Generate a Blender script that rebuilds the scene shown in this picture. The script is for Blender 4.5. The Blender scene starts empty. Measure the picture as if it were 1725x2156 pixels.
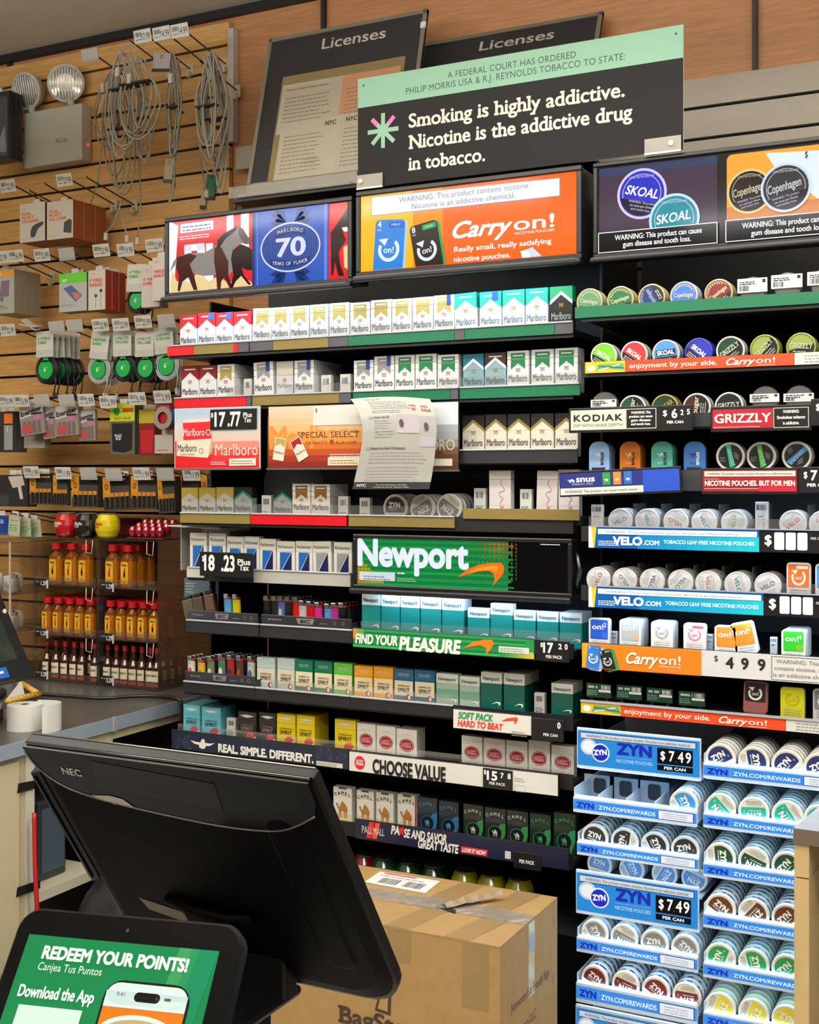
import bpy, bmesh, math, random
from mathutils import Vector, Matrix
rnd = random.Random(11)
PI = math.pi
SC = bpy.context.scene
COL = SC.collection
# ---------------------------------------------------------------- camera
TH = math.radians(27.0); SN, CS = math.sin(TH), math.cos(TH)
FPX, CX, HY, CH = 2600.0, 862.5, 1010.0, 1.55      # focal length in px, centre column, horizon row, eye height
cam = bpy.data.cameras.new('camera'); camo = bpy.data.objects.new('camera', cam); COL.objects.link(camo)
cam.sensor_fit = 'HORIZONTAL'; cam.sensor_width = 36.0; cam.lens = 36.0*FPX/1725.0
cam.shift_y = -(1078.0-HY)/1725.0; cam.clip_start = 0.05
camo.location = (0, 0, CH); camo.rotation_euler = (PI/2, 0, TH)
SC.camera = camo
# ---------------------------------------------------------------- world, exposure
w = bpy.data.worlds.new('world'); SC.world = w; w.use_nodes = True
w.node_tree.nodes['Background'].inputs[0].default_value = (1.0, 0.93, 0.84, 1)
w.node_tree.nodes['Background'].inputs[1].default_value = 0.10
SC.view_settings.view_transform = 'Standard'; SC.view_settings.look = 'None'
SC.view_settings.exposure = -0.42; SC.view_settings.gamma = 1.0; SC.view_settings.use_curve_mapping = False
SC.cycles.max_bounces = 6; SC.cycles.diffuse_bounces = 3; SC.cycles.glossy_bounces = 3
SC.cycles.transparent_max_bounces = 16; SC.cycles.transmission_bounces = 4
SC.cycles.caustics_reflective = False; SC.cycles.caustics_refractive = False
SC.cycles.sample_clamp_indirect = 4.0

def area(name, loc, direction, sx, sy, power, color=(1, 1, 1)):
    l = bpy.data.lights.new(name, 'AREA'); l.shape = 'RECTANGLE'; l.size = sx; l.size_y = sy
    l.energy = power; l.color = color
    o = bpy.data.objects.new(name, l); COL.objects.link(o); o.location = loc
    o.rotation_euler = Vector(direction).to_track_quat('-Z', 'Y').to_euler()
    return o
CEIL = 3.03
WARM = (1.0, 0.97, 0.92)
# ceiling fluorescents (their housings are built with the ceiling below)
TUBES = [(-2.7, 1.0, 2.2, .22), (-0.6, 1.75, 2.0, .16), (-0.2, 0.2, 2.2, .22), (1.4, 1.2, 1.6, .22), (-2.8, -1.5, 4.2, .10), (1.7, -1.5, 4.2, .10)]
for i, (x, y, l, d) in enumerate(TUBES):
    area('ceiling_tube_light', (x, y, CEIL-.422), (0, 0, -1), l, d, (44, 33, 42, 42, 6, 6)[i], WARM)
    area('ceiling_tube_uplight', (x, y, CEIL-.355), (0, 0, 1), l, .30, (115, 70, 80, 65, 75, 60)[i], WARM)  # upward lamp added over each fixture to brighten ceiling and walls
COOL = (0.60, 0.81, 1.0)
def led(x0, x1, y, z, power, dirv=(0, .35, -1), color=COOL, w=.03):
    return area('shelf_led', ((x0+x1)/2, y, z), dirv, abs(x1-x0), w, power, color)

# ---------------------------------------------------------------- pixel -> world helpers (real planes in the room)
def at(px, py, Y):
    k = (px-CX)/FPX; F = Y/(CS+k*SN)
    return Vector((F*(-SN+k*CS), Y, CH-(py-HY)/FPX*F))
def atz(px, py, Z):
    k = (px-CX)/FPX; F = (CH-Z)*FPX/(py-HY)
    return Vector((F*(-SN+k*CS), F*(CS+k*SN), Z))
def atx(px, py, X):
    k = (px-CX)/FPX; F = X/(-SN+k*CS)
    return Vector((X, F*(CS+k*SN), CH-(py-HY)/FPX*F))

# ---------------------------------------------------------------- materials
def lin(h):
    h = h.lstrip('#'); c = [int(h[i:i+2], 16)/255 for i in (0, 2, 4)]
    return tuple(x/12.92 if x <= .04045 else ((x+.055)/1.055)**2.4 for x in c)
_mats = {}
def M(h, rough=.5, metal=0., emit=0., noise=0., nscale=60., coat=0., stretch=None, bump=0., name=None, spec=.5):
    key = (spec, h, rough, metal, emit, noise, nscale, coat, stretch, bump)
    if key in _mats: return _mats[key]
    m = bpy.data.materials.new(name or ('surface_'+h.strip('#'))); m.use_nodes = True
    nt = m.node_tree; b = nt.nodes['Principled BSDF']; c = lin(h)
    b.inputs['Base Color'].default_value = (*c, 1); b.inputs['Roughness'].default_value = rough
    b.inputs['Metallic'].default_value = metal; b.inputs['Specular IOR Level'].default_value = spec
    if coat: b.inputs['Coat Weight'].default_value = coat; b.inputs['Coat Roughness'].default_value = .06
    if emit:
        b.inputs['Emission Color'].default_value = (*c, 1); b.inputs['Emission Strength'].default_value = emit
        b.inputs['Base Color'].default_value = (*[x*.25 for x in c], 1)
    if noise or bump:
        tc = nt.nodes.new('ShaderNodeTexCoord'); mp = nt.nodes.new('ShaderNodeMapping')
        nz = nt.nodes.new('ShaderNodeTexNoise'); nz.inputs['Scale'].default_value = nscale; nz.inputs['Detail'].default_value = 5
        if stretch: mp.inputs['Scale'].default_value = stretch
        nt.links.new(tc.outputs['Object'], mp.inputs[0]); nt.links.new(mp.outputs[0], nz.inputs['Vector'])
        if noise:
            r = nt.nodes.new('ShaderNodeValToRGB'); r.color_ramp.elements[0].position = .3; r.color_ramp.elements[1].position = .7
            r.color_ramp.elements[0].color = (*[x*(1-noise) for x in c], 1)
            r.color_ramp.elements[1].color = (*[min(1, x*(1+noise)) for x in c], 1)
            nt.links.new(nz.outputs['Fac'], r.inputs[0]); nt.links.new(r.outputs[0], b.inputs['Base Color'])
        if bump:
            bp = nt.nodes.new('ShaderNodeBump'); bp.inputs['Strength'].default_value = bump; bp.inputs['Distance'].default_value = .002
            nt.links.new(nz.outputs['Fac'], bp.inputs['Height']); nt.links.new(bp.outputs[0], b.inputs['Normal'])
    _mats[key] = m
    return m
def clear(tint='#ffffff', gloss=.10, rough=.05, name='clear_acrylic', veil=0.0):
    key = ('clear', tint, gloss, rough, veil)
    if key in _mats: return _mats[key]
    m = bpy.data.materials.new(name); m.use_nodes = True; nt = m.node_tree; nt.nodes.clear()
    out = nt.nodes.new('ShaderNodeOutputMaterial'); tr = nt.nodes.new('ShaderNodeBsdfTransparent'); gl = nt.nodes.new('ShaderNodeBsdfGlossy')
    mx = nt.nodes.new('ShaderNodeMixShader'); lw = nt.nodes.new('ShaderNodeLayerWeight'); mt = nt.nodes.new('ShaderNodeMath')
    tr.inputs[0].default_value = (*lin(tint), 1); gl.inputs['Roughness'].default_value = rough
    lw.inputs[0].default_value = .25; mt.operation = 'MULTIPLY_ADD'; mt.inputs[1].default_value = .6; mt.inputs[2].default_value = gloss
    nt.links.new(lw.outputs['Fresnel'], mt.inputs[0]); nt.links.new(mt.outputs[0], mx.inputs[0])
    nt.links.new(tr.outputs[0], mx.inputs[1]); nt.links.new(gl.outputs[0], mx.inputs[2])
    last = mx
    if veil:
        df = nt.nodes.new('ShaderNodeBsdfDiffuse'); df.inputs[0].default_value = (.8, .8, .78, 1)
        m2 = nt.nodes.new('ShaderNodeMixShader'); m2.inputs[0].default_value = veil
        nt.links.new(mx.outputs[0], m2.inputs[1]); nt.links.new(df.outputs[0], m2.inputs[2]); last = m2
    nt.links.new(last.outputs[0], out.inputs[0]); _mats[key] = m
    return m
WHITE = M('#f2f1ee', .45); INK = M('#16161a', .5); BLK = M('#0d0d10', .38); DKM = M('#1b1c20', .45); GRY = M('#8d8f92', .4)
def E(h, s=1.0): return M(h, .10, emit=s*1.30, spec=.22)       # printed film in front of a lamp: lit panels only

# ---------------------------------------------------------------- text (built-in font -> flat mesh)
_txt = {}
def glyphs(s, bold=0., slab=False, it=0., sp=1.):
    key = (s, bold, slab, it, sp)
    if key in _txt: return _txt[key]
    cu = bpy.data.curves.new('lettering', 'FONT'); cu.body = s; cu.size = 1; cu.shear = it
    cu.space_character = sp; cu.resolution_u = 4; cu.align_x = 'LEFT'; cu.align_y = 'TOP_BASELINE'
    ob = bpy.data.objects.new('lettering', cu)
    me = bpy.data.meshes.new_from_object(ob)
    vs = [(v.co.x, v.co.y, 0) for v in me.vertices]; fs = [tuple(p.vertices) for p in me.polygons]
    if slab:
        cnt = {}
        for p in me.polygons:
            n = len(p.vertices)
            for i in range(n):
                e = tuple(sorted((p.vertices[i], p.vertices[(i+1) % n]))); cnt[e] = cnt.get(e, 0)+1
        d, hh = .055, .075
        for (a, b), k in cnt.items():
            if k != 1: continue
            (xa, ya, _), (xb, yb, _) = vs[a], vs[b]
            if abs(ya-yb) > .004 or not (.06 < abs(xa-xb) < .24): continue
            x0, x1 = min(xa, xb), max(xa, xb); y = (ya+yb)/2
            if abs(y) < .03: q = (x0-d, y, x1+d, y+hh)
            elif y > .45: q = (x0-d*1.2, y-hh, x1+d*.25, y)
            elif y < -.1: q = (x0-d, y, x1+d, y+hh)
            else: continue
            i = len(vs); vs += [(q[0], q[1], -1), (q[2], q[1], -1), (q[2], q[3], -1), (q[0], q[3], -1)]; fs.append((i, i+1, i+2, i+3))
    bpy.data.objects.remove(ob); bpy.data.curves.remove(cu); bpy.data.meshes.remove(me)
    if bold:                                                  # heavier strokes: the same outline laid over itself, slightly shifted
        v0, f0 = vs, fs; vs, fs = [], []
        nc = 6 if bold < .035 else 14
        for n_, a in enumerate([(math.cos(2*PI*q/nc), math.sin(2*PI*q/nc)) for q in range(nc)]):
            i = len(vs); vs += [(x+a[0]*bold, y+a[1]*bold, n_*6/nc+k*.3) for x, y, k in v0]; fs += [tuple(i+j for j in f) for f in f0]
    xs = [v[0] for v in vs] or [0]
    r = (vs, fs, min(xs), max(xs)); _txt[key] = r
    return r
_c = glyphs('H'); CAP = max(v[1] for v in _c[0])

# ---------------------------------------------------------------- mesh builder
_bev = {}
def bevbox(sx, sy, sz, b, seg=2):
    key = (round(sx, 5), round(sy, 5), round(sz, 5), b, seg)
    if key not in _bev:
        bm = bmesh.new(); bmesh.ops.create_cube(bm, size=1)
        for v in bm.verts: v.co = Vector((v.co.x*sx, v.co.y*sy, v.co.z*sz))
        bmesh.ops.bevel(bm, geom=bm.edges[:], offset=b, segments=seg, affect='EDGES', profile=.5)
        bm.verts.index_update()
        _bev[key] = ([tuple(v.co) for v in bm.verts], [tuple(v.index for v in f.verts) for f in bm.faces]); bm.free()
    return _bev[key]
LAY = 0.00035
class MB:
    def __init__(s, o=(0, 0, 0), u=(1, 0, 0), v=(0, 0, 1)):
        s.v, s.f, s.m, s.sm, s.mats = [], [], [], [], []; s.T = Matrix(); s.plane(o, u, v)
    def plane(s, o=(0, 0, 0), u=(1, 0, 0), v=(0, 0, 1)):
        s.o = Vector(o); s.u = Vector(u).normalized(); s.vv = Vector(v).normalized(); s.n = s.u.cross(s.vv)
        return s
    def mat(s, m):
        if m not in s.mats: s.mats.append(m)
        return s.mats.index(m)
    def add(s, vs, fs, m, smooth=False):
        i = len(s.v); s.v += [s.T @ Vector(p) for p in vs]; k = s.mat(m)
        for f in fs: s.f.append(tuple(i+j for j in f)); s.m.append(k); s.sm.append(smooth)
        return s
    def box(s, a, b, m, bev=0, seg=2):
        a, b = Vector(a), Vector(b); c = (a+b)/2; d = b-a; d = Vector((abs(d.x), abs(d.y), abs(d.z)))
        if bev:
            vs, fs = bevbox(d.x, d.y, d.z, min(bev, min(d)*.49), seg)
            return s.add([Vector(p)+c for p in vs], fs, m)
        vs = [c+Vector((x*d.x/2, y*d.y/2, z*d.z/2)) for x in (-1, 1) for y in (-1, 1) for z in (-1, 1)]
        return s.add(vs, [(0, 1, 3, 2), (4, 6, 7, 5), (0, 4, 5, 1), (2, 3, 7, 6), (0, 2, 6, 4), (1, 5, 7, 3)], m)
    def prism(s, pts, dv, m, m2=None):
        """outline (3-D points) swept along dv"""
        n = len(pts); dv = Vector(dv); a = [Vector(p) for p in pts]; b = [p+dv for p in a]
        s.add(a, [tuple(range(n))], m2 or m); s.add(b, [tuple(reversed(range(n)))], m)
        s.add(a+b, [(i, i+n, (i+1) % n+n, (i+1) % n) for i in range(n)], m)
        return s
    def P(s, x, y, L=0): return s.o+s.u*x+s.vv*y+s.n*(L*LAY)
    def art(s, pts, m, L=1):
        return s.add([s.P(x, y, L) for x, y in pts], [tuple(range(len(pts)))], m)
    def rect(s, x0, y0, x1, y1, m, L=1): return s.art([(x0, y0), (x1, y0), (x1, y1), (x0, y1)], m, L)
    def frame(s, x0, y0, x1, y1, t, m, L=1):
        s.rect(x0, y0, x1, y0+t, m, L); s.rect(x0, y1-t, x1, y1, m, L); s.rect(x0, y0+t, x0+t, y1-t, m, L); s.rect(x1-t, y0+t, x1, y1-t, m, L); return s
    def rr(s, x0, y0, x1, y1, r, m, L=1, n=5):
        p = []
        for cx, cy, a in ((x1-r, y1-r, 0), (x0+r, y1-r, 90), (x0+r, y0+r, 180), (x1-r, y0+r, 270)):
            p += [(cx+r*math.cos(math.radians(a+90*i/n)), cy+r*math.sin(math.radians(a+90*i/n))) for i in range(n+1)]
        return s.art(p, m, L)
    def ell(s, cx, cy, rx, ry, m, L=1, n=28, a0=0, a1=360):
        k = n if a1-a0 < 360 else n-1
        return s.art([(cx+rx*math.cos(math.radians(a0+(a1-a0)*i/n)), cy+ry*math.sin(math.radians(a0+(a1-a0)*i/n))) for i in range(k+1)], m, L)
    def ring(s, cx, cy, rx, ry, t, m, L=1, n=32, a0=0, a1=360):
        vs, fs = [], []
        for i in range(n+1):
            a = math.radians(a0+(a1-a0)*i/n)
            vs += [s.P(cx+rx*math.cos(a), cy+ry*math.sin(a), L), s.P(cx+(rx-t)*math.cos(a), cy+(ry-t)*math.sin(a), L)]
            if i: fs.append((2*i-2, 2*i, 2*i+1, 2*i-1))
        return s.add(vs, fs, m)
    def seg(s, cx, cy, r, a0, a1, m, L=1, n=20): return s.ell(cx, cy, r, r, m, L, n, a0, a1)
    def line(s, pts, t, m, L=1):
        for (xa, ya), (xb, yb) in zip(pts, pts[1:]):
            d = math.hypot(xb-xa, yb-ya) or 1; nx, ny = -(yb-ya)/d*t/2, (xb-xa)/d*t/2
            s.art([(xa+nx, ya+ny), (xa-nx, ya-ny), (xb-nx, yb-ny), (xb+nx, yb+ny)], m, L)
        return s
    def text(s, t, x, y, h, m, L=2, w=None, al='c', bold=0., slab=False, it=0., rot=0., sp=1., sx=1.):
        vs, fs, xa, xb = glyphs(t, bold, slab, it, sp); k = h/CAP; kx = k*sx
        if w: kx = w/max(xb-xa, 1e-6)
        ox = {'c': (xa+xb)/2, 'l': xa, 'r': xb}[al]; c, n = math.cos(math.radians(rot)), math.sin(math.radians(rot))
        q = []
        for a, b, j in vs:
            a, b = (a-ox)*kx, b*k; q.append(s.P(x+a*c-b*n, y+a*n+b*c, L+.13*j))
        return s.add(q, fs, m)
    def greek(s, x0, x1, y, h, m, L=2, rows=1, gap=None, ragged=.25):
        """lines of print too small to read"""
        gap = gap or h*2.1
        for r in range(rows):
            x = x0; xe = x1-(x1-x0)*ragged*rnd.random()
            while x < xe:
                l = h*rnd.uniform(1.2, 4.2); s.rect(x, y-r*gap, min(x+l, xe), y-r*gap+h, m, L); x += l+h*.7
        return s
    def bars(s, x0, y0, x1, y1, m, L=2, n=14):
        x = x0; st = (x1-x0)/n
        for i in range(n):
            s.rect(x0+i*st, y0, x0+i*st+st*rnd.choice((.3, .5, .7)), y1, m, L)
        return s
    def lathe(s, prof, m, n=20, c=(0, 0, 0), axis='z', smooth=True, mats=None):
        """profile [(r, h)...]"""
        c = Vector(c); k = len(prof)
        def pt(r, h, a):
            x, y = r*math.cos(a), r*math.sin(a)
            return c+(Vector((x, y, h)) if axis == 'z' else Vector((x, h, y)) if axis == 'y' else Vector((h, x, y)))
        vs = [pt(r, h, 2*PI*i/n) for i in range(n) for r, h in prof]
        for j in range(k-1):
            fs = [(i*k+j, ((i+1) % n)*k+j, ((i+1) % n)*k+j+1, i*k+j+1) for i in range(n)]
            i0 = len(s.v); s.add(vs, fs, mats[j] if mats else m, smooth)
        return s
    def tube(s, pts, r, m, n=6, closed=False):
        pts = [Vector(p) for p in pts]; vs, fs = [], []; N = len(pts)
        prev = None
        for i, p in enumerate(pts):
            a = pts[i-1] if i or closed else p; b = pts[(i+1) % N] if i < N-1 or closed else p
            t = (b-a).normalized()
            if prev is None: ref = Vector((0, 0, 1)) if abs(t.z) < .9 else Vector((1, 0, 0)); nn = t.cross(ref).normalized()
            else: nn = (prev-t*prev.dot(t)); nn = nn.normalized() if nn.length > 1e-6 else t.orthogonal().normalized()
            prev = nn; bb = t.cross(nn)
            vs += [p+(nn*math.cos(2*PI*j/n)+bb*math.sin(2*PI*j/n))*r for j in range(n)]
        for i in range(N if closed else N-1):
            i2 = (i+1) % N
            fs += [(i*n+j, i*n+(j+1) % n, i2*n+(j+1) % n, i2*n+j) for j in range(n)]
        if not closed: fs += [tuple(range(n))[::-1], tuple((N-1)*n+j for j in range(n))]
        return s.add(vs, fs, m, True)
    def mesh(s, name):
        me = bpy.data.meshes.new(name); me.from_pydata([tuple(p) for p in s.v], [], s.f)
        for m in s.mats: me.materials.append(m)
        me.polygons.foreach_set('material_index', s.m); me.polygons.foreach_set('use_smooth', s.sm); me.update()
        return me
    def build(s, name, parent=None, loc=None, rot=None): return put(name, s.mesh(name), parent, loc, rot)
def put(name, me, parent=None, loc=None, rot=None, scale=None):
    o = bpy.data.objects.new(name, me); COL.objects.link(o)
    if parent: o.parent = parent
    if loc is not None: o.location = loc
    if rot is not None: o.rotation_euler = rot
    if scale is not None: o.scale = scale
    return o
_labels = {}
def tag(o, label, cat, group=None):
    n = len(label.split())
    if not 4 <= n <= 16: print('LABELLEN', n, label)
    if label in _labels: print('LABELDUP', label)
    _labels[label] = 1
    o['label'] = label; o['category'] = cat
    if group: o['group'] = group
    return o
def empty(name, label, cat, loc=(0, 0, 0), group=None, rot=None):
    o = bpy.data.objects.new(name, None); COL.objects.link(o); o.location = loc; o.empty_display_size = .02
    if rot is not None: o.rotation_euler = rot
    return tag(o, label, cat, group)
def struct(o): o['kind'] = 'structure'; return o
ORD = 'zeroth first second third fourth fifth sixth seventh eighth ninth tenth eleventh twelfth thirteenth fourteenth fifteenth sixteenth seventeenth eighteenth nineteenth twentieth'.split()
def catmull(pts, n=8, closed=False):
    P = [Vector(p) for p in pts]; out = []; N = len(P)
    for i in range(N if closed else N-1):
        a, b, c, d = (P[(i-1) % N] if closed or i else P[0]), P[i], P[(i+1) % N], (P[(i+2) % N] if closed or i+2 < N else P[-1])
        for j in range(n):
            t = j/n; out.append(.5*((2*b)+(c-a)*t+(2*a-5*b+4*c-d)*t*t+(3*b-a-3*c+d)*t**3))
    if not closed: out.append(P[-1])
    return out
# ================================================================ the room
YW = 3.20
def wood(h, name, sc=(1, 1, 1)):
    return M(h, .42, noise=.16, nscale=9, stretch=(1.2, 1.2, 14), name=name)
ORANGE = wood('#b98258', 'orange_laminate'); SLAT = wood('#d3a262', 'maple_slat')
CREAM = M('#b5a887', .55, noise=.05, nscale=30)
b = MB(); b.box((-7, -6, -.05), (6, 3.4, 0), M('#cfcac0', .3, noise=.06, nscale=6)); struct(b.build('floor'))
b = MB(); b.box((-7, -6, CEIL), (6, 3.4, CEIL+.05), M('#cfc8b8', .85, noise=.05, nscale=120, bump=.3)); struct(b.build('ceiling'))
b = MB(); b.box((-7, YW+.012, 0), (6, YW+.12, CEIL), ORANGE); struct(b.build('wall_back'))
b = MB(); b.box((-7, -6.1, 0), (6, -6, CEIL), M('#b9ab92', .7)); struct(b.build('wall_front'))
b = MB(); b.box((-7.1, -6, 0), (-7, 3.4, CEIL), M('#b9ab92', .7)); struct(b.build('wall_left'))
b = MB(); b.box((6, -6, 0), (6.1, 3.4, CEIL), M('#b9ab92', .7)); struct(b.build('wall_right'))
def slats(name, x0, x1, z0, ztop, zref, step, m, gm):
    b = MB(); z = zref
    while z+step < ztop+.06: z += step
    top = ztop
    b.box((x0, YW+.009, z0), (x1, YW+.0118, ztop), gm)
    while z > z0:
        if z+.004 < top:
            b.box((x0, YW-.008, z+.004), (x1, YW+.009, top), m)
            b.box((x0, YW-.0075, z-.0052), (x1, YW-.001, z-.004), GRY)
        top = z-.005; z -= step
    return struct(b.build(name))
XCH = at(492, 200, YW).x
slats('wall_slats_left', -6.5, XCH-.012, .60, 2.957, 2.681, .0775, SLAT, M('#2a1c10', .8))
slats('wall_slats_right', at(1120, 300, YW).x, 3.0, 1.9, 2.588, 2.514, .081, M('#b9b3ab', .5, noise=.03, nscale=8), M('#1c181c', .8))
b = MB(); b.box((-6.9, YW-.012, 3.004), (5, YW+.010, CEIL-.001), M('#16161b', .5)); struct(b.build('trim_1'))
b = MB(); zt = at(492, 63, YW).z; b.box((XCH-.010, YW-.02, at(492, 302, YW).z), (XCH+.012, YW+.01, zt), M('#c9c6c0', .35, metal=.3), .002); struct(b.build('trim_2'))
for i, (px, py) in enumerate(((681, 62), (1590, 149), (20, 156))):
    x = at(px, py, YW).x; b = MB(); b.box((x-.006, YW-.006, at(px, py, YW).z), (x+.006, YW+.010, 3.004), M('#17161a', .5)); struct(b.build('trim_%d' % (i+3)))
# ceiling fluorescent fixtures over the shop floor
for i, (x, y, l, d) in enumerate(TUBES):
    e = empty('ceiling_light', 'white ceiling strip light, %s along the shop ceiling' % ORD[i+1], 'ceiling light', (x, y, CEIL-.42), 'ceiling strip lights')
    b = MB(); b.box((-l/2-.03, -d/2-.03, .012), (l/2+.03, d/2+.03, .0595), WHITE, .006); b.build('housing', e)
    for s_ in (-1, 1): b = MB(); b.box((s_*l*.4-.004, -.004, .0596), (s_*l*.4+.004, .004, .4195), GRY); b.build('hanger', e)
    b = MB(); b.box((-l/2, -d/2, 0), (l/2, d/2, .012), M('#fff3df', .4, emit=1.5)); b.build('diffuser', e)

# ================================================================ licence boards and the court notice above the cigarette rack
def leaning(name, label, cat, bl, br, tl, build, th=.012):
    u = (br-bl); v = (tl-bl); e = empty(name, label, cat, (bl+br)/2)
    W, H = u.length, v.length; un = u.normalized(); vn = (v-un*v.dot(un)).normalized()
    rot = Matrix((un, vn, un.cross(vn))).transposed()      # columns u, v, n
    e.matrix_world = Matrix.Translation((bl+br)/2) @ rot.to_4x4()
    build(e, W, H); return e
ALU = M('#9a958a', .35, metal=.6); CHARC = M('#28272d', .5)
def licence(papers):
    def f(e, W, H0):
        K = .09/.462; H = H0/(1+K)
        b = MB(); b.box((-W/2, 0, -.006), (W/2, H*K+.001, .0045), ALU); b.build('foot', e)
        b = MB((-W/2, H*K, 0), (1, 0, 0), (0, 1, 0)); b.T = Matrix.Translation((0, H*K, 0))
        b.box((-W/2, 0, -.006), (W/2, H, 0), CHARC); b.build('backboard', e)
        b = MB((-W/2, H*K, .004), (1, 0, 0), (0, 1, 0)); b.frame(0, 0, W, H, .012, ALU, 0)
        for x0, y0, x1, y1 in ((0, 0, .012, H), (W-.012, 0, W, H), (0, 0, W, .012), (0, H-.012, W, H)):
            b.box((x0-W/2, y0+H*K, -.008), (x1-W/2, y1+H*K, .0045), ALU)
        b.build('frame', e)
        b = MB((-W/2, H*K, 0), (1, 0, 0), (0, 1, 0)); b.text('Licenses', W*.56, H*.865, H*.07, M('#c9c5bb', .5), 2, w=W*.40, bold=.012); b.build('lettering', e)
        if papers:
            b = MB((-W/2, H*K, 0), (1, 0, 0), (0, 1, 0)); b.rect(W*.13, H*.02, W*.90, H*.72, M('#8d7c55', .6), 1); b.build('mat', e)
            for x0, y0, x1, y1, c, L in ((.14, .33, .60, .66, '#cfc8bb', 2), (.53, .37, .88, .66, '#d99f7c', 3), (.17, .02, .57, .40, '#d3ccbe', 4), (.55, .02, .88, .40, '#d0c8ba', 5)):
                b = MB((-W/2, H*K, 0), (1, 0, 0), (0, 1, 0)); b.rect(W*x0, H*y0, W*x1, H*y1, M(c, .6), L)
                b.greek(W*(x0+.03), W*(x0+(x1-x0)*.75), H*(y1-.10), .0035, M('#8e8a84', .6), L+1, rows=int((y1-y0)*28), gap=.0125)
                ink = M('#4a4745', .6)
                if L == 2: b.text('Tobacco Retail Dealer License', W*(x0+.02), H*(y1-.045), .0075, ink, L+1, al='l', w=W*.28)
                if L == 4:
                    b.text('NYC', W*.49, H*.345, .013, INK, L+1, w=.036, bold=.03)
                    b.text('State Liquor', W*.40, H*.135, .006, ink, L+1, w=.05); b.text('Authority', W*.385, H*.11, .006, ink, L+1, w=.04)
                if L == 5: b.text('NYC', W*.62, H*.35, .013, INK, L+1, w=.036, bold=.03)
                b.build('document', e)
            b = MB(); b.box((W/2-.012, H*(K+.87), .004), (W/2+.004, H*(K+.91), .012), WHITE, .002); b.build('clip', e)
    return f
leaning('licence_board', 'charcoal board headed Licenses holding white and orange permits behind clear sheet', 'notice board',
        Vector((-2.028, 2.927, 2.296)), Vector((-1.507, 2.927, 2.296)), Vector((-2.028, 3.07, 2.852)), licence(True))
leaning('licence_board', 'second charcoal Licenses board leaning back, mostly hidden by the court notice', 'notice board',
        Vector((-1.585, 2.955, 2.300)), Vector((-1.035, 2.955, 2.300)), Vector((-1.585, 3.172, 2.798)), licence(False))
YN_ = 2.62
def W2(px, py, Y): p = at(px, py, Y); return p.x, p.z
def pxm(px, Y):                                              # metres per pixel at column px on plane Y
    return Y/(CS+(px-CX)/FPX*SN)/FPX
def tpx(b, Y, s, pl, pr, yb, hpx, m, L=2, **k):
    x0, z = W2(pl, yb, Y); x1, _ = W2(pr, yb, Y)
    return b.text(s, x0, z, hpx*pxm(pl, Y), m, L, w=x1-x0, al='l', **k)
def wb(base):                                                # builder whose art coordinates are world X, Z on plane Y
    b = MB((0, base[1], 0)); b.T = Matrix.Translation(-Vector(base)); return b
MINT = M('#8bbaa6', .5, spec=.3); SLATE = M('#1d1c1e', .6, spec=.2)
x0, zt = W2(754, 167, YN_); x1, _ = W2(1439, 53, YN_); zb = W2(755, 398, YN_)[1]; zm = W2(756, 228, YN_)[1]
base = Vector(((x0+x1)/2, YN_, zb))
e = empty('court_notice', 'large charcoal and mint notice board about addictive smoking, standing above the lit signs', 'sign', base)
b = wb(base); b.box((x0, YN_, zb), (x1, YN_+.006, zt), M('#dfe2dc', .5)); b.rect(x0, zb, x1, zm, SLATE, 1); b.rect(x0, zm, x1, zt, MINT, 1)
DK = M('#2c4440', .5)
tpx(b, YN_, 'A FEDERAL COURT HAS ORDERED', 943, 1213, 165, 13, DK, sp=1.05)
tpx(b, YN_, 'PHILIP MORRIS USA & R.J. REYNOLDS TOBACCO TO STATE:', 855, 1317, 199, 13, DK, sp=1.05)
TXW = M('#e9e6df', .5)
tpx(b, YN_, 'Smoking is highly addictive.', 861, 1316, 269, 28, TXW, slab=True, bold=.022)
tpx(b, YN_, 'Nicotine is the addictive drug', 861, 1332, 314, 28, TXW, slab=True, bold=.022)
tpx(b, YN_, 'in tobacco.', 860, 1022, 359, 27, TXW, slab=True, bold=.022)
cx, cz = W2(807, 275, YN_); r = .042; MG = M('#8bbaa6', .5); PK = M('#e87ab8', .5)
for i in range(8):
    a = math.radians(90+45*i); d = Vector((math.cos(a), math.sin(a)))
    b.line([(cx-d.x*.002, cz-d.y*.002), (cx+d.x*r, cz+d.y*r)], .0105, MG, 2+i*.1)
    if i in (1, 7): b.line([(cx+d.x*r*.5, cz+d.y*r*.5), (cx+d.x*r*1.02, cz+d.y*r*1.02)], .0105, PK, 3)
for px, py in ((766, 180), (1424, 71)): p = W2(px, py, YN_); b.ell(p[0], p[1], .0025, .0025, INK, 2)
b.ell(cx, cz, .010, .010, MG, 3)
b.build('board', e)
for pl, pr, yt, yb, kx in ((754, 808, 371, 398, 762), (1359, 1436, 295, 325, 1415)):
    b = wb(base); xa, za = W2(pl, yt, YN_); xb, _ = W2(pr, yt, YN_); zz = W2(pl, yb, YN_)[1]
    b.box((xa, YN_-.006, zz), (xb, YN_-.0025, za), M('#77736c', .3, metal=.5)); b.box((xa, YN_-.008, zz-.004), (xb, YN_-.0022, zz), M('#cfccc4', .35, metal=.4))
    c = b.build('clip', e); b = wb(base); kz = (za+zz)/2; xx = W2(kx, yt, YN_)[0]
    b.lathe([(0, -.0045), (.006, -.003), (.007, 0)], M('#d9d6d0', .4), 14, (xx, YN_-.0062, kz), 'y'); b.build('screw', c)
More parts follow.
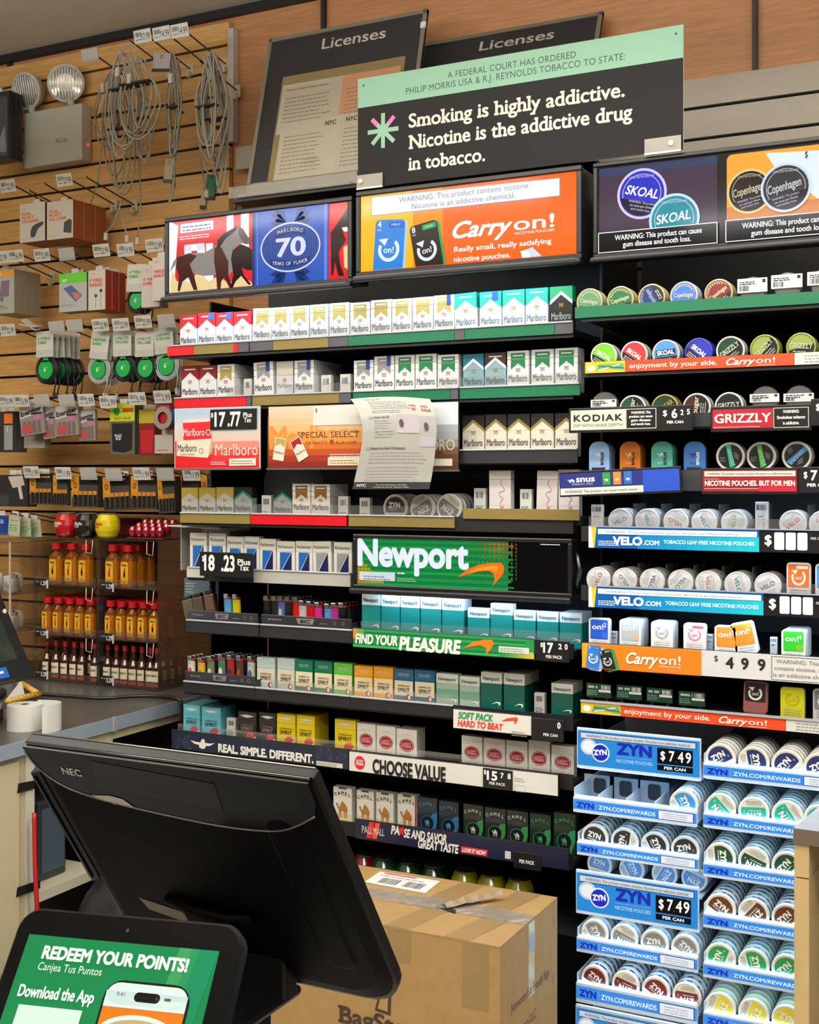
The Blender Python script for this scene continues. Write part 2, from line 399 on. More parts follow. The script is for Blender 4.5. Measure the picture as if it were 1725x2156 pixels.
# acrylic tray of papers on top of the rack
xa, z0 = W2(482, 415, 2.70); z0 = 2.291; xb, _ = W2(752, 380, 2.70); base = Vector(((xa+xb)/2, 2.75, z0))
e = empty('paper_tray', 'shallow clear tray with white papers on top of the cigarette rack', 'tray', base)
b = MB(); hw = (xb-xa)/2
b.box((-hw, -.05, 0), (hw, .12, .004), clear()); b.box((-hw, -.05, .004), (hw, -.047, .034), clear(veil=.1)); b.box((-hw, -.047, .004), (-hw+.003, .12, .034), clear()); b.box((hw-.003, -.047, .004), (hw, .12, .034), clear(veil=.1)); b.build('tray_body', e)
for i in range(3):
    b = MB(); b.box((-hw+.012+.004*i, -.044+.004*i, .0045+.004*i), (hw-.02-.006*i, .115, .0078+.004*i), M(('#b4b1aa', '#aaa2ab', '#bdbab3')[i], .5)); b.build('paper', e)
for i, px in enumerate((506, 534, 560)):
    p = at(px, 392, 2.905); b = MB(); b.lathe([(0, 0), (.017, .001), (.019, .02), (.014, .04), (0, .047)], BLK, 14)
    o = b.build('knob', None, (p.x, 2.905, 2.2905)); tag(o, 'small black knob, %s of three beside the Licenses board' % ORD[i+1], 'knob', 'black knobs on the rack')
p = at(512, 330, 3.17); b = MB(); b.box((-.035, 0, -.035), (.03, .012, .035), M('#c9c4ba', .5), .002); o = b.build('wall_plate', None, (p.x, 3.178, p.z)); tag(o, 'blank white plate on the wall beside the Licenses board', 'plate')
# ================================================================ left cigarette rack
YF = 2.60                                                     # front plane of the price strips
YP = 2.645                                                    # front plane of the packs
XL, XR = -2.037, -.905
def zof(px, py, Y): return at(px, py, Y).z
ROWZ = {'A': zof(735, 704, YF), 'B': zof(742, 823, YF), 'C': zof(970, 946, YF), 'D': zof(530, 1080, YF), 'E': zof(534, 1198, YF),
        'F': zof(545, 1313, YF), 'G': zof(537, 1446, YF), 'H': zof(734, 1578, YF), 'I': zof(750, 1733, YF)}
RACKB = M('#14141a', .5, noise=.15, nscale=20); LIPG = M('#b9bcc2', .35, metal=.3); STRIPG = M('#4b4c56', .45)
rack = empty('cigarette_rack', 'tall black shelving rack holding rows of cigarette packs between slat wall and cans', 'display rack', ((XL+XR)/2, 2.85, 0))
RB = Vector(rack.location)
def rb():
    b = MB((0, YF, 0)); b.T = Matrix.Translation(-RB); return b
b = rb(); b.box((XL+.01, 3.06, .02), (XR-.01, 3.08, 2.25), RACKB); b.build('back_panel', rack)
b = rb(); b.box((XL-.0, 2.78, .02), (XL+.008, 3.06, 2.04), RACKB, .002); b.build('side_panel', rack)
b = rb(); b.box((XR-.012, 2.78, .02), (XR-.004, 3.06, 2.2), RACKB, .002); b.build('side_panel', rack)
b = rb(); b.box((XL, 2.64, .02), (XR-.004, 3.06, .12), RACKB, .003); b.build('plinth', rack)
b = rb(); b.box((at(486, 415, 2.7).x, 2.70, 2.2835), (XR-.004, 3.08, 2.2895), RACKB); b.box((XL+.008, 3.06, 2.25), (XR-.012, 3.08, 2.2835), RACKB); b.build('top_panel', rack)
FLO = {}                                                      # height of the shelf floor the packs stand on
def shelf(key, x0=XL, x1=XR-.015, y0=YF+.012, lip=.0, th=.012, drop=.018):
    z = ROWZ[key]; FLO[key] = z-drop
    b = rb(); b.box((x0, y0, z-drop-th), (x1, 3.059, z-drop), RACKB)
    b.box((x0, y0-.006, z-drop-th-.006), (x1, y0, z-.002), RACKB)
    return b.build('shelf', rack)
GREEN = M('#0a6646', .4); GOLDS = M('#7d6d3a', .4); REDS = M('#c4081a', .4)
def strips(key, sh, segs, yb=None, h=.024, Y=YF, dz=0.):
    z = ROWZ[key]+dz
    for pl, pr, m, hh in segs:
        b = rb(); xa, xb = at(pl, 900, Y).x, at(pr, 900, Y).x
        b.box((xa+.0006, Y, z-.004-h*hh), (xb-.0006, Y+.0055, z-.004), m); b.build('label_strip', sh)
    return sh
def lip(sh, key, pl, pr, Y=YF):
    b = rb(); z = ROWZ[key]; xa, xb = at(pl, 900, Y).x, at(pr, 900, Y).x
    b.box((xa+.001, Y-.003, z-.0038), (xb-.001, Y+.0058, z), LIPG, .001); return b.build('shelf_edge', sh)
sA = shelf('A'); strips('A', sA, [(352, 408, REDS, 1), (408, 492, GOLDS, 1), (492, 501, REDS, 1), (501, 524, STRIPG, 1), (526, 575, STRIPG, 1), (575, 691, GOLDS, 1), (691, 733, STRIPG, 1), (733, 957, GREEN, 1), (957, 978, STRIPG, 1), (978, 1168, GREEN, 1), (1168, 1207, STRIPG, 1)])
for s in ((356, 524), (526, 733), (735, 957), (959, 1207)): lip(sA, 'A', *s)
sB = shelf('B', x0=at(367, 850, YF).x); strips('B', sB, [(367, 519, REDS, 1), (519, 529, STRIPG, 1), (531, 715, GOLDS, 1), (715, 739, STRIPG, 1), (743, 948, GREEN, 1), (948, 965, STRIPG, 1), (968, 1222, GREEN, 1)])
for s in ((367, 529), (531, 740), (743, 965), (968, 1222)): lip(sB, 'B', *s)
sC = shelf('C', x0=at(966, 900, YF).x); strips('C', sC, [(967, 1217, M('#26272d', .4), 1.2)]); lip(sC, 'C', 967, 1217)
sD = shelf('D', x0=at(380, 850, YF).x); strips('D', sD, [(379, 527, GOLDS, 1), (528, 730, REDS, 1), (734, 957, GOLDS, 1)]); strips('D', sD, [(975, 1221, GOLDS, 1)], dz=.022)
for s in ((379, 527), (528, 733), (734, 957)): lip(sD, 'D', *s)
sE = shelf('E', x0=at(393, 850, YF).x, x1=at(741, 900, YF).x); strips('E', sE, [(393, 430, M('#c5c4bd', .4), 1), (534, 738, M('#a9a8a3', .4), 1.25)]); lip(sE, 'E', 395, 738)
sF = shelf('F', x0=at(392, 850, YF).x); strips('F', sF, [(392, 545, M('#25262b', .4), 1.2), (547, 742, M('#25262b', .4), 1.2)]); lip(sF, 'F', 392, 546); lip(sF, 'F', 548, 742)
sG = shelf('G', x0=at(386, 850, YF).x); strips('G', sG, [(386, 537, DKM, 1.1), (537, 738, DKM, 1.1), (738, 953, DKM, 1.1)]); lip(sG, 'G', 386, 536); lip(sG, 'G', 537, 738); lip(sG, 'G', 738, 955)
sH = shelf('H', x0=at(368, 850, YF).x); sI = shelf('I', x0=at(388, 850, YF).x)
# rounded grey pusher panels seen in the gaps of the rack
for pl, pr, yt, yb in ((556, 680, 992, 1062), (556, 680, 1105, 1180)):
    b = rb(); a, c = at(pl, yt, 2.95), at(pr, yb, 2.95)
    b.plane((0, 2.95, 0)); b.rr(a.x, c.z, c.x, a.z+.01, .035, M('#303136', .5), 0); b.box((a.x+.02, 2.951, c.z), (c.x-.02, 2.958, a.z-.02), M('#303136', .5)); b.build('divider_panel', rack)

# ---------------------------------------------------------------- cigarette packs
PW, PH, PD = .0535, .088, .022
def clipy(pts, y, keep_above):
    out = []
    for (xa, ya), (xb, yb) in zip(pts, pts[1:]+pts[:1]):
        ia, ib = (ya >= y) == keep_above, (yb >= y) == keep_above
        if ia: out.append((xa, ya))
        if ia != ib: t = (y-ya)/(yb-ya); out.append((xa+(xb-xa)*t, y))
    return out
class Pack:
    LID = .66
    def __init__(s, body='#e9eaec', lid=None, split=.66):
        s.ly = split; s.bm = M(body, .3, coat=.4); s.lm = M(lid or body, .3, coat=.4)
        s.b, s.l = MB(), MB(); hw = PW/2; s.hw = hw; z = PH*split
        s.b.box((-hw, 0, 0), (hw, PD, z-.0003), s.bm); s.l.box((-hw, 0, z+.0003), (hw, PD, PH), s.lm)
    def poly(s, pts, m, L=1):                                 # pts in -1..1, 0..1
        m = M(m, .3, coat=.4) if isinstance(m, str) else m
        p = [(x*s.hw, y*PH) for x, y in pts]
        for t, up in ((s.b, False), (s.l, True)):
            q = clipy(p, s.ly*PH, up)
            if len(q) > 2: t.art(q, m, L)
        return s
    def rect(s, x0, y0, x1, y1, m, L=1): return s.poly([(x0, y0), (x1, y0), (x1, y1), (x0, y1)], m, L)
    def text(s, t, y, h, w, m, L=3, x=0, **k):
        m = M(m, .4) if isinstance(m, str) else m
        (s.l if y >= s.ly else s.b).text(t, x*s.hw, y*PH, h*PH, m, L, w=w*PW, **k); return s
    def crest(s, y, m='#9a7a3c', L=2):
        mm = M(m, .4); b = s.l if y >= s.ly else s.b; w = s.hw
        b.art([(-.08*w, (y+.02)*PH), (.08*w, (y+.02)*PH), (.06*w, (y-.02)*PH), (0, (y-.035)*PH), (-.06*w, (y-.02)*PH)], mm, L)
        for sx in (-1, 1):
            b.art([(sx*.11*w, (y-.04)*PH), (sx*.17*w, (y-.04)*PH), (sx*.2*w, (y+.035)*PH), (sx*.12*w, (y+.03)*PH)], mm, L)
        b.rect(-.2*w, (y-.055)*PH, .2*w, (y-.045)*PH, mm, L); return s
    def done(s): return (s.b.mesh('pack_body'), s.l.mesh('pack_lid'))
def roof(c, body='#e9eaec', txt='#3a3f4a', edge=None, lid=None, base='#e9eaec', bar='#f2e6e0'):
    p = Pack(base, lid or c)
    p.poly([(-1, 1), (-1, .62), (0, .83), (1, .62), (1, 1)], c)
    p.poly([(-1, .62), (0, .83), (1, .62)], base, 1.5)
    if edge: p.poly([(-1, .68), (-1, .60), (0, .82), (1, .60), (1, .68), (0, .90)], edge, 2)
    if bar: p.rect(-.62, .895, .62, .925, bar, 2)
    return p.crest(.60).text('Marlboro', .27, .155, .86, txt, bold=.008)
def banner(c, txt='#3a3f4a', base='#e9eaec', sticker=False, top='#e9eaec', edge='#9a8a55'):
    p = Pack(base, top)
    p.poly([(-.66, .95), (-.66, .57), (0, .71), (.66, .57), (.66, .95)], c)
    p.rect(-.48, .875, .48, .905, '#f0efe8', 2).rect(-1, .80, 1, .815, edge, 2)
    if sticker: p.poly([(.28, 1), (.28, .76), (.68, .76), (.68, 1)], '#1f3f86', 3)
    return p.crest(.57, '#9a6a5c').text('Marlboro', .29, .155, .86, txt, bold=.008)
def spirit(c, box='#e9d9b4', tc='#3a2b1c', low=False, top=None, icon='#8c1f22'):
    p = Pack(c, top or c, .70)
    if not low:
        p.rect(-.96, .24, .96, .66, box); p.b.ell(.5*p.hw, .20*PH, .0065, .0075, M(icon, .4), 3); p.b.ell(.58*p.hw, .20*PH, .0032, .005, WHITE, 4)
        p.text('AMERICAN', .49, .055, .62, tc).text('SPIRIT', .34, .115, .62, tc, bold=.01)
        p.text('NATURAL TOBACCO', .85, .03, .6, M('#d9dcd8', .5)).text('SMOOTH TASTE', .80, .03, .5, M('#d9dcd8', .5))
    else:
        p.text('AMERICAN', .50, .055, .66, tc).text('SPIRIT', .35, .115, .66, tc, bold=.01)
        p.b.art([(-.1*p.hw, .20*PH), (-.1*p.hw, .06*PH), (.98*p.hw, .06*PH), (.98*p.hw, .12*PH), (.6*p.hw, .30*PH), (.15*p.hw, .28*PH)], M('#c03038', .4), 4)
        p.b.art([(.62*p.hw, .02*PH), (1*p.hw, .02*PH), (1*p.hw, .16*PH), (.72*p.hw, .13*PH)], WHITE, 5)
        p.l.art([(-.8*p.hw, .86*PH), (-.15*p.hw, .80*PH), (.15*p.hw, .80*PH), (.8*p.hw, .86*PH), (.12*p.hw, .90*PH), (-.12*p.hw, .90*PH)], M('#cfd2c4', .5), 3)
    return p
def newport(t, c, m=None):
    p = Pack(c, t, .72); p.text('Newport', .80, .095, .80, M('#1b4a52', .4), bold=.01)
    if m: p.rect(-1, .30, 1, .55, m, 1)
    w = p.hw; p.b.art([(.0*w, .20*PH), (.5*w, .27*PH), (.85*w, .265*PH), (.9*w, .22*PH), (.72*w, .16*PH), (.74*w, .23*PH), (.5*w, .24*PH)], WHITE, 3)
    return p
CAMELP = [(-.62, .36), (-.70, .40), (-.66, .44), (-.52, .45), (-.44, .36), (-.30, .33), (-.16, .44), (.0, .53), (.14, .47), (.34, .42), (.5, .33), (.56, .2), (.5, .22), (.46, .27), (.48, .02), (.38, .02), (.36, .2), (.28, .2), (.26, .02), (.17, .02), (.16, .22), (-.1, .22), (-.12, .02), (-.21, .02), (-.21, .2), (-.28, .2), (-.3, .02), (-.38, .02), (-.38, .24), (-.5, .30)]
def camel(base='#e6e2d6', dark=None, tc='#2b3038', red=False):
    p = Pack(base, base, .76)
    arc = 'CAMEL'
    for i, ch in enumerate(arc):
        x = (i-2)*.36; (p.l).text(ch, x*p.hw, (.80-.012*(i-2)**2)*PH, .085*PH, M(tc, .4), 3, rot=-(i-2)*7, bold=.02)
    if not dark:
        p.rect(-.96, .02, .96, .26, '#d9c9a4', 1); p.b.art([(x*1.0*p.hw, (.12+y*.95)*PH) for x, y in CAMELP], M('#a8712e', .5), 3)
        p.l.rr(-.4*p.hw, .955*PH, .45*p.hw, 1.0*PH, .001, M('#2a3552', .4), 3)
        if red: p.rect(.86, 0, 1, 1, '#b51c2c', 2)
    else:
        p.poly([(-.2, .25), (.6, .05), (1, .35), (1, .62), (.5, .58)], dark, 1)
        p.b.ell(0, .32*PH, .0185, .0185, M('#12151a', .4), 2); p.b.ring(0, .32*PH, .0185, .0185, .0015, M(dark, .4), 3)
        p.b.art([(x*.42*p.hw, (.22+y*.38)*PH) for x, y in CAMELP], M(tc, .4), 4)
    return p
def lucky():
    p = Pack('#e4e0d8', '#e4e0d8', .74); c = M('#a3172b', .4)
    p.b.ell(0, .46*PH, .0165, .0165, c, 2); p.b.ring(0, .46*PH, .0195, .0195, .0016, c, 2)
    p.b.text('LUCKY', 0, .475*PH, .0062, M('#e4d6cf', .4), 3, w=.025, bold=.03).b if False else None
    p.b.text('LUCKY', 0, .475*PH, .0062, M('#d9b7b2', .4), 3, w=.025, bold=.03); p.b.text('STRIKE', 0, .385*PH, .0062, M('#d9b7b2', .4), 3, w=.026, bold=.03)
    p.text('LIGHTLY TOASTED', .80, .025, .5, '#9a948a').text('20 CLASS A', .14, .025, .6, '#9a948a'); return p
def parliament(c='#1f5fa8'):
    p = Pack('#e1ddd3', '#d8d4c9', .70); p.text('Parliament', .80, .085, .84, '#3a3f4a')
    p.rect(-.66, .08, .66, .68, c, 1); p.poly([(-.66, .08), (.66, .08), (.66, .66)], '#1a1d4f', 2); p.poly([(-.60, .08), (-.52, .08), (.64, .68), (.60, .68)], '#e8eaf2', 3)
    return p
def pinkpack():
    p = Pack('#ddd6d2', '#ddd6d2', .8)
    pts = [(.25, .80), (.05, .72), (.30, .62), (.42, .55), (-.05, .50), (.02, .42), (.30, .36), (.05, .28), (.1, .16), (.28, .12), (.30, .2), (.08, .14)]
    p.b.line([(x*p.hw, y*PH) for x, y in [(q.x, q.y) for q in catmull([(a, b_, 0) for a, b_ in pts], 5)] if y < .79], .0012, M('#b8417f', .4), 2)
    p.rect(-1, .215, 1, .22, '#b9b2ae', 1); return p
LX = '#e8e9ee'
STY = {
 'red': (lambda: roof('#c41e2c', lid='#c41e2c', base=LX), 'red and white cigarette pack'),
 'redfoil': (lambda: roof('#c41e2c', lid='#c41e2c', base=LX).poly([(.2, .99), (.2, .82), (.8, .82), (.8, .99)], '#2f5fb0', 3), 'red and white cigarette pack with blue sticker'),
 'darkred': (lambda: roof('#7c1a1e', lid='#7c1a1e', base=LX), 'dark red and white cigarette pack'),
 'gold': (lambda: banner('#a39350', base=LX), 'white cigarette pack with gold chevron'),
 'goldst': (lambda: banner('#a39350', base=LX, sticker=True), 'white gold-chevron cigarette pack with blue sticker'),
 'silver': (lambda: banner('#8d8d92'), 'white cigarette pack with silver chevron'),
 'silverst': (lambda: banner('#8d8d92', sticker=True), 'white silver-chevron cigarette pack with blue sticker'),
 'foil': (lambda: Pack('#cfcfd0', '#cfc9bb').crest(.55).text('Marlboro', .35, .11, .84, '#8a8d95'), 'silver foil wrapped cigarette pack'),
 'greenb': (lambda: banner('#1f7a52', txt='#4a5a58'), 'white cigarette pack with green chevron'),
 'brownb': (lambda: banner('#8a5a2c', base='#e4dfd5'), 'white cigarette pack with brown chevron'),
 'teal': (lambda: roof('#17a08c', lid='#17a08c', base=LX, txt='#4a6570'), 'teal topped white cigarette pack'),
 'tealst': (lambda: roof('#17a08c', lid='#17a08c', base=LX, txt='#4a6570').poly([(.15, .99), (.15, .80), (.7, .80), (.7, .99)], '#1d56b8', 3), 'teal topped white cigarette pack with blue sticker'),
 'blackgreen': (lambda: roof('#1a8f5c', lid='#147a4c', base='#15181a', txt='#9aa6a2', edge='#cfe6da', bar=None), 'black cigarette pack with glowing green top'),
 'iceblue': (lambda: roof('#146a7c', lid='#146a7c', base='#7fa3ad', txt='#22404a', edge='#d8e6ea', bar=None), 'pale blue cigarette pack with deep teal top'),
 'iceblack': (lambda: roof('#3a2a26', lid='#2e2624', base='#8ba9b3', txt='#2c4852', edge='#d8e6ea'), 'pale blue cigarette pack with black top'),
 'blackgold': (lambda: roof('#26262a', lid='#1d1d21', base='#e2ddcf', txt='#4a4a48', edge='#8f7f42', bar=None), 'black topped cigarette pack with gold chevron'),
 'goldgrey': (lambda: roof('#a08c3c', lid='#a08c3c', base='#a9a89f', txt='#55554f', bar=None), 'gold topped grey cigarette pack'),
 'blackmint': (lambda: roof('#1c2322', lid='#1c2322', base='#8f9696', txt='#3d4444', edge='#1b7a5e', bar=None), 'black topped grey cigarette pack with green chevron'),
 'parl': (lambda: parliament(), 'white cigarette pack with blue diagonal panel'),
 'parlg': (lambda: parliament('#8a8c93'), 'white cigarette pack with grey diagonal panel'),
 'newport': (lambda: newport('#e6eef2', '#168a86'), 'white topped teal menthol pack'),
 'newportp': (lambda: newport('#d4d8cf', '#9fb5a6', '#6f9c88'), 'pale green menthol pack'),
 'newportd': (lambda: newport('#d8d8d0', '#0d5a4e'), 'white topped dark green menthol pack'),
 'spgrey': (lambda: spirit('#b7c7c4', '#d9cdb2'), 'pale grey pack with cream panel'),
 'spdkg': (lambda: spirit('#0f6a50'), 'dark green pack with cream panel'),
 'splime': (lambda: spirit('#5fae3c'), 'lime green pack with cream panel'),
 'sporange': (lambda: spirit('#e09a1e'), 'orange yellow pack with cream panel'),
 'spblue': (lambda: spirit('#1b5a80'), 'blue pack with cream panel'),
 'spteal': (lambda: spirit('#5fb0c0', low=True), 'light teal pack with red band'),
 'spblack': (lambda: spirit('#2a2526', low=True, tc='#a08a84'), 'black pack with red band'),
 'spyellow': (lambda: spirit('#e3c81a', low=True), 'bright yellow pack with red band'),
 'lucky': (lucky, 'white pack with red bullseye'),
 'camel': (lambda: camel(), 'cream pack with camel picture'),
 'camelr': (lambda: camel(red=True), 'cream camel picture pack with red edge'),
 'camelb': (lambda: camel('#1c2a36', '#2f6ea0', '#4a8ac0'), 'dark blue camel pack'),
 'camelg': (lambda: camel('#23282a', '#3a8a4c', '#c9cfc9'), 'black camel pack with green smoke'),
 'camelt': (lambda: camel('#173226', '#2f8f5a', '#3fa06a'), 'dark green camel pack'),
 'pink': (pinkpack, 'tall pale pack with pink squiggle'),
}
_pk = {}
def packmesh(st):
    if st not in _pk: _pk[st] = STY[st][0]().done()
    return _pk[st]
ROWNAME = {'A': 'topmost shelf', 'B': 'second shelf', 'C': 'short black shelf', 'D': 'gold and red edged shelf', 'E': '18.23 price shelf', 'F': 'shelf under green sign', 'G': 'Soft Pack shelf', 'H': 'Choose Value shelf', 'I': 'lowest pack shelf'}
_cnt = {}
def pack(row, st, pl, pr, yt, tilt=0., Y=YP, dz=0., deep=0, maxh=.103):
    me = packmesh(st); c = at((pl+pr)/2, yt, Y); z0 = FLO[row]+dz
    h = min(maxh, max(.07, c.z-z0))
    wid = min(1.12, (at(pr, yt, Y).x-at(pl, yt, Y).x)/PW*.985)
    k = (row, st); 
    for d in range(deep+1):
        _cnt[k] = _cnt.get(k, 0)+(1 if d == 0 else 0)
        n = ORD[_cnt[k]]
        desc = STY[st][1]
        lab = '%s, %s along the %s' % (desc, n, ROWNAME[row]) if d == 0 else '%s, %s behind the %s, %s' % (desc, ORD[d], n, ROWNAME[row])
        o = put('cigarette_pack', me[0], None, (c.x, Y+d*(PD+.0012), z0+.0004+abs(math.sin(math.radians(tilt)))*PW/2*wid), (0, math.radians(tilt), 0), (wid, 1, h/PH))
        tag(o, lab, 'cigarette pack', 'packs on the '+ROWNAME[row]); put('lid', me[1], o)
def prow(row, items, **k):
    for it in items:
        pack(row, *it[:4], **{**k, **(it[4] if len(it) > 4 else {})})
prow('A', [('red', 379, 415, 664), ('redfoil', 417, 454, 651), ('redfoil', 455, 491, 658), ('red', 492, 529, 656),
  ('gold', 531, 570, 650, dict(tilt=2)), ('gold', 572, 610, 646), ('gold', 611, 650, 643.5), ('gold', 653, 691, 641), ('gold', 694, 735, 638), ('gold', 738, 779, 637), ('gold', 781, 824, 626),
  ('gold', 826, 867, 629.5), ('gold', 869, 912, 626), ('goldst', 913.5, 957, 619), ('teal', 959, 1006, 613, dict(tilt=-2)), ('tealst', 1010, 1056, 612), ('teal', 1058, 1105, 594), ('teal', 1107, 1154, 590, dict(deep=1)), ('blackgreen', 1158, 1206, 603)])
prow('B', [('darkred', 382, 419, 763), ('darkred', 420, 456, 759), ('gold', 457.5, 494, 760, dict(deep=4)), ('silverst', 536, 577, 753, dict(tilt=-2)), ('foil', 582, 617, 756), ('silverst', 620, 661, 752, dict(deep=5)),
  ('silverst', 745, 786, 759), ('silverst', 788, 830, 748), ('greenb', 832, 873, 742), ('greenb', 875, 919, 737), ('greenb', 922, 966, 747), ('iceblue', 975, 1019, 746), ('iceblack', 1021, 1066, 743), ('greenb', 1068, 1114, 739), ('greenb', 1119, 1166, 736), ('greenb', 1169, 1217, 733, dict(deep=1))])
prow('C', [('blackgold', 974, 1020, 875), ('blackgold', 1022, 1067, 873), ('blackgold', 1069, 1116, 872), ('blackgold', 1118, 1166, 871), ('blackgold', 1169, 1217, 870)])
prow('D', [('goldgrey', 382, 417, 1027), ('goldgrey', 419, 454, 1027), ('goldgrey', 455.5, 492, 1026), ('blackmint', 494, 531, 1026), ('blackmint', 576, 614, 1030), ('brownb', 615.6, 654, 1019), ('brownb', 655.5, 695, 1020, dict(deep=3))])
prow('D', [('pink', 1030, 1076, 991), ('pink', 1129, 1173, 992, dict(tilt=1.5)), ('pink', 1176, 1220, 989)], dz=.02, maxh=.115)
prow('E', [('parl', 400, 435, 1116), ('parl', 440, 475, 1115), ('parl', 478, 513, 1130), ('parl', 514, 546, 1130), ('parl', 547, 581, 1135), ('parl', 583, 621, 1140), ('parl', 623, 658, 1140), ('parlg', 660, 699, 1141, dict(tilt=-2)), ('parlg', 703, 741, 1142)])
prow('F', [('newport', 762, 801, 1250), ('newport', 803, 842, 1253), ('newport', 844, 884, 1255.6), ('newport', 886, 929, 1258), ('newport', 931, 977, 1261, dict(deep=1)), ('newport', 985, 1031, 1281), ('newport', 1033, 1080, 1271.5), ('newport', 1082, 1128, 1286), ('newport', 1131, 1176, 1289), ('newport', 1179, 1226, 1291, dict(deep=2))])
prow('G', [('spgrey', 541, 579, 1385), ('spgrey', 584, 620.5, 1387), ('spdkg', 622, 659, 1390), ('spdkg', 662, 700, 1393), ('splime', 703, 742, 1397), ('sporange', 746, 785, 1403), ('sporange', 787, 828, 1405), ('spblue', 830, 871, 1409), ('spblue', 873, 916, 1411.5),
  ('newportp', 918.5, 965, 1419), ('newportp', 968, 1010, 1425), ('newportd', 1013, 1057, 1416), ('newportd', 1061, 1105, 1419, dict(deep=3)), ('newportd', 1161, 1207, 1440, dict(deep=2))])
prow('H', [('spteal', 386, 421, 1484.6, dict(deep=3)), ('spteal', 425, 465, 1489.6, dict(deep=2)), ('spblack', 501, 540, 1499), ('spblack', 546, 581, 1501), ('spyellow', 583, 622, 1504), ('spyellow', 625, 663, 1507, dict(deep=2)), ('spyellow', 705, 749, 1516),
  ('lucky', 752, 791, 1524), ('lucky', 793, 833, 1529), ('lucky', 835, 878, 1536, dict(deep=1)), ('lucky', 972, 1016, 1551), ('lucky', 1018.5, 1064, 1557), ('lucky', 1066, 1111, 1561), ('lucky', 1113, 1158, 1560), ('lucky', 1161, 1209, 1575)])
prow('I', [('camel', 702, 741, 1658), ('camel', 751, 787, 1665), ('camel', 792, 829, 1670), ('camelr', 837, 877, 1674), ('camelb', 880, 921, 1680), ('camelb', 924, 966, 1688), ('camelg', 975.6, 1018, 1695), ('camelg', 1021, 1065, 1702), ('camelg', 1067, 1112, 1708), ('camelt', 1116, 1160, 1715), ('camelt', 1166, 1212, 1713)])
# small white stock cards standing in empty slots
def slot_card(row, i, pl, pr, yt, yb, Y=2.66, note=''):
    a, c = at(pl, yb, Y), at(pr, yt, Y); z0 = FLO[row]+.0004 if not note.startswith('^') else FLO[row]+.0204
    b = MB(); w_, h_ = c.x-a.x, max(.03, c.z-z0)
    b.box((-w_/2, 0, 0), (w_/2, .014, h_), M('#d9d8d3', .45), .001); b.bars(-w_*.3, h_*.62, w_*.3, h_*.86, INK, 1, 7); b.greek(-w_*.36, w_*.36, h_*.3, .0018, INK, 1, rows=3, gap=.004)
    o = b.build('stock_card', None, ((a.x+c.x)/2, Y, z0)); tag(o, 'small white barcode card, %s in the slots of the %s' % (ORD[i], ROWNAME[row]), 'card', 'barcode cards in empty slots')
for r_, i, a_ in (('B', 1, (513, 530, 797, 830)), ('B', 2, (676, 697, 789, 823)), ('B', 3, (716, 738, 787, 822)), ('D', 1, (551, 571, 1043, 1078)), ('D', 2, (712, 733, 1045, 1080)), ('D', 3, (757, 779, 1048, 1083)),
                  ('H', 1, (477, 496, 1513, 1549)), ('G', 1, (1125, 1147, 1460, 1500))): slot_card(r_, i, *a_)
slot_card('D', 4, 998, 1023, 1028, 1065, note='^'); slot_card('D', 5, 1095, 1120, 1030, 1068, note='^')
# ---------------------------------------------------------------- clear front lips of the shelves
def clear_lip(key, sh, pl, pr, h=.02, Y=YF+.004, dz=0):
    b = rb(); xa, xb = at(pl, 900, Y).x, at(pr, 900, Y).x; z = ROWZ[key]+dz
    b.box((xa, Y, z+.0005), (xb, Y+.0022, z+h), clear(veil=.05)); b.build('clear_lip', sh)
for k_, sh, pl, pr in (('A', sA, 535, 733), ('A', sA, 737, 957), ('B', sB, 480, 529), ('B', sB, 600, 739), ('B', sB, 925, 1222), ('D', sD, 495, 730), ('D', sD, 736, 955), ('F', sF, 760, 1222), ('G', sG, 570, 955), ('H', sH, 375, 1200)): clear_lip(k_, sh, pl, pr, h=.022 if k_ != 'H' else .016)
b = rb(); x0_, x1_ = at(975, 900, YF).x, at(1221, 900, YF).x
b.box((x0_, YF+.014, FLO['D']+.001), (x1_, 2.95, FLO['D']+.0195), RACKB); b.build('riser', sD)
# ================================================================ signs of the left rack
def zz(ox, oy, s, Y):                                         # enlarged-photo coordinates -> X, Z on plane Y
    return lambda pts: [W2(ox+x*s, oy+y*s, Y) for x, y in pts]
FRM = M('#141417', .35)
def lightbox(name, label, pl, pr, ytl, ybl, Y, depth=.085, t=.012, foot=.0, cat='lit sign', back=None):
    x0, z1 = W2(pl, ytl, Y); x1 = W2(pr, ytl, Y)[0]; z0 = W2(pl, ybl, Y)[1]
    base = Vector(((x0+x1)/2, Y, z0)); e = empty(name, label, cat, base)
    b = wb(base); b.box((x0+.002, Y+.006, z0+.002), (x1-.002, Y+depth, z1-.002), FRM, .004); b.build('housing', e)
    b = wb(base)
    for q in ((x0, z0, x1, z0+t), (x0, z1-t, x1, z1), (x0, z0+t, x0+t, z1-t), (x1-t, z0+t, x1, z1-t)): b.box((q[0], Y-.006, q[1]), (q[2], Y+.008, q[3]), FRM, .0025)
    if foot: b.box((x0-.006, Y-.016, z0-foot), (x1, Y+.004, z0+.001), FRM, .004); b.box((x0, Y-.0165, z0-.003), (x1-.01, Y-.0155, z0+.001), M('#4a4b52', .3))
    b.build('frame', e)
    return e, base, (x0+t, z0+t, x1-t, z1-t)
S1 = .78
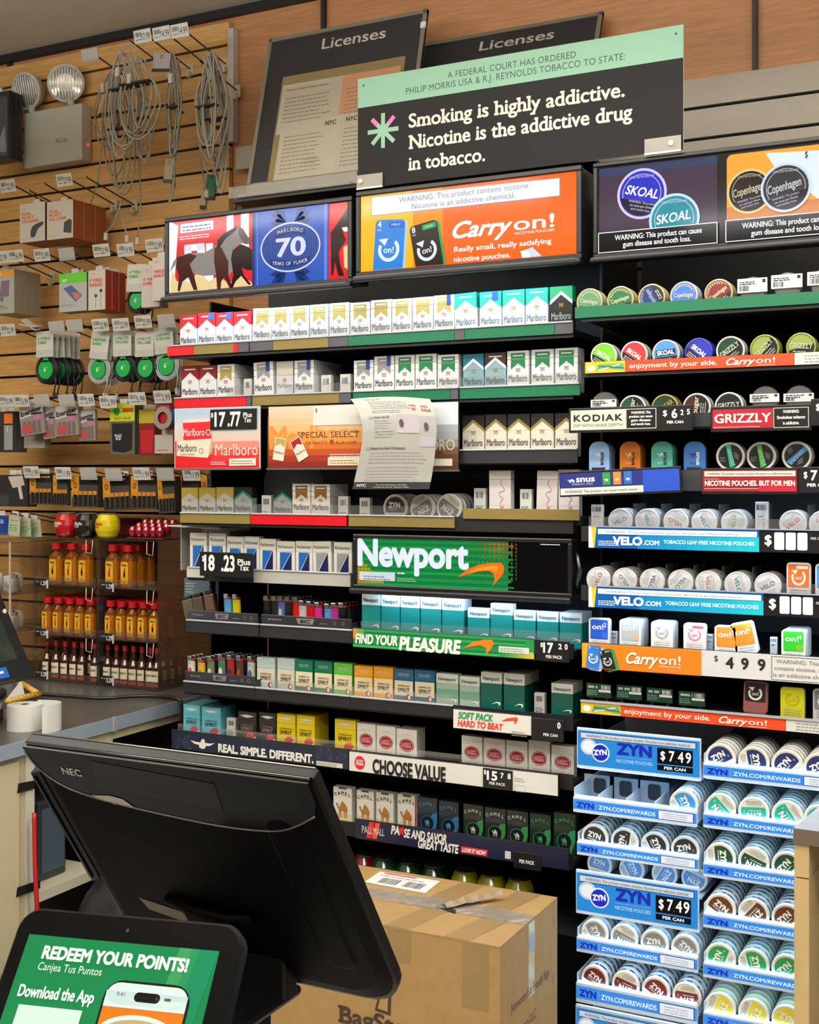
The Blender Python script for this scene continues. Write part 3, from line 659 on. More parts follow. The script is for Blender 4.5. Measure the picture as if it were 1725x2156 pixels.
# --- red sign with horses and blue pack
Y = YF
e, base, (x0, z0, x1, z1) = lightbox('lit_sign', 'lit red sign with running horses and blue 70 emblem', 349, 743, 460, 628, Y, foot=.012)
b = wb(base); Z = zz(340, 400, .3014, Y); RED = E('#d8262e', S1); WH = E('#e9edf6', S1)
b.rect(x0, z0, x1, z1, RED, 0)
b.art(Z([(50, 215), (50, 720), (110, 712), (95, 600), (118, 250)]), WH, 1)
for q in ([(160, 385), (210, 380), (210, 705), (165, 710)], [(245, 375), (300, 370), (330, 700), (270, 705)], [(310, 375), (360, 370), (365, 690), (325, 695)], [(455, 170), (505, 165), (505, 440), (455, 440)], [(555, 158), (612, 152), (612, 470), (555, 470)], [(395, 370), (440, 365), (440, 480), (395, 480)]):
    b.art(Z(q), WH, 1)
b.art(Z([(160, 385), (300, 370), (300, 420), (160, 430)]), WH, 1)
CR = E('#e8cf9a', S1*.9)
b.art(Z([(60, 720), (75, 560), (110, 640), (150, 620), (200, 650), (260, 560), (330, 640), (400, 600), (470, 650), (560, 600), (636, 650), (636, 668)]), CR, 2)
HB = E('#4a2622', S1*.8); HG = E('#8f8a88', S1*.8); HK = E('#2a1818', S1*.7)
b.art(Z([(60, 575), (85, 500), (120, 462), (200, 440), (300, 440), (370, 400), (420, 330), (490, 280), (535, 252), (548, 278), (590, 310), (612, 350), (600, 378), (560, 372), (520, 400), (500, 470), (505, 560), (470, 600), (440, 590), (300, 600), (220, 585), (180, 600), (130, 580), (100, 520)]), HG, 3)
b.art(Z([(110, 470), (200, 445), (250, 460), (200, 520), (230, 600), (255, 700), (228, 700), (190, 610), (150, 640), (130, 710), (115, 705), (125, 600), (105, 540)]), HB, 4)
b.art(Z([(372, 405), (420, 400), (470, 500), (470, 600), (500, 680), (478, 685), (440, 610), (420, 640), (415, 695), (392, 692), (385, 600), (370, 500)]), HB, 4)
b.art(Z([(395, 350), (440, 305), (500, 270), (535, 250), (520, 285), (450, 340), (410, 400), (385, 420)]), HK, 5)
b.art(Z([(500, 420), (560, 380), (610, 400), (636, 420), (636, 560), (600, 560), (560, 540), (580, 600), (630, 660), (610, 662), (560, 600), (520, 640), (500, 685), (485, 680), (505, 590), (488, 480)]), HK, 4)
b.art(Z([(540, 255), (570, 268), (608, 330), (632, 345), (622, 375), (590, 380), (560, 350), (540, 300)]), E('#6a5f5c', S1*.8), 5)
BLU = E('#3157b8', S1); BL2 = E('#5b80d6', S1); BDK = E('#1d3670', S1); SV = E('#c9d2ea', S1)
xa, _ = W2(340+638*.3014, 500, Y); xb, _ = W2(340+1170*.3014, 500, Y)
b.rect(xa, z0, xb, z1, BLU, 6); b.rect(xa, z0, xa+.008, z1, BDK, 7); b.rect(xb-.012, z0, xb-.004, z1, BL2, 7); b.rect(xa+.014, z0, xa+.017, z1, BL2, 7)
cx, cz = (xa+xb)/2+.002, (z0+z1)/2-.004; rx, rz = .088, .062
b.ell(cx, cz, rx, rz, BDK, 8); 
for i in range(-16, 17):
    hx = cx+i*.005; k = 1-((i*.005)/rx)**2
    if k > 0: b.rect(hx-.0012, cz-rz*math.sqrt(k)*.95, hx+.0012, cz+rz*math.sqrt(k)*.95, BLU, 9)
b.ring(cx, cz, rx, rz, .004, SV, 10)
b.text('70', cx+.002, cz-.021, .043, SV, 11, w=.088, slab=True, bold=.03)
for s, y, bow, wd, hh in (('MARLBORO', .037, -1, .068, .009), ('YEARS OF FLAVOR', -.043, 1, .095, .0085)):
    n = len(s); k0 = -(.5*wd)
    b.art([(cx-wd*.62, cz+y-.004+bow*.006), (cx, cz+y-.004-bow*.003), (cx+wd*.62, cz+y-.004+bow*.006), (cx+wd*.62, cz+y+.011+bow*.006), (cx, cz+y+.011-bow*.003), (cx-wd*.62, cz+y+.011+bow*.006)], BDK, 11)
    for i, ch in enumerate(s):
        t = (i+.5)/n*2-1; b.text(ch, cx+t*wd*.55, cz+y+bow*.006*t*t-bow*.002, hh, SV, 12, rot=bow*t*9)
for sx in (-1, 1):
    for sz in (-1, 1):
        ox, oz = cx+sx*.012, cz+sz*.062
        if sz > 0: oz = min(oz, z1-.022)
        for j in range(3):
            a = math.radians(90-sx*(35+26*j)) if sz > 0 else math.radians(-90+sx*(35+26*j)); L_ = .056-.004*j
            d = Vector((math.cos(a), math.sin(a))); q = Vector((-d.y, d.x))
            pts = [(ox, oz), (ox+d.x*L_*.5+q.x*.011, oz+d.y*L_*.5+q.y*.011), (ox+d.x*L_, oz+d.y*L_), (ox+d.x*L_*.5-q.x*.011, oz+d.y*L_*.5-q.y*.011)]
            pts = [(min(max(a_, xa+.018), xb-.014), min(max(c_, z0+.002), z1-.002)) for a_, c_ in pts]
            b.art(pts, BDK, 8)
b.art(Z([(1190, 590), (1185, 300), (1230, 240), (1300, 130), (1312, 120), (1312, 250), (1262, 275), (1290, 350), (1240, 430), (1250, 520), (1280, 600), (1240, 600), (1215, 500), (1200, 600)]), HK, 6)
b.art(Z([(1262, 265), (1300, 258), (1312, 290), (1280, 292)]), WH, 7); b.art(Z([(1275, 400), (1310, 380), (1310, 560), (1280, 540)]), CR, 6)
b.art(Z([(135, 240), (365, 210), (365, 275), (135, 303)]), WH, 3); TB = E('#4a6aa0', .5)
xg = W2(340+150*.3014, 400+268*.3014, Y); xh = W2(340+350*.3014, 470, Y)
b.greek(xg[0], xh[0], xg[1], .004, TB, 4, rows=2, gap=.009, ragged=.05); xg = W2(340+130*.3014, 400+335*.3014, Y); b.greek(xg[0], xh[0], xg[1], .0028, WH, 4, rows=2, gap=.006, ragged=.1)
b.build('lit_panel', e)
led(-2.0, -1.50, YF+.02, z0-.02, 1.1)
# --- orange pouch sign
def swirl(b, cx, cz, r, m, L, t=.3):
    b.ring(cx, cz, r, r, r*t, m, L, 28, 135-360+20, 50); a = math.radians(140)
    b.art([(cx+r*1.3*math.cos(a), cz+r*1.3*math.sin(a)), (cx+r*.5*math.cos(a), cz+r*.5*math.sin(a)), (cx+r*.9*math.cos(a-.75), cz+r*.95*math.sin(a-.75))], m, L)
def on_tin(b, c, ang, w_, h_, body, edge, txt, num, tab, tabtxt, L=3, S=S1):
    a = math.radians(ang); u = Vector((math.cos(a), math.sin(a))); v = Vector((-u.y, u.x)); o = b.o.copy(); uu, vv_ = b.u.copy(), b.vv.copy()
    b.o = o+uu*c[0]+vv_*c[1]; b.u = uu*u.x+vv_*u.y; b.vv = uu*v.x+vv_*v.y
    b.rr(-w_/2+.006, -h_/2-.002, w_/2+.006, h_/2-.002, w_*.14, edge, L); b.rr(-w_/2, -h_/2, w_/2, h_/2, w_*.14, body, L+1)
    b.rr(-w_*.05, h_*.35, w_*.46, h_*.46, w_*.04, tab, L+2)
    b.text(tabtxt, w_*.2, h_*.385, h_*.04, txt, L+3, w=w_*.3); b.text(num, -w_*.36, h_*.36, h_*.11, txt, L+3, bold=.03); b.text('MG', -w_*.36, h_*.29, h_*.04, txt, L+3)
    swirl(b, 0, -h_*.05, w_*.36, txt, L+3); b.text('on!', 0, -h_*.11, h_*.115, txt, L+4, bold=.02)
    b.o, b.u, b.vv = o, uu, vv_
def carryon(b, x, z, h, w_, m, L=4, sub=True):
    b.text('Carry', x, z, h, m, L, w=w_*.60, al='l', it=.38, bold=.03); b.text('on!', x+w_*.61, z+h*.12, h*.82, m, L, w=w_*.39, al='l', bold=.012)
    if sub: b.text('NICOTINE POUCHES', x+w_*.62, z-h*.16, h*.16, m, L, w=w_*.38, al='l')
e, base, (x0, z0, x1, z1) = lightbox('lit_sign', 'lit orange and yellow pouch sign with blue and black tins', 751, 1226, 405, 585, Y, foot=.012)
b = wb(base); Z = zz(740, 380, .3014, Y); ORG = E('#f0641e', S1); YEL = E('#f3b21c', S1); W_ = E('#f1f3fa', S1)
b.rect(x0, z0, x1, z1, ORG, 0); xm = W2(740+430*.3014, 500, Y)[0]
b.rect(x0, z0, xm, z1, YEL, 1); b.rect(xm, z0, W2(740+640*.3014, 500, Y)[0], z1, E('#f48a1c', S1), 1)
b.art(Z([(145, 120), (1455, -15), (1455, 105), (145, 245)]), W_, 3); b.art(Z([(140, 116), (1460, -20), (1460, 110), (140, 250)]), E('#7a8aa8', S1), 2)
TXT = E('#50607a', .35)
tpx(b, Y, 'WARNING: This product contains nicotine.', 841, 1116, 427.5, 11.5, TXT, 5); tpx(b, Y, 'Nicotine is an addictive chemical.', 868, 1085, 440.5, 11, TXT, 5)
c = W2(740+265*.3014, 380+465*.3014, Y); on_tin(b, (c[0], c[1]), -4, .080, .130, E('#2d7fd6', S1), E('#9cc6f2', S1), E('#cfe0f8', S1), '4', E('#1f66bd', S1), 'MINT')
c = W2(740+530*.3014, 380+470*.3014, Y); on_tin(b, (c[0], c[1]), 10, .072, .118, E('#2b2622', S1), E('#2f9a5a', S1), E('#d4dae8', S1), '8', E('#2f9a5a', S1), 'WINTERGREEN', L=8)
b.rect(x0, z0-.0, x1, z0+.001, E('#f0641e', S1), 20)
p0, p1 = W2(953, 500, Y), W2(1168, 500, Y); carryon(b, p0[0], W2(953, 502, Y)[1], .036, p1[0]-p0[0], W_)
tpx(b, Y, 'Really small, really satisfying', 957, 1162, 531, 10.5, W_, 5, bold=.02); tpx(b, Y, 'nicotine pouches.', 957, 1076, 552, 10.5, W_, 5, bold=.02)
b.art(Z([(1185, 495), (1235, 480), (1262, 545), (1200, 565)]), W_, 5); b.art(Z([(1225, 485), (1265, 465), (1335, 530), (1275, 550)]), E('#c9d2ea', S1), 6)
b.build('lit_panel', e)
led(-1.40, -.95, YF+.02, z0-.02, 1.2)
# --- price card with red packs, and two poster cards
def card(name, label, pl, pr, ytl, ybl, Y, cat='sign card', th=.004, edge=FRM):
    x0, z1 = W2(pl, ytl, Y); x1 = W2(pr, ytl, Y)[0]; z0 = W2(pl, ybl, Y)[1]; base = Vector(((x0+x1)/2, Y, z0))
    e = empty(name, label, cat, base); b = wb(base); b.box((x0-.002, Y, z0-.002), (x1+.002, Y+th, z1+.002), edge); b.box((x0-.003, Y-.006, z0-.005), (x1+.003, Y+th, z0-.0005), M('#55524e', .4)); b.build('holder', e)
    return e, base, (x0, z0, x1, z1)
def gradient(b, x0, z0, x1, z1, cols, L=0):                   # printed colour bands
    n = len(cols)
    for i, c in enumerate(cols): b.rect(x0, z0+(z1-z0)*i/n, x1, z0+(z1-z0)*(i+1)/n, M(c, .4), L or .5)
def mix(a, b_, t):
    A, B = [int(a[i:i+2], 16) for i in (1, 3, 5)], [int(b_[i:i+2], 16) for i in (1, 3, 5)]
    return '#%02x%02x%02x' % tuple(int(x+(y-x)*t) for x, y in zip(A, B))
YC = 2.585
def price_plate(e, base, pl, pr, ytl, ybl, Y, digits, sub=None, name='price_plate', Ld=2):
    b = wb(base); x0, z1 = W2(pl, ytl, Y); x1 = W2(pr, ytl, Y)[0]; z0 = W2(pl, ybl, Y)[1]; w_, h_ = x1-x0, z1-z0
    b.box((x0, Y-.003, z0), (x1, Y+.001, z1), M('#131316', .35), .001); b.plane((0, Y-.003, 0))
    for t, fx, fy, fh, fw in digits: b.text(t, x0+w_*fx, z0+h_*fy, h_*fh, M('#f0f0ee', .5), Ld, w=w_*fw, bold=.035)
    if sub:
        for t, fx, fy, fh, fw in sub: b.text(t, x0+w_*fx, z0+h_*fy, h_*fh, M('#e4e4e2', .5), Ld, w=w_*fw, bold=.03)
    return b.build(name, e)
e, base, (x0, z0, x1, z1) = card('price_sign', 'red and white price card reading 17.77 Plus Tax under red strip', 369, 546, 862, 986, YC, edge=M('#d9d6d0', .4))
b = wb(base); Z = zz(340, 700, .3014, YC)
gradient(b, x0, z0, x1, z1, ['#c2141f', '#cc2a2c', '#d4473f', '#dd8274', '#d9b9ac', '#c9c6bf', '#c4cad0', '#b4c4d4', '#a9bfd6'], 0)
b.art(Z([(95, 760), (100, 945), (350, 945), (350, 770)]), M('#c2141f', .4), 1)
b.art(Z([(150, 632), (345, 622), (345, 660), (352, 740), (155, 752)]), M('#cf1f2a', .4), 2); b.art(Z([(150, 632), (165, 605), (340, 600), (345, 625)]), M('#d9d2cc', .4), 1)
b.art(Z([(108, 760), (350, 742), (325, 875), (108, 862)]), M('#dcd3c2', .4), 3); b.art(Z([(350, 742), (325, 875), (355, 835), (358, 745)]), M('#b8a894', .4), 3)
tpx(b, YC, 'Marlboro', 387, 431, 918, 15, WHITE, 4); tpx(b, YC, 'Marlboro', 375, 415, 951, 15, INK, 5); p = W2(340+330*.3014, 700+698*.3014, YC); b.ring(p[0], p[1], .008, .008, .002, WHITE, 4); p = W2(340+280*.3014, 700+828*.3014, YC); b.ring(p[0], p[1], .007, .007, .0015, M('#8a7040', .5), 5)
tpx(b, YC, 'GOLD PACK', 381, 411, 959, 4, M('#8a7040', .5), 5); tpx(b, YC, 'Marlboro', 454, 543, 959, 24, M('#f1d9cf', .5), 4)
b.art(Z([(475, 882), (662, 876), (662, 928), (475, 932)]), M('#e2dccf', .5), 4); p = W2(487, 972, YC); q = W2(536, 972, YC); b.greek(p[0], q[0], p[1], .0022, M('#8a5a4a', .5), 5, rows=2, gap=.006); p = W2(444, 974, YC); q = W2(480, 974, YC); b.greek(p[0], q[0], p[1], .002, WHITE, 4, rows=2, gap=.005)
b.build('printed_card', e)
price_plate(e, base, 444, 541, 862.5, 905, YC-.002, [('$', .05, .62, .2, .05), ('17', .22, .17, .66, .24), ('.77', .53, .17, .66, .28)], [('Plus', .82, .58, .22, .19), ('Tax', .82, .33, .22, .16)])
e, base, (x0, z0, x1, z1) = card('poster_card', 'orange poster card with two tumbling packs, beside the notice paper', 566, 764, 857, 985, YC)
b = wb(base); gradient(b, x0, z0, x1, z1, ['#7a1c10', '#8f2a12', '#a8441a', '#bd6420', '#cf8a34', '#d2a25c', '#d4ac74', '#d6b48c', '#d8bda0', '#dac4ac'], 0)
tpx(b, YC, 'Marl', 568, 660, 945, 46, M('#c9823a', .5), 1, bold=.02); tpx(b, YC, 'boro', 664, 760, 928, 34, M('#c88a4c', .5), 1, bold=.02)
tpx(b, YC, 'SPECIAL SELECT', 627, 757, 922, 12, M('#6a2418', .5), 3, slab=True); tpx(b, YC, 'QUALITY', 644, 690, 935, 6, M('#7a3a20', .5), 3); tpx(b, YC, 'FLAVOR', 708, 752, 935, 6, M('#7a3a20', .5), 3)
p = W2(699, 931, YC); b.art([(p[0]-.005, p[1]-.006), (p[0], p[1]-.002), (p[0]+.005, p[1]-.006), (p[0]+.005, p[1]+.006), (p[0]-.005, p[1]+.006)], M('#9a1c1c', .5), 3)
for c, top, rot, L in ((827, '#a39350', -9, 4), (965, '#8c1a22', 28, 6)):
    p = W2(340+c*.3014, 700+815*.3014, YC); o = b.o.copy(); a = math.radians(rot); b.o = o+Vector((p[0], 0, p[1])); b.u = Vector((math.cos(a), 0, math.sin(a))); b.vv = Vector((-math.sin(a), 0, math.cos(a)))
    b.rect(-.016, -.028, .016, .028, M('#ddd5c6', .4), L); b.art([(-.014, .026), (-.014, .006), (0, .014), (.014, .006), (.014, .026)], M(top, .4), L+1); b.text('Marlboro', 0, -.012, .007, INK, L+1, w=.027); b.plane(o)
pp = W2(340+1085*.3014, 700+515*.3014, YC); qq = W2(758, 897, YC); b.rr(W2(660, 880, YC)[0], W2(660, 896, YC)[1], x1-.001, z1-.001, .004, M('#d8d6d0', .45), 4); tpx(b, YC, '$', 665, 669, 868, 8, INK, 5)
b.rect(W2(691, 975, YC)[0], W2(691, 980, YC)[1], x1-.004, W2(691, 963, YC)[1], M('#dccfb4', .5), 4); p = W2(695, 971, YC); b.greek(p[0], x1-.006, p[1], .0022, M('#8a6a4a', .5), 5, rows=2, gap=.006); p = W2(695, 958, YC); b.greek(p[0], x1-.006, p[1], .002, WHITE, 4, rows=2, gap=.005)
b.build('printed_card', e)
e, base, (x0, z0, x1, z1) = card('poster_card', 'grey and brown poster card half hidden behind the hanging paper notice', 768, 965, 852, 989, YC)
b = wb(base); gradient(b, x0, z0, x1, z1, ['#4a2a1c', '#5a3626', '#6a4c3c', '#8a8078', '#9aa0a4', '#9fa8ae', '#dcdfe4', '#dcdfe4', '#dcdfe4'], 0)
tpx(b, YC, 'ORO', 905, 958, 948, 22, M('#c9c4bc', .5), 2); tpx(b, YC, 'BLACK', 880, 934, 956, 6, INK, 3); b.rect(W2(912, 975, YC)[0], W2(912, 981, YC)[1], W2(953, 975, YC)[0], W2(912, 966, YC)[1], M('#d8d0c0', .5), 3)
b.build('printed_card', e)
# hanging curled notice sheet
PT = lambda px, py, Y: at(px, py, Y)
Yn = 2.55
rows = [(840, 738, 905, .0), (858, 752, 914, .012), (880, 760, 918, .018), (905, 764, 920, .016), (935, 762, 918, .010), (965, 757, 915, .003), (1000, 749, 910, -.006), (1030, 742, 904, -.012)]
vs, fs, uvs = [], [], []
N = 10
def sheet(fr, fc):                                            # point on the curved sheet, fr 0..1 down, fc 0..1 across
    r = fr*(len(rows)-1); i = min(int(r), len(rows)-2); t = r-i; A, B = rows[i], rows[i+1]
    py, pl, pr, dy = [A[j]+(B[j]-A[j])*t for j in range(4)]
    return at(pl+(pr-pl)*fc, py-4*math.sin(fc*PI)*(1-fr)*1.2, Yn-dy+.006*math.sin(fc*PI))
b = MB(); nr = 28
for i in range(nr+1):
    for j in range(N+1): vs.append(sheet(i/nr, j/N))
for i in range(nr):
    for j in range(N): fs.append((i*(N+1)+j, (i+1)*(N+1)+j, (i+1)*(N+1)+j+1, i*(N+1)+j+1))
PAP = M('#b0afa9', .55)
dn = at(830, 930, Yn)
e = empty('paper_notice', 'curled white paper notice on checking ID, hanging from the shelf before posters', 'notice', sheet(0, .5))
inv = Matrix.Translation(-Vector(e.location))
b.T = inv; b.add(vs, fs[:int(nr*.93)*N], PAP, True); b.add(vs, fs[int(nr*.93)*N:], M('#34343a', .5), True)
back = [Vector(v)+Vector((0, .0004, 0)) for v in vs]; b.add(back, [f[::-1] for f in fs], PAP, True); b.build('sheet', e)
b = MB(); b.T = inv
def on_sheet(pts, m):
    b.add([sheet(r, c)+Vector((0, -.0012, 0)) for c, r in pts], [tuple(range(len(pts)))], m)
def st(s, c0, c1, r, h, m, bold=0.):
    vs_, fs_, xa, xb = glyphs(s, bold); k = (c1-c0)/(xb-xa)
    b.add([sheet(r-y*h/CAP, c0+(x-xa)*k)+Vector((0, -.0012-.00005*j, 0)) for x, y, j in vs_], fs_, m)
GI = M('#55555a', .6); LI = M('#8f8f92', .6)
def lines(c0, c1, r0, n, gap, m=LI, h=.007):
    for i in range(n):
        c = c0; ce = c1-.1*rnd.random()
        while c < ce:
            l = rnd.uniform(.02, .07); on_sheet([(c, r0+i*gap), (min(c+l, ce), r0+i*gap), (min(c+l, ce), r0+i*gap+h), (c, r0+i*gap+h)], m); c += l+.012
st('Ask for ID', .16, .35, .045, .018, GI); lines(.18, .75, .07, 5, .024); lines(.18, .6, .20, 2, .024)
st('NO', .68, .77, .145, .030, M('#a8434a', .5), .03); st('ID', .71, .76, .195, .030, M('#a8434a', .5), .03); st('NO', .83, .92, .150, .030, M('#a8434a', .5), .03); st('SALE', .83, .95, .20, .030, M('#a8434a', .5), .03)
st('Check the ID', .17, .38, .30, .024, GI, .015); lines(.17, .42, .33, 4, .028); lines(.17, .45, .45, 3, .028)
st('Refuse the Sale if Necessary', .13, .60, .63, .024, GI, .015); lines(.13, .90, .66, 4, .030, M('#a09a98', .6)); lines(.13, .85, .79, 5, .028, M('#a8a6a4', .6))
for c0, c1, r0, r1, f0 in ((.48, .77, .26, .47, .5), (.80, .99, .27, .60, .83)):
    on_sheet([(c0, r0), (c1, r0), (c1, r1), (c0, r1)], M('#b9b4bc', .5))
for c0, r0 in ((.50, .30), (.83, .33)):
    b.add([sheet(r0+.065+.05*math.sin(a), c0+.035+.03*math.cos(a))+Vector((0, -.002, 0)) for a in [i*PI/6 for i in range(12)]], [tuple(range(12))], M('#5a4a48', .5))
st('NYC', .05, .17, .975, .026, WHITE, .03); st('For more information, visit online', .30, .70, .963, .012, WHITE); st('or call and ask for Tobacco Sales', .27, .73, .985, .012, WHITE)
for c, r in ((.13, .29), (.09, .62)):
    b.add([sheet(r+.018*math.sin(a), c+.025*math.cos(a))+Vector((0, -.001, 0)) for a in [i*PI/8 for i in range(16)]], [tuple(range(16))], M('#9a9a9e', .6))
b.build('print', e)
# --- 18.23 price plate and torn white carton
e = empty('price_sign', 'black price plate reading 18.23 Plus Tax clipped before the blue packs', 'price sign', at(478, 1213, 2.57))
price_plate(e, e.location, 422, 534, 1161, 1212, 2.57, [('$', .07, .62, .2, .04), ('18', .19, .25, .6, .20), ('.23', .54, .25, .6, .25)], [('Plus', .84, .52, .22, .24), ('Tax', .84, .29, .22, .18)], name='plate')
a, c = at(393, 1108, 2.70), at(497, 1108, 2.70); zc = FLO['E']
b = MB(); CT = M('#cfcabf', .5); w_ = c.x-a.x; hz = a.z-zc
b.box((0, .092, 0), (w_, .095, hz), CT); b.box((0, 0, 0), (.002, .092, hz), CT); b.box((w_-.002, 0, 0), (w_, .092, hz-.01), CT)
b.prism([(0, -.055, hz+.002), (w_, -.05, hz-.004), (w_*.97, .092, hz), (0, .092, hz)], (0, 0, .003), CT)
b.prism([(w_*.35, -.06, hz+.006), (w_*1.02, -.055, hz+.0), (w_*.9, .0, hz+.004), (w_*.4, .0, hz+.005)], (0, 0, .002), M('#e0ded8', .4))
o = b.build('torn_carton', None, (a.x-.003, 2.678, zc+.0004)); tag(o, 'torn open white carton standing around the first two blue packs', 'carton')
# --- long green lit sign
Yg = 2.575
e, base, (x0, z0, x1, z1) = lightbox('lit_sign', 'wide green lit sign with white lettering and orange swoosh', 745, 1206, 1124, 1238, Yg, depth=.06, t=.010, foot=.012)
b = wb(base); Z = zz(720, 1100, .3130, Yg)
G0 = E('#1f9a4c', .62); b.rect(x0, z0, x1, z1, E('#101013', .2), 0); xg = W2(1070, 1180, Yg)[0]; b.rect(x0, z0, xg, z1, E('#1c8c46', .6), 1)
n = 26
for i in range(n):
    t = i/n; za, zb_ = z0+(z1-z0)*t, z0+(z1-z0)*(t+1/n)
    b.rect(x0, za, xg+.03*math.sin(i*1.7)*.5, zb_, E(mix('#23a84e', '#166e40', abs(math.sin(i*.9))*.8), .6), 2)
for j in range(10):
    for i in range(12):
        x = W2(720+(840+i*30)*.313, 1150, Yg)[0]; z = z1-.006-j*.0085
        col = mix('#e2571c', '#2f8a3c', min(1, (j/5)+max(0, 5-i)*.05))
        fade = max(.05, 1-abs(i-7)/7)
        b.rect(x, z-.003*(.6+fade*.5), x+.0065*fade, z+.003, E(col, .55*fade+.05), 4)
for j in range(8):
    for i in range(9-j//2):
        x = x0+.002+i*.009; z = z0+.004+j*.0075
        if i+j*1.1 < 8: b.rect(x, z, x+.0075, z+.006, E(mix('#f0661e', '#e2d23a', min(1, (i+j)/6)), .6*max(.15, 1-(i+j)/9)), 4)
tpx(b, Yg, 'Newport', 754, 988, 1188, 52, E('#dfe8f6', .75), 6, bold=.042)
OR = E('#f0701c', .75)
sw = [(785, 368), (840, 320), (920, 285), (1010, 272), (1070, 272), (1095, 295), (1090, 340), (1055, 385), (1015, 432), (1030, 385), (1025, 345), (990, 325), (920, 330), (850, 348)]
b.art(Z(sw), OR, 6); b.art(Z([(850, 345), (920, 305), (1010, 290), (1060, 292), (1040, 335), (1010, 318), (930, 322)]), E('#f59a2c', .75), 7)
b.art(Z([(120, 330), (360, 336), (360, 395), (120, 385)]), E('#cfd8e4', .7), 6); p = W2(767, 1214, Yg); q = W2(826, 1214, Yg); b.greek(p[0], q[0], p[1], .0026, E('#8a97a8', .5), 7, rows=2, gap=.006)
p = W2(838, 1208, Yg); q = W2(856, 1208, Yg); b.greek(p[0], q[0], p[1], .003, W_, 7); p = W2(838, 1219, Yg); q = W2(882, 1219, Yg); b.greek(p[0], q[0], p[1], .0022, E('#9fd0b0', .6), 7, rows=2, gap=.005)
p = W2(1139, 1147, Yg); q = W2(1180, 1147, Yg); b.greek(p[0], q[0], p[1], .002, W_, 7, ragged=0)
b.build('lit_panel', e)
b = wb(base); hx = W2(1212, 1170, Yg)[0]; b.tube([(hx-.006, Yg+.02, z1-.02), (hx+.006, Yg+.0, z1-.03), (hx+.012, Yg-.005, z1-.06), (hx+.004, Yg, z1-.09), (hx-.004, Yg+.03, z0+.01)], .0045, M('#20252c', .25, coat=.5), 8); b.build('swing_arm', e)
led(-1.42, -.95, Yg+.045, z0-.02, .9, (0, .15, -1))
# --- price strips of the lower shelves
def strip_sign(name, label, pl, pr, ytl, ybl, Y, panels, cat='shelf sign', th=.006, emit=0.):
    """panels: [(px_left, px_right, colour or None)]"""
    x0, z1 = W2(pl, ytl, Y); x1 = W2(pr, ytl, Y)[0]; z0 = W2(pl, ybl, Y)[1]; base = Vector(((x0+x1)/2, Y, z0)); e = empty(name, label, cat, base)
    b = wb(base); b.box((x0-.002, Y, z0-.002), (x1+.002, Y+th, z1+.002), FRM, .001); b.build('holder', e)
    b = wb(base)
    for a, c, col in panels:
        b.rect(max(x0, W2(a, ytl, Y)[0]), z0, min(x1, W2(c, ytl, Y)[0]), z1, (E(col, emit) if emit else M(col, .35)) if isinstance(col, str) else col, 1)
    return e, base, b, (x0, z0, x1, z1)
YS = 2.585
e, base, b, (x0, z0, x1, z1) = strip_sign('shelf_sign', 'green Find Your Pleasure strip with orange swoosh below the teal packs', 744, 1136, 1323, 1361, YS, [(744, 1136, '#1f8a48')])
Z = zz(720, 1100, .313, YS); 
for i in range(8): b.rect(x0, z0+(z1-z0)*i/8, x1-.035, z0+(z1-z0)*(i+1)/8, M(mix('#2aa552', '#12693a', abs(math.sin(i*1.3))), .35), 2)
for i in range(14): b.rect(x1-.014-.0062*i, z0, x1-.0082-.0062*i, z0+.012+.003*math.sin(i), M(mix('#d8c03a', '#1f8a48', i/13), .35), 3)
b.rect(x1-.012, z0, x1, z1, M('#15181a', .35), 3); b.rect(x0, z0+.02, x0+.012, z1, M('#d07a2a', .35), 3); b.rect(x0+.012, z0+.026, x0+.03, z1, M('#5a9a3a', .35), 3)
tpx(b, YS, 'FIND YOUR', 749, 838, 1353, 18.5, M('#e8ede6', .4), 5, bold=.045, it=.15); tpx(b, YS, 'PLEASURE', 841, 972, 1367, 26, M('#e8ede6', .4), 5, bold=.05, it=.15)
b.art(Z([(820, 845), (880, 805), (960, 788), (1015, 790), (1025, 815), (1000, 860), (970, 890), (975, 845), (930, 825)]), M('#ec7a1e', .35), 5)
p = W2(1051, 1373, YS); q = W2(1115, 1373, YS); b.rect(p[0], p[1], q[0], p[1]+.014, M('#d4dad4', .4), 5); b.greek(p[0]+.003, q[0]-.003, p[1]+.008, .0022, M('#8a9a90', .4), 6, rows=2, gap=.005); b.build('printed_strip', e)
price_plate(e, base, 1137, 1200, 1346.5, 1391, YS-.001, [('$', .08, .68, .18, .08), ('17', .30, .42, .45, .34), ('2', .70, .62, .24, .12), ('0', .90, .62, .24, .10)], [('PER PACK', .5, .16, .14, .55)])
e, base, b, (x0, z0, x1, z1) = strip_sign('shelf_sign', 'white Soft Pack Hard To Beat strip with black price holder', 955, 1119, 1493, 1532, YS, [(955, 1119, '#dcdbd6')])
Z = zz(690, 1470, .3246, YS); tpx(b, YS, 'SOFT PACK', 965, 1039, 1512, 13.5, M('#1f8a4c', .4), 3, bold=.035, it=.2); tpx(b, YS, 'HARD TO BEAT', 964, 1060, 1528, 12.5, M('#d63a2a', .4), 3, bold=.035, it=.2)
b.art(Z([(1125, 150), (1165, 130), (1230, 122), (1235, 140), (1215, 172), (1210, 145)]), M('#d8432a', .4), 3); p = W2(1078, 1541, YS); q = W2(1112, 1541, YS); b.greek(p[0], q[0], p[1], .002, M('#8a8a88', .5), 3, rows=3, gap=.004); b.build('printed_strip', e)
price_plate(e, base, 1120, 1188, 1510, 1556, YS-.001, [('0', .86, .62, .26, .10)], [('PER CAN', .6, .22, .12, .44)])
e, base, b, (x0, z0, x1, z1) = strip_sign('shelf_sign', 'navy Real Simple Different strip with white winged emblem and leaf outlines', 362, 733, 1537, 1574, YS, [(362, 733, '#1b2338')])
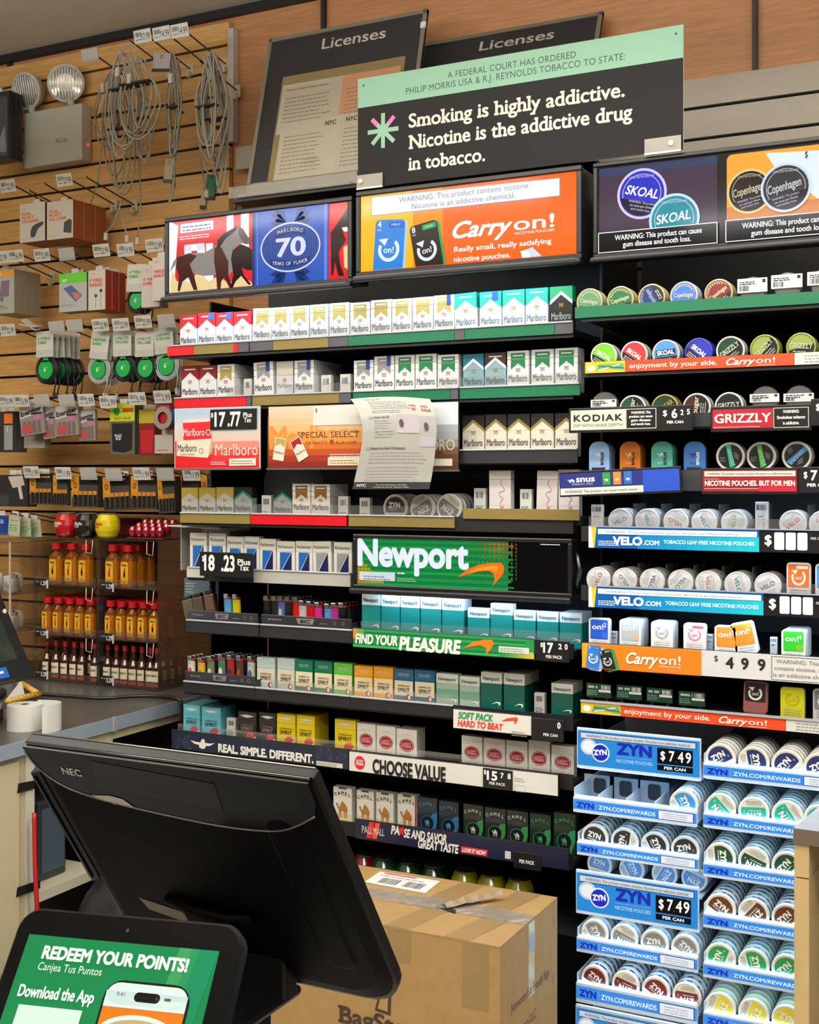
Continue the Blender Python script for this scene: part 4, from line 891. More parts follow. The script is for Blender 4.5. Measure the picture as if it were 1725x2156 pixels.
Z = zz(370, 1330, .2493, YS); tpx(b, YS, 'REAL. SIMPLE. DIFFERENT.', 460, 661, 1582, 16, M('#e8e6e0', .4), 3, bold=.045)
WI = M('#e2ded2', .4); b.art(Z([(125, 915), (175, 930), (210, 935), (225, 905), (245, 910), (250, 938), (290, 945), (332, 940), (290, 965), (255, 965), (250, 985), (225, 990), (200, 975), (200, 955), (160, 945)]), WI, 3)
LF = M('#5a6478', .4)
for cx_, cy_, a_ in ((20, 940, 70), (90, 905, 40), (95, 960, 150), (1215, 1030, 60), (1300, 1035, 100), (1400, 1055, 20)):
    p = W2(370+cx_*.2493, 1330+cy_*.2493, YS); a = math.radians(a_); d = Vector((math.cos(a), math.sin(a))); q = Vector((-d.y, d.x)); pts = [Vector(p)-d*.016, Vector(p)+q*.008, Vector(p)+d*.016, Vector(p)-q*.008]
    b.line([tuple(x) for x in pts+pts[:1]], .0008, LF, 2); b.line([tuple(pts[0]), tuple(pts[2])], .0006, LF, 2)
p = W2(667, 1611, YS); q = W2(722, 1611, YS); b.rect(p[0], p[1], q[0], p[1]+.011, M('#cfcdc4', .5), 3); b.greek(p[0]+.003, q[0]-.003, p[1]+.006, .002, M('#8a8880', .5), 4, rows=2, gap=.004); b.build('printed_strip', e)
e, base, b, (x0, z0, x1, z1) = strip_sign('shelf_sign', 'white Choose Value strip with red round emblem under bullseye packs', 736, 1175, 1582, 1622, YS, [(736, 1175, '#d8d7d2')])
tpx(b, YS, 'CHOOSE VALUE', 785, 939, 1626, 27, M('#1a1a1e', .4), 3, bold=.045); p = W2(758, 1606, YS); b.ell(p[0], p[1], .0145, .0165, M('#c4202c', .4), 2); b.text('LUCKY', p[0], p[1]+.002, .0055, WHITE, 3, w=.02, bold=.03); b.text('STRIKE', p[0], p[1]-.0055, .0055, WHITE, 3, w=.021, bold=.03)
p = W2(1085, 1640, YS); q = W2(1106, 1640, YS); b.greek(p[0], q[0], p[1], .0022, M('#8a8a88', .5), 2, rows=2, gap=.005); b.frame(p[0], p[1]-.028, q[0], p[1]-.013, .0006, M('#8a8a88', .5), 2); b.build('printed_strip', e)
price_plate(e, base, 1018, 1080, 1616, 1656, YS-.001, [('$', .08, .70, .2, .08), ('15', .32, .42, .45, .36), ('7', .66, .58, .26, .11), ('8', .90, .58, .26, .11)], [('PER PACK', .5, .18, .14, .55)])
e, base, b, (x0, z0, x1, z1) = strip_sign('shelf_sign', 'navy Pause And Savor strip in front of the camel packs', 749, 1197, 1725, 1764, YS, [(749, 1197, '#191c38')])
Z = zz(690, 1470, .3246, YS); tpx(b, YS, 'PALL', 763, 785, 1753, 15, M('#d8d4cc', .4), 4); tpx(b, YS, 'MALL', 787, 810, 1757, 15, M('#d8d4cc', .4), 4)
b.art(Z([(272, 803), (305, 805), (285, 908), (252, 905)]), M('#c9252c', .4), 3); b.art(Z([(312, 808), (342, 811), (320, 914), (290, 910)]), M('#e0473c', .4), 3)
tpx(b, YS, 'PA', 824, 842, 1755, 17, M('#e6e4de', .4), 4, bold=.04, it=.2); tpx(b, YS, 'SE AND SAVOR', 851, 941, 1762, 17, M('#e6e4de', .4), 4, bold=.04, it=.2); b.art(Z([(470, 838), (500, 842), (492, 885), (462, 880)]), M('#c9252c', .4), 3)
tpx(b, YS, 'GREAT TASTE', 881, 967, 1784, 17, M('#e6e4de', .4), 4, bold=.04, it=.2); b.art(Z([(868, 958), (1040, 985), (1035, 1026), (865, 1000)]), M('#d02a34', .4), 3); tpx(b, YS, 'LOVE IT NOW', 974, 1024, 1793, 8, WHITE, 4, bold=.04, it=.2)
p = W2(1064, 1807, YS); b.rect(p[0], p[1], p[0]+.014, p[1]+.017, M('#c9c9c6', .5), 3); b.build('printed_strip', e)
price_plate(e, base, 1082, 1140, 1791, 1826, YS-.001, [], [('PER PACK', .5, .36, .2, .55)])
# ================================================================ right rack: cans, pouch tins, lit trays
YR = 2.555
XA, XB = -.886, .16
rack2 = empty('can_rack', 'black shelving rack of tobacco cans and tins at the counter end', 'display rack', ((XA+XB)/2, 2.85, 0)); R2 = Vector(rack2.location)
def r2():
    b = MB((0, YR, 0)); b.T = Matrix.Translation(-R2); return b
b = r2(); b.box((XA, 3.02, .02), (XB, 3.05, 2.26), RACKB); b.build('back_panel', rack2)
b = r2(); b.box((XB, 2.70, .02), (XB+.01, 3.05, 2.26), RACKB); b.build('side_panel', rack2)
b = r2(); b.box((XA, 2.62, .02), (XB, 3.02, .12), RACKB); b.build('plinth', rack2)
def shelf2(px, py, Y=YR, drop=.018, y1=3.019, x0=XA):
    z = at(px, py, Y).z; b = r2(); b.box((x0, Y+.012, z-drop-.012), (XB-.001, y1, z-drop), RACKB); b.box((x0, Y+.006, z-drop-.016), (XB-.001, Y+.012, z-.001), RACKB)
    return b.build('shelf', rack2), z-drop, z
# --- lit sign with round tins
Yk = 2.63
e, base, (x0, z0, x1, z1) = lightbox('lit_sign', 'dark lit sign with round tin pictures and two gum disease warnings', 1250, 1850, 345, 546, Yk, depth=.09, t=.010, foot=.010)
Z = zz(1200, 300, .3043, Yk); b = wb(base)
xs = W2(1200+1060*.3043, 400, Yk)[0]; b.rect(x0, z0, x1, z1, E('#2a2a2c', .3), 0)
b.rect(x0+.004, z0+.004, xs-.012, z1-.004, E('#4a3a52', .55), 1); b.rect(x0+.004, z1-.022, xs-.012, z1-.004, E('#3a4468', .6), 2)
LV = E('#cfc6ee', .7)
def tin(px, py, r, rim, c1, c2, name, L, rot=0, sub=None, tx=None):
    p = W2(px, py, Yk); b.ell(p[0], p[1], r, r, rim, L); b.ell(p[0], p[1], r*.90, r*.90, c1, L+1); b.ring(p[0], p[1], r*.78, r*.78, r*.025, tx or LV, L+2)
    b.ell(p[0], p[1], r*.86, r*.86, c2, L+3, 20, 200+rot, 340+rot)
    b.text(name, p[0]-r*.02, p[1]-r*.10, r*.34, tx or W_, L+5, w=r*1.35, it=.2, bold=.02, rot=rot); 
    b.text('A PINCH BETTER SINCE 1934', p[0], p[1]+r*.62, r*.09, tx or LV, L+4, w=r*1.0)
    a = math.radians(rot)
    for i, t in enumerate(('WARNING: This product', 'can cause gum disease', 'and tooth loss.')): b.text(t, p[0]+r*.12*math.sin(a)*i, p[1]-r*(.40+.14*i), r*.09, LV, L+5, w=r*(1.1-.15*i), rot=rot)
DT = E('#101428', .5)
tin(1352, 408, .0555, LV, E('#2f33c0', .75), E('#15152a', .5), 'SKOAL', 3, -14); tin(1421, 462, .0555, E('#bcd6ea', .75), E('#1f8aa0', .75), E('#1c7a92', .7), 'SKOAL', 12, 5)
def warn(pl, pr, yt, yb, yr, L, lines):
    p = W2(pl, yt, Yk); q = W2(pr, yt, Yk); zb_ = W2(pl, yb, Yk)[1]; b.rect(p[0], zb_, q[0], p[1], E('#16181c', .4), L); b.frame(p[0], zb_, q[0], p[1], .0018, W_, L+1)
    for (t, a, c, y, hh) in lines: tpx(b, Yk, t, a, c, y, hh, W_, L+2, bold=.02)
warn(1262, 1513, 492, 535, 0, 20, [('WARNING: This product can cause', 1297, 1480, 507.5, 10.5), ('gum disease and tooth loss.', 1314, 1457, 521, 10.5)])
xc = W2(1531, 400, Yk)[0]; b.rr(xc, z0+.004, x1-.004, z1-.006, .012, E('#e8a03a', .75), 3)
b.art(Z([(1355, 75), (1500, 290), (1640, 330), (1760, 420), (2010, 420), (2010, 40)]), E('#cfe0f4', .8), 4); b.rect(xc, z0+.004, x1-.004, z0+.075, E('#c97a34', .7), 5)
tin(1579, 403, .047, E('#d8c98a', .7), E('#2e2420', .5), E('#1c1614', .5), 'Copenhagen', 7, 12, tx=E('#c9bfae', .6)); tin(1656, 396, .051, E('#c4d2ea', .75), E('#3a3a40', .5), E('#1c1c20', .5), 'Copenhagen', 16, 12, tx=E('#c4ccd8', .6))
tpx(b, Yk, '$', 1697, 1703, 334, 13, E('#2a3a8a', .6), 25, bold=.02); warn(1530, 1800, 466, 512, 0, 26, [('WARNING: This product can cause', 1565, 1762, 483, 11), ('gum disease and tooth loss.', 1584, 1740, 498, 11)])
b.build('lit_panel', e)
led(-.84, .05, Yk+.02, z0-.025, .5)
# ---------------------------------------------------------------- cans
CR_ = .0300
def canmesh(face, side='#c9c9c6', rim='#d5d3cd', r=CR_, t=.021, lid='#d5d3cd', wrap=None, band=None):
    n = 28; b = MB(); sm = M(side, .35, coat=.3)
    b.lathe([(r*.93, .0075), (r*.99, .0085), (r*.99, t-.002), (r*.93, t), (0, t)], sm, n, axis='y')
    if band:
        for i in range(10):
            a0 = 2*PI*i/10; a1 = a0+2*PI/10*(.35+.5*((i*7) % 3)/2); k = 4
            vs = [Vector((r*1.0*math.cos(a0+(a1-a0)*j/k), y, r*1.0*math.sin(a0+(a1-a0)*j/k))) for j in range(k+1) for y in (.0095, .0145)]
            b.add(vs, [(2*j, 2*j+1, 2*j+3, 2*j+2) for j in range(k)], M(band, .4))
    body = b.mesh('can_base'); l = MB(); lm = M(lid, .35, coat=.3); rm = M(rim, .35, coat=.3)
    l.lathe([(0, .0012), (r*.86, .0012), (r*.90, .0), (r*.97, .0005), (r, .0025), (r, .0078), (r*.9, .0079)], lm, n, axis='y', mats=[lm, rm, rm, rm, lm, lm])
    l.plane((0, .0012, 0)); face(l, r); return body, l.mesh('can_lid')
def col(h): return M(h, .35, coat=.3)
def f_cope(c, word='Copenhagen', txt='#d9d0b0', low='#14141c'):
    def f(l, r):
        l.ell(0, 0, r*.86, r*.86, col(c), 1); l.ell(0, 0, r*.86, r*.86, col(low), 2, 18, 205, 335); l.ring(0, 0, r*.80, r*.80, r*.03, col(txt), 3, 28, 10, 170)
        l.text(word, 0, -r*.12, r*.30, col(txt), 4, w=r*1.35, bold=.02); l.greek(-r*.45, r*.45, -r*.52, r*.07, col('#c9c6bc'), 4, rows=2, gap=r*.14)
        for i in range(9): a = math.radians(35+110*i/8); l.rect(r*.68*math.cos(a)-r*.04, r*.68*math.sin(a)-r*.04, r*.68*math.cos(a)+r*.04, r*.68*math.sin(a)+r*.05, col(txt), 4)
    return f
def f_skoal(c, word='SKOAL', bar=True):
    def f(l, r):
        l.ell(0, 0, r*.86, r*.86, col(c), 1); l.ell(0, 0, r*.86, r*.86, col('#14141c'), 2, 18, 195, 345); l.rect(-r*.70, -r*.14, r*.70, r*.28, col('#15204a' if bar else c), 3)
        l.text(word, 0, -r*.08, r*.30, col('#e6e6e2'), 4, w=r*1.25, bold=.05); l.greek(-r*.55, r*.55, -r*.42, r*.06, col('#c9c9c6'), 4, rows=3, gap=r*.13)
    return f
def f_dark(c, word, txt, low='#101014', rot=0):
    def f(l, r):
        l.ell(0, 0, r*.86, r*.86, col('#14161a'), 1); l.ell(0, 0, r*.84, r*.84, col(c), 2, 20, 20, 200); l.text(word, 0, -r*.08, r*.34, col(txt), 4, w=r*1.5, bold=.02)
        l.greek(-r*.5, r*.5, -r*.34, r*.06, col('#b9b9b2'), 4, rows=3, gap=r*.15)
    return f
def f_ring(c):
    def f(l, r):
        l.ell(0, 0, r*.82, r*.82, col('#17191c'), 1); l.art([(-r*.30, r*.74), (r*.02, r*.80), (r*.30, -r*.66), (-r*.02, -r*.78)], col(c), 2); l.text('GRIZZLY', -r*.02, -r*.1, r*.2, col('#c9cfd0'), 3, w=r*1.2, rot=-70)
        l.greek(-r*.7, -r*.3, -r*.1, r*.05, col('#8a8a8a'), 3, rows=3, gap=r*.12); l.art([(r*.25, r*.35), (r*.6, r*.1), (r*.55, -r*.25), (r*.3, -r*.1)], col('#5a5c5c'), 3)
    return f
def f_velo(c):
    def f(l, r):
        l.ell(0, 0, r*.93, r*.93, col('#e4e4e8'), 1); l.text('VELO', 0, -r*.12, r*.30, col(c), 3, w=r*1.15, bold=.01); l.greek(-r*.6, r*.6, r*.42, r*.05, col('#b4b6c0'), 3, rows=2, gap=r*.14)
        l.greek(-r*.6, r*.6, -r*.38, r*.05, col('#b4b6c0'), 3, rows=3, gap=r*.14); l.text('7', -r*.6, r*.2, r*.12, col('#8a8a98'), 3)
    return f
def f_zyn(c, tc='#e6e2d8'):
    def f(l, r):
        l.ell(0, 0, r*.90, r*.90, col('#d8d2c4'), 1)
        l.ell(0, 0, r*.80, r*.80, col(c), 2, 24, -25, 205); l.text('ZYN', -r*.05, r*.02, r*.36, col(tc), 4, w=r*.95, bold=.05); l.text('6', r*.58, -r*.12, r*.13, col(tc), 4)
        l.greek(-r*.5, r*.35, -r*.14, r*.05, col(tc), 4); l.greek(-r*.55, r*.55, -r*.52, r*.045, col('#8a8478'), 4, rows=3, gap=r*.11)
    return f
CANS = {
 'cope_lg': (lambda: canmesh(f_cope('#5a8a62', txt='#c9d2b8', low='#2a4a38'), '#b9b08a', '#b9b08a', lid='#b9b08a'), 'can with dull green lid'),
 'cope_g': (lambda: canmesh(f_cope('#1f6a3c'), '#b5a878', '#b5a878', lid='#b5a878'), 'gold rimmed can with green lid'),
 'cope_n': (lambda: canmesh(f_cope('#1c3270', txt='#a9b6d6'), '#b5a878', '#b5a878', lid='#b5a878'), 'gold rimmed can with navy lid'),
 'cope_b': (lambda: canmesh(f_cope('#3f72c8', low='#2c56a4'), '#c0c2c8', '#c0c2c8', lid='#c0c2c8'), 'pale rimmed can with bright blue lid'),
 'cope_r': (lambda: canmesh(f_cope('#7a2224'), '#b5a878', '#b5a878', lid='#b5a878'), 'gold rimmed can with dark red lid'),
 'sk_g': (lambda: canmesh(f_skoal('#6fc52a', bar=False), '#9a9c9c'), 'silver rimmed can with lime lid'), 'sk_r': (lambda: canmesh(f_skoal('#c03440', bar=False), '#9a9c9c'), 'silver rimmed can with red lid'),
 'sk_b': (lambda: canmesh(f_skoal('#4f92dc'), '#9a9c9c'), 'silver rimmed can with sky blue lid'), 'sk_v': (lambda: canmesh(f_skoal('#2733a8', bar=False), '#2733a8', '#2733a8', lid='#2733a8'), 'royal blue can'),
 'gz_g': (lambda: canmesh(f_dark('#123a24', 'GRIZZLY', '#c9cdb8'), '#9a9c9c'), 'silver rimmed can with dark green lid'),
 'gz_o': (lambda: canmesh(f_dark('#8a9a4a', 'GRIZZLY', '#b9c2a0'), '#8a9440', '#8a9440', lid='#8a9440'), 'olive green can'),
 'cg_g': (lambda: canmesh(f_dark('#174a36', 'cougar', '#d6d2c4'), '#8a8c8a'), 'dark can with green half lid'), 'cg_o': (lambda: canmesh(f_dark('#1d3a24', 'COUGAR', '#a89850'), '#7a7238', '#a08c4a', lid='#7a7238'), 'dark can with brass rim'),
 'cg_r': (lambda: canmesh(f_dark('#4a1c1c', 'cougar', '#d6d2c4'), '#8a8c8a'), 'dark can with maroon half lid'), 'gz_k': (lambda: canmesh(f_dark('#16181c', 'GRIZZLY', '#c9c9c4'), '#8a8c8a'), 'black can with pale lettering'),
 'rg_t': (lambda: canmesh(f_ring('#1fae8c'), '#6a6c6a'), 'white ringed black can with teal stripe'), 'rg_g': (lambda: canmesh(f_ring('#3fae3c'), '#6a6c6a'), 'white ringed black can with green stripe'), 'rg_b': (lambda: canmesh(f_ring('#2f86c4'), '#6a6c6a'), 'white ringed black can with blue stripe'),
}
for k_, c in (('b', '#4a5a8c'), ('g', '#5a8a72'), ('r', '#c0505c'), ('t', '#4a8a92'), ('l', '#7fae6a'), ('p', '#c47a84')): CANS['ve_'+k_] = ((lambda c=c: canmesh(f_velo(c), '#dcdce2', '#e4e4e8', lid='#e4e4e8')), 'white pouch can with thin coloured lettering')
ZC = {'navy': ('#1f2a5c', '#8a9cc0'), 'teal': ('#1f9a86', '#2f9a92'), 'dark green': ('#14402c', '#2a7a62'), 'brown': ('#5a2e1a', '#3a3430'), 'green': ('#1c8a44', '#1f9a6a'), 'yellow': ('#d6c21c', '#b9d62c'), 'sky blue': ('#2f86c4', '#5a9ad6'), 'black': ('#2a2628', '#3a3a40'), 'grey': ('#77787c', '#7f94b4'), 'maroon': ('#6a161e', '#4a1c24'), 'pale blue': ('#6a88b0', '#7f98bc')}
for k_, (c, s) in ZC.items(): CANS['zy_'+k_] = ((lambda c=c, s=s: canmesh(f_zyn(c), '#b4bec6', '#dcd6c8', lid='#d9d3c6', band=s)), 'white pouch can with %s label' % k_)
_cm = {}
def can(st, px, py_top, Y, rot, label, group, deep=0, step=.0222, r=CR_, z=None, deeplab=None, dy=0.):
    if st not in _cm: _cm[st] = CANS[st][0]()
    me = _cm[st]; k = r/CR_; c = at(px, py_top, Y); zc = (z+r) if z is not None else c.z-r
    for d in range(deep+1):
        ro = math.radians(rot if d == 0 else rnd.uniform(0, 360))
        o = put('pouch_can' if st[:2] in ('ve', 'zy') else 'tobacco_can', me[0], None, (c.x, Y+d*step+dy, zc+.0003), (0, ro, 0), (k, 1, k))
        tag(o, label if d == 0 else deeplab(d), 'can', group); put('lid', me[1], o)
    return zc
def lab_row(desc, n, row): return '%s, %s on %s' % (desc, ORD[n], row)
def canrow(row, sh, items, Y, group):
    for i, (st, px, yt, rot) in enumerate(items):
        r = CR_*(1.0)
        can(st, px, yt, Y, rot, lab_row(CANS[st][1], i+1, row), group, deep=1, z=sh, deeplab=lambda d, i=i, st=st: '%s, behind can %s on %s' % (CANS[st][1], ('one', 'two', 'three', 'four', 'five', 'six', 'seven')[i], row))
sh, fl, zl = shelf2(1212, 645); SR = sh
b = r2(); xa = at(1209, 640, YR).x; b.box((xa+.002, YR, zl-.026), (XB-.001, YR+.0055, zl-.002), GREEN); b.build('label_strip', sh)
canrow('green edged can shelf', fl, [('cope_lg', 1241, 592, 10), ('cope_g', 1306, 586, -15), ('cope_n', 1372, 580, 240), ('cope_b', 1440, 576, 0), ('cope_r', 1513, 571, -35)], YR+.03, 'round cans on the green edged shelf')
def dome_card(i, pl, pr, yt, yb, Y, row, dome=True):
    a, c = at(pl, yb, Y), at(pr, yt, Y); w_, h_ = c.x-a.x, at(pl, yt, Y).z-a.z
    e = empty('stock_card', 'white barcode shelf card, %s of those on the %s' % (ORD[i], row), 'card', ((a.x+c.x)/2, Y, a.z), 'barcode cards on can shelves')
    b = MB(); b.box((-w_/2, 0, 0), (w_/2, .003, h_), M('#d3d5da', .45), .0005); b.bars(-w_*.42, h_*.12, -w_*.1, h_*.5, INK, 1, 9); b.greek(-w_*.42, w_*.2, h_*.7, .0022, INK, 1, rows=2, gap=.004); b.rect(w_*.34, h_*.66, w_*.44, h_*.9, INK, 1); b.build('card', e)
    b = MB(); b.box((-w_*.35, .003, fl+.0005-a.z), (w_*.35, .03, 0), clear(veil=.1)); b.build('clip_base', e)
    if dome: b = MB(); b.lathe([(0, 0), (.026, .001), (.028, .004), (.028, .02), (0, .02)], clear(gloss=.2, veil=.12), 20, (0, .004, .006), 'y'); b.build('clear_lid', e)
for i, q in enumerate(((1553, 1616, 588, 618), (1624, 1690, 580, 609), (1700, 1770, 573, 602))): dome_card(i+1, *q, YR+.03, 'green edged shelf')
sh, fl, zl = shelf2(1233, 761); 
def long_strip(sh, zl, secs, h=.024, Y=YR, name='label_strip'):
    out = []
    for pl, pr, m in secs:
        b = r2(); xa, xb = at(pl, 900, Y).x, at(pr, 900, Y).x; b.box((xa+.0004, Y, zl-.002-h), (xb-.0004, Y+.0055, zl-.002), m); out.append((b, xa, xb))
    return out
RDO = M('#d9451f', .4); YLO = M('#e3b81c', .4)
def enjoy(sh, zl, yb, pl=1232, pr=1673, h=.024):
    o = long_strip(sh, zl, [(pl, pl+85, YLO), (pl+85, pr, RDO), (pr, 1850, M('#cfcdc8', .4))], h); b = o[0][0]; b.plane((0, YR, 0)); xa, xb = o[0][1:]; z = zl-.002-h
    b.ell(xa+.014, z+h*.45, .009, .007, WHITE, 1); b.art([(xa+.025, z+.003), (xa+.04, z+.010), (xb, z+.004), (xb-.005, z+h*.8), (xa+.03, z+h*.75)], M('#5a9a6a', .4), 1); b.line([(xa+.03, z+.005), (xb-.012, z+h*.7)], .003, M('#c4d6cc', .4), 2); b.line([(xa+.03, z+h*.6), (xb-.004, z+.009)], .002, M('#2a5a3c', .4), 2); b.build('label_strip', sh)
    b = o[1][0]; b.plane((0, YR, 0)); sc = (at(pr, 900, YR).x-at(pl, 900, YR).x); x0 = at(pl, 900, YR).x
    b.text('enjoyment by your side.', x0+sc*.225, z+h*.30, h*.42, M('#f0dcd2', .4), 2, w=sc*.425, al='l', bold=.02); carryon(b, x0+sc*.69, z+h*.22, h*.55, sc*.225, M('#f0dcd2', .4), 3, sub=False); b.rect(x0+sc*.83, z+h*.1, x0+sc*.915, z+h*.14, M('#f0dcd2', .4), 3); b.build('label_strip', sh)
    b = o[2][0]; b.plane((0, YR, 0)); b.greek(o[2][1]+.02, o[2][2], z+h*.65, .0025, GRY, 1, rows=3, gap=h*.25); b.build('label_strip', sh)
enjoy(sh, zl, 0)
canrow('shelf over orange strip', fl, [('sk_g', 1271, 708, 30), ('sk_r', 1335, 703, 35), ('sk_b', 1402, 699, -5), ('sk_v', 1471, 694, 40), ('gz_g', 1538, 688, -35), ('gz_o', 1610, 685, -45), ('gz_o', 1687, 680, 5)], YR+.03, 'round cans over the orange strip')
sh, fl, zl = shelf2(1470, 868)
b = r2(); b.box((at(1458, 900, YR).x, YR, zl-.03), (XB-.001, YR+.0055, zl-.001), M('#2c2f36', .4)); b.build('label_strip', sh)
dome_card(1, 1244, 1298, 842, 858, YR+.03, 'shelf behind cream price sign')
canrow('shelf behind cream price sign', fl, [('cg_g', 1332, 820, -80), ('cg_o', 1400, 815, -35), ('cg_r', 1467, 813, -85), ('gz_k', 1535, 810, -5)], YR+.03, 'round cans behind the brand signs')
for i, q in enumerate(((1579, 1641, 830, 848), (1650, 1714, 829, 847))): dome_card(i+2, *q, YR+.03, 'shelf behind cream price sign')
# clip-on brand signs
def brand_sign(label, pl, pr, ytl, ybl, Y, secs, roll=0.):
    x0, z1 = W2(pl, ytl, Y); x1 = W2(pr, ytl, Y)[0]; z0 = W2(pl, ybl, Y)[1]; base = Vector((x0, Y, z0)); e = empty('brand_sign', label, 'shelf sign', base, rot=(0, -math.radians(roll), 0))
    b = wb(base); b.box((x0-.002, Y, z0-.003), (x1+.002, Y+.006, z1+.003), FRM, .001); b.box((x0+.03, Y+.006, z0+.004), (x0+.06, Y+.018, z0+.02), FRM); b.box((x1-.06, Y+.006, z0+.004), (x1-.03, Y+.018, z0+.02), FRM); b.build('holder', e)
    b = wb(base); w_, h_ = x1-x0, z1-z0
    T = lambda t, fx, fy, fh, fw, m, L=3, **k: b.text(t, x0+w_*fx, z0+h_*fy, h_*fh, m, L, w=w_*fw, **k)
    Rr = lambda a, c, d, f, m, L=1: b.rect(x0+w_*a, z0+h_*c, x0+w_*d, z0+h_*f, m, L)
    secs(b, T, Rr, x0, z0, w_, h_); b.build('printed_panel', e)
CRM = M('#d3d1c2', .4)
def s_kod(b, T, Rr, x0, z0, w, h):
    Rr(.01, .06, .47, .96, CRM); T('KODIAK', .24, .46, .28, .41, INK, bold=.03, sp=1.2); T('DIP WITH MORE DEPTH', .24, .20, .13, .41, M('#6a7a5a', .5)); b.frame(x0+w*.472, z0+h*.06, x0+w*.72, z0+h*.96, .0015, CRM, 2)
    for i, t in enumerate(('WARNING: This', 'product can cause', 'gum disease', 'and tooth loss.')): T(t, .595, .73-.17*i, .11, .16+.03*(i == 1), WHITE, 3, bold=.03)
    T('$', .79, .60, .24, .035, WHITE, bold=.02); T('6', .865, .50, .38, .045, WHITE, bold=.03); T('2', .925, .62, .22, .025, WHITE, bold=.03); T('5', .975, .64, .22, .025, WHITE, bold=.03); T('PER CAN', .87, .26, .11, .13, WHITE, bold=.04)
brand_sign('cream sign with black warning panel and 6.25 price', 1200, 1457, 863, 909, 2.535, s_kod, 0.3)
def s_griz(b, T, Rr, x0, z0, w, h):
    Rr(.01, .08, .63, .93, M('#a3142a', .4)); T('GRIZZLY', .32, .34, .38, .58, M('#e0d6d0', .4), bold=.03); b.frame(x0+w*.635, z0+h*.06, x0+w*.985, z0+h*.94, .0012, CRM, 2); Rr(.02, .13, .5, .155, M('#d9b4b0', .4), 2)
    for i, t in enumerate(('WARNING:', 'Smokeless tobacco', 'is addictive.')): T(t, .81, .70-.25*i, .13, (.16, .28, .16)[i], WHITE, 3, bold=.03)
brand_sign('bright red sign with black smokeless tobacco warning panel', 1499, 1707, 860, 907, 2.535, s_griz, 0.3)
def s_pr(t1, t2, t3):
    def f(b, T, Rr, x0, z0, w, h):
        T('$', .16, .58, .26, .10, WHITE, bold=.03); T(t1, .38, .48, .42, .18, WHITE, bold=.03); T(t2, .66, .6, .24, .1, WHITE, bold=.03); T(t3, .86, .6, .24, .1, WHITE, bold=.03); T('PER CAN', .5, .2, .13, .6, WHITE, bold=.04)
    return f
brand_sign('black price plate beside the bright red tobacco sign', 1710, 1790, 843, 893, 2.533, s_pr('8', '4', '9'))
# snus tins
sh, fl, zl = shelf2(1440, 988, drop=.004)
b = r2(); b.box((at(1437, 990, YR).x, YR, zl-.045), (at(1479, 990, YR).x, YR+.0055, zl-.002), M('#33363c', .4)); b.build('label_strip', sh)
def tinmesh(art, body, r, w_=.046, h_=.060, t=.013, rim=None):
    b = MB(); q = []
    for cx_, cz_, a in ((w_/2-r, h_-r, 0), (-w_/2+r, h_-r, 90), (-w_/2+.006, .006, 180), (w_/2-.006, .006, 270)):
        rr_ = r if a < 180 else .006
        q += [(cx_+rr_*math.cos(math.radians(a+15*i)), 0, cz_+rr_*math.sin(math.radians(a+15*i))) for i in range(7)]
    b.prism([Vector((x, t*.42, z)) for x, _, z in q], (0, t*.58, 0), M(rim or body, .35, coat=.3)); body_me = b.mesh('tin_base')
    l = MB(); l.prism([Vector(p) for p in q], (0, t*.40, 0), M(body, .35, coat=.3)); art(l, w_, h_); return body_me, l.mesh('tin_lid')
def f_snus(c, camc, word='#1c2230'):
    def f(l, w, h):
        l.art([(x*.62*w*.55, h*.45+y*.35*h) for x, y in CAMELP], col(camc), 1); l.text('snus', .004, h*.42, .0085, col(word), 2, rot=-90, w=.026, bold=.03); l.rect(-w*.36, .0, w*.3, h*.13, col('#23262c'), 2); l.text('FROST', 0, h*.24, .004, col(camc), 2, w=.018)
    return f
SNUS = [('#8fb0dc', '#c9d8ee', 'pale blue', '#1c2230'), ('#b8651c', '#e0b48a', 'amber', '#3a1c10'), ('#4a9a8c', '#a9d2c6', 'sea green', '#14322c'), ('#3568a8', '#1f3a6a', 'deep blue', '#dfe6f2')]
for i, (c, cc, nm, wd) in enumerate(SNUS):
    me = tinmesh(f_snus(c, cc, wd), c, .019); px = (1262, 1327, 1394, 1463)[i]; p = at(px, 930, YR+.03)
    for d in range(3 if i < 3 else 1):
        h_ = p.z-fl; o = put('snus_tin', me[0], None, (p.x, YR+.03+d*.0145, fl+.0004), None, (1.0, 1, h_/.060)); put('lid', me[1], o)
        tag(o, ('%s round topped tin with camel, front of its slot' % nm) if d == 0 else '%s round topped tin, %s behind its slot front' % (nm, ORD[d]), 'tin', 'round topped tins')
canrow('shelf behind Nicotine Pouches sign', fl, [('rg_t', 1538, 946, 0), ('rg_g', 1603, 946, 0), ('rg_b', 1678, 945, 60)], YR+.03, 'ringed cans behind the red sign')
def s_snus(b, T, Rr, x0, z0, w, h):
    Rr(.0, .34, .70, .97, M('#1e2a72', .4)); Rr(.70, .03, .995, .97, M('#1f48b4', .4)); T('snus', .22, .58, .26, .16, WHITE, bold=.03); b.art([(x0+w*(.10+.05*x), z0+h*(.55+.34*y)) for x, y in CAMELP], WHITE, 3); T("AMERICA'S 1 SNUS", .19, .44, .09, .18, M('#b9c2e0', .4))
    for i, c in enumerate(('#2f8a3c', '#d9822a', '#2f62b0')): Rr(.365+.09*i, .40, .43+.09*i, .95, M(c, .4), 2); b.art([(x0+w*(.397+.09*i+.03*x), z0+h*(.55+.25*y)) for x, y in CAMELP], WHITE, 3)
    Rr(.0, .02, .70, .32, M('#d3d3cf', .4)); T('WARNING: This product can cause mouth cancer.', .35, .11, .11, .62, M('#5a5a5e', .5))
brand_sign('blue snus sign with white mouth cancer warning strip, hanging crooked', 1181, 1434, 997, 1044, 2.53, s_snus, 2.6)
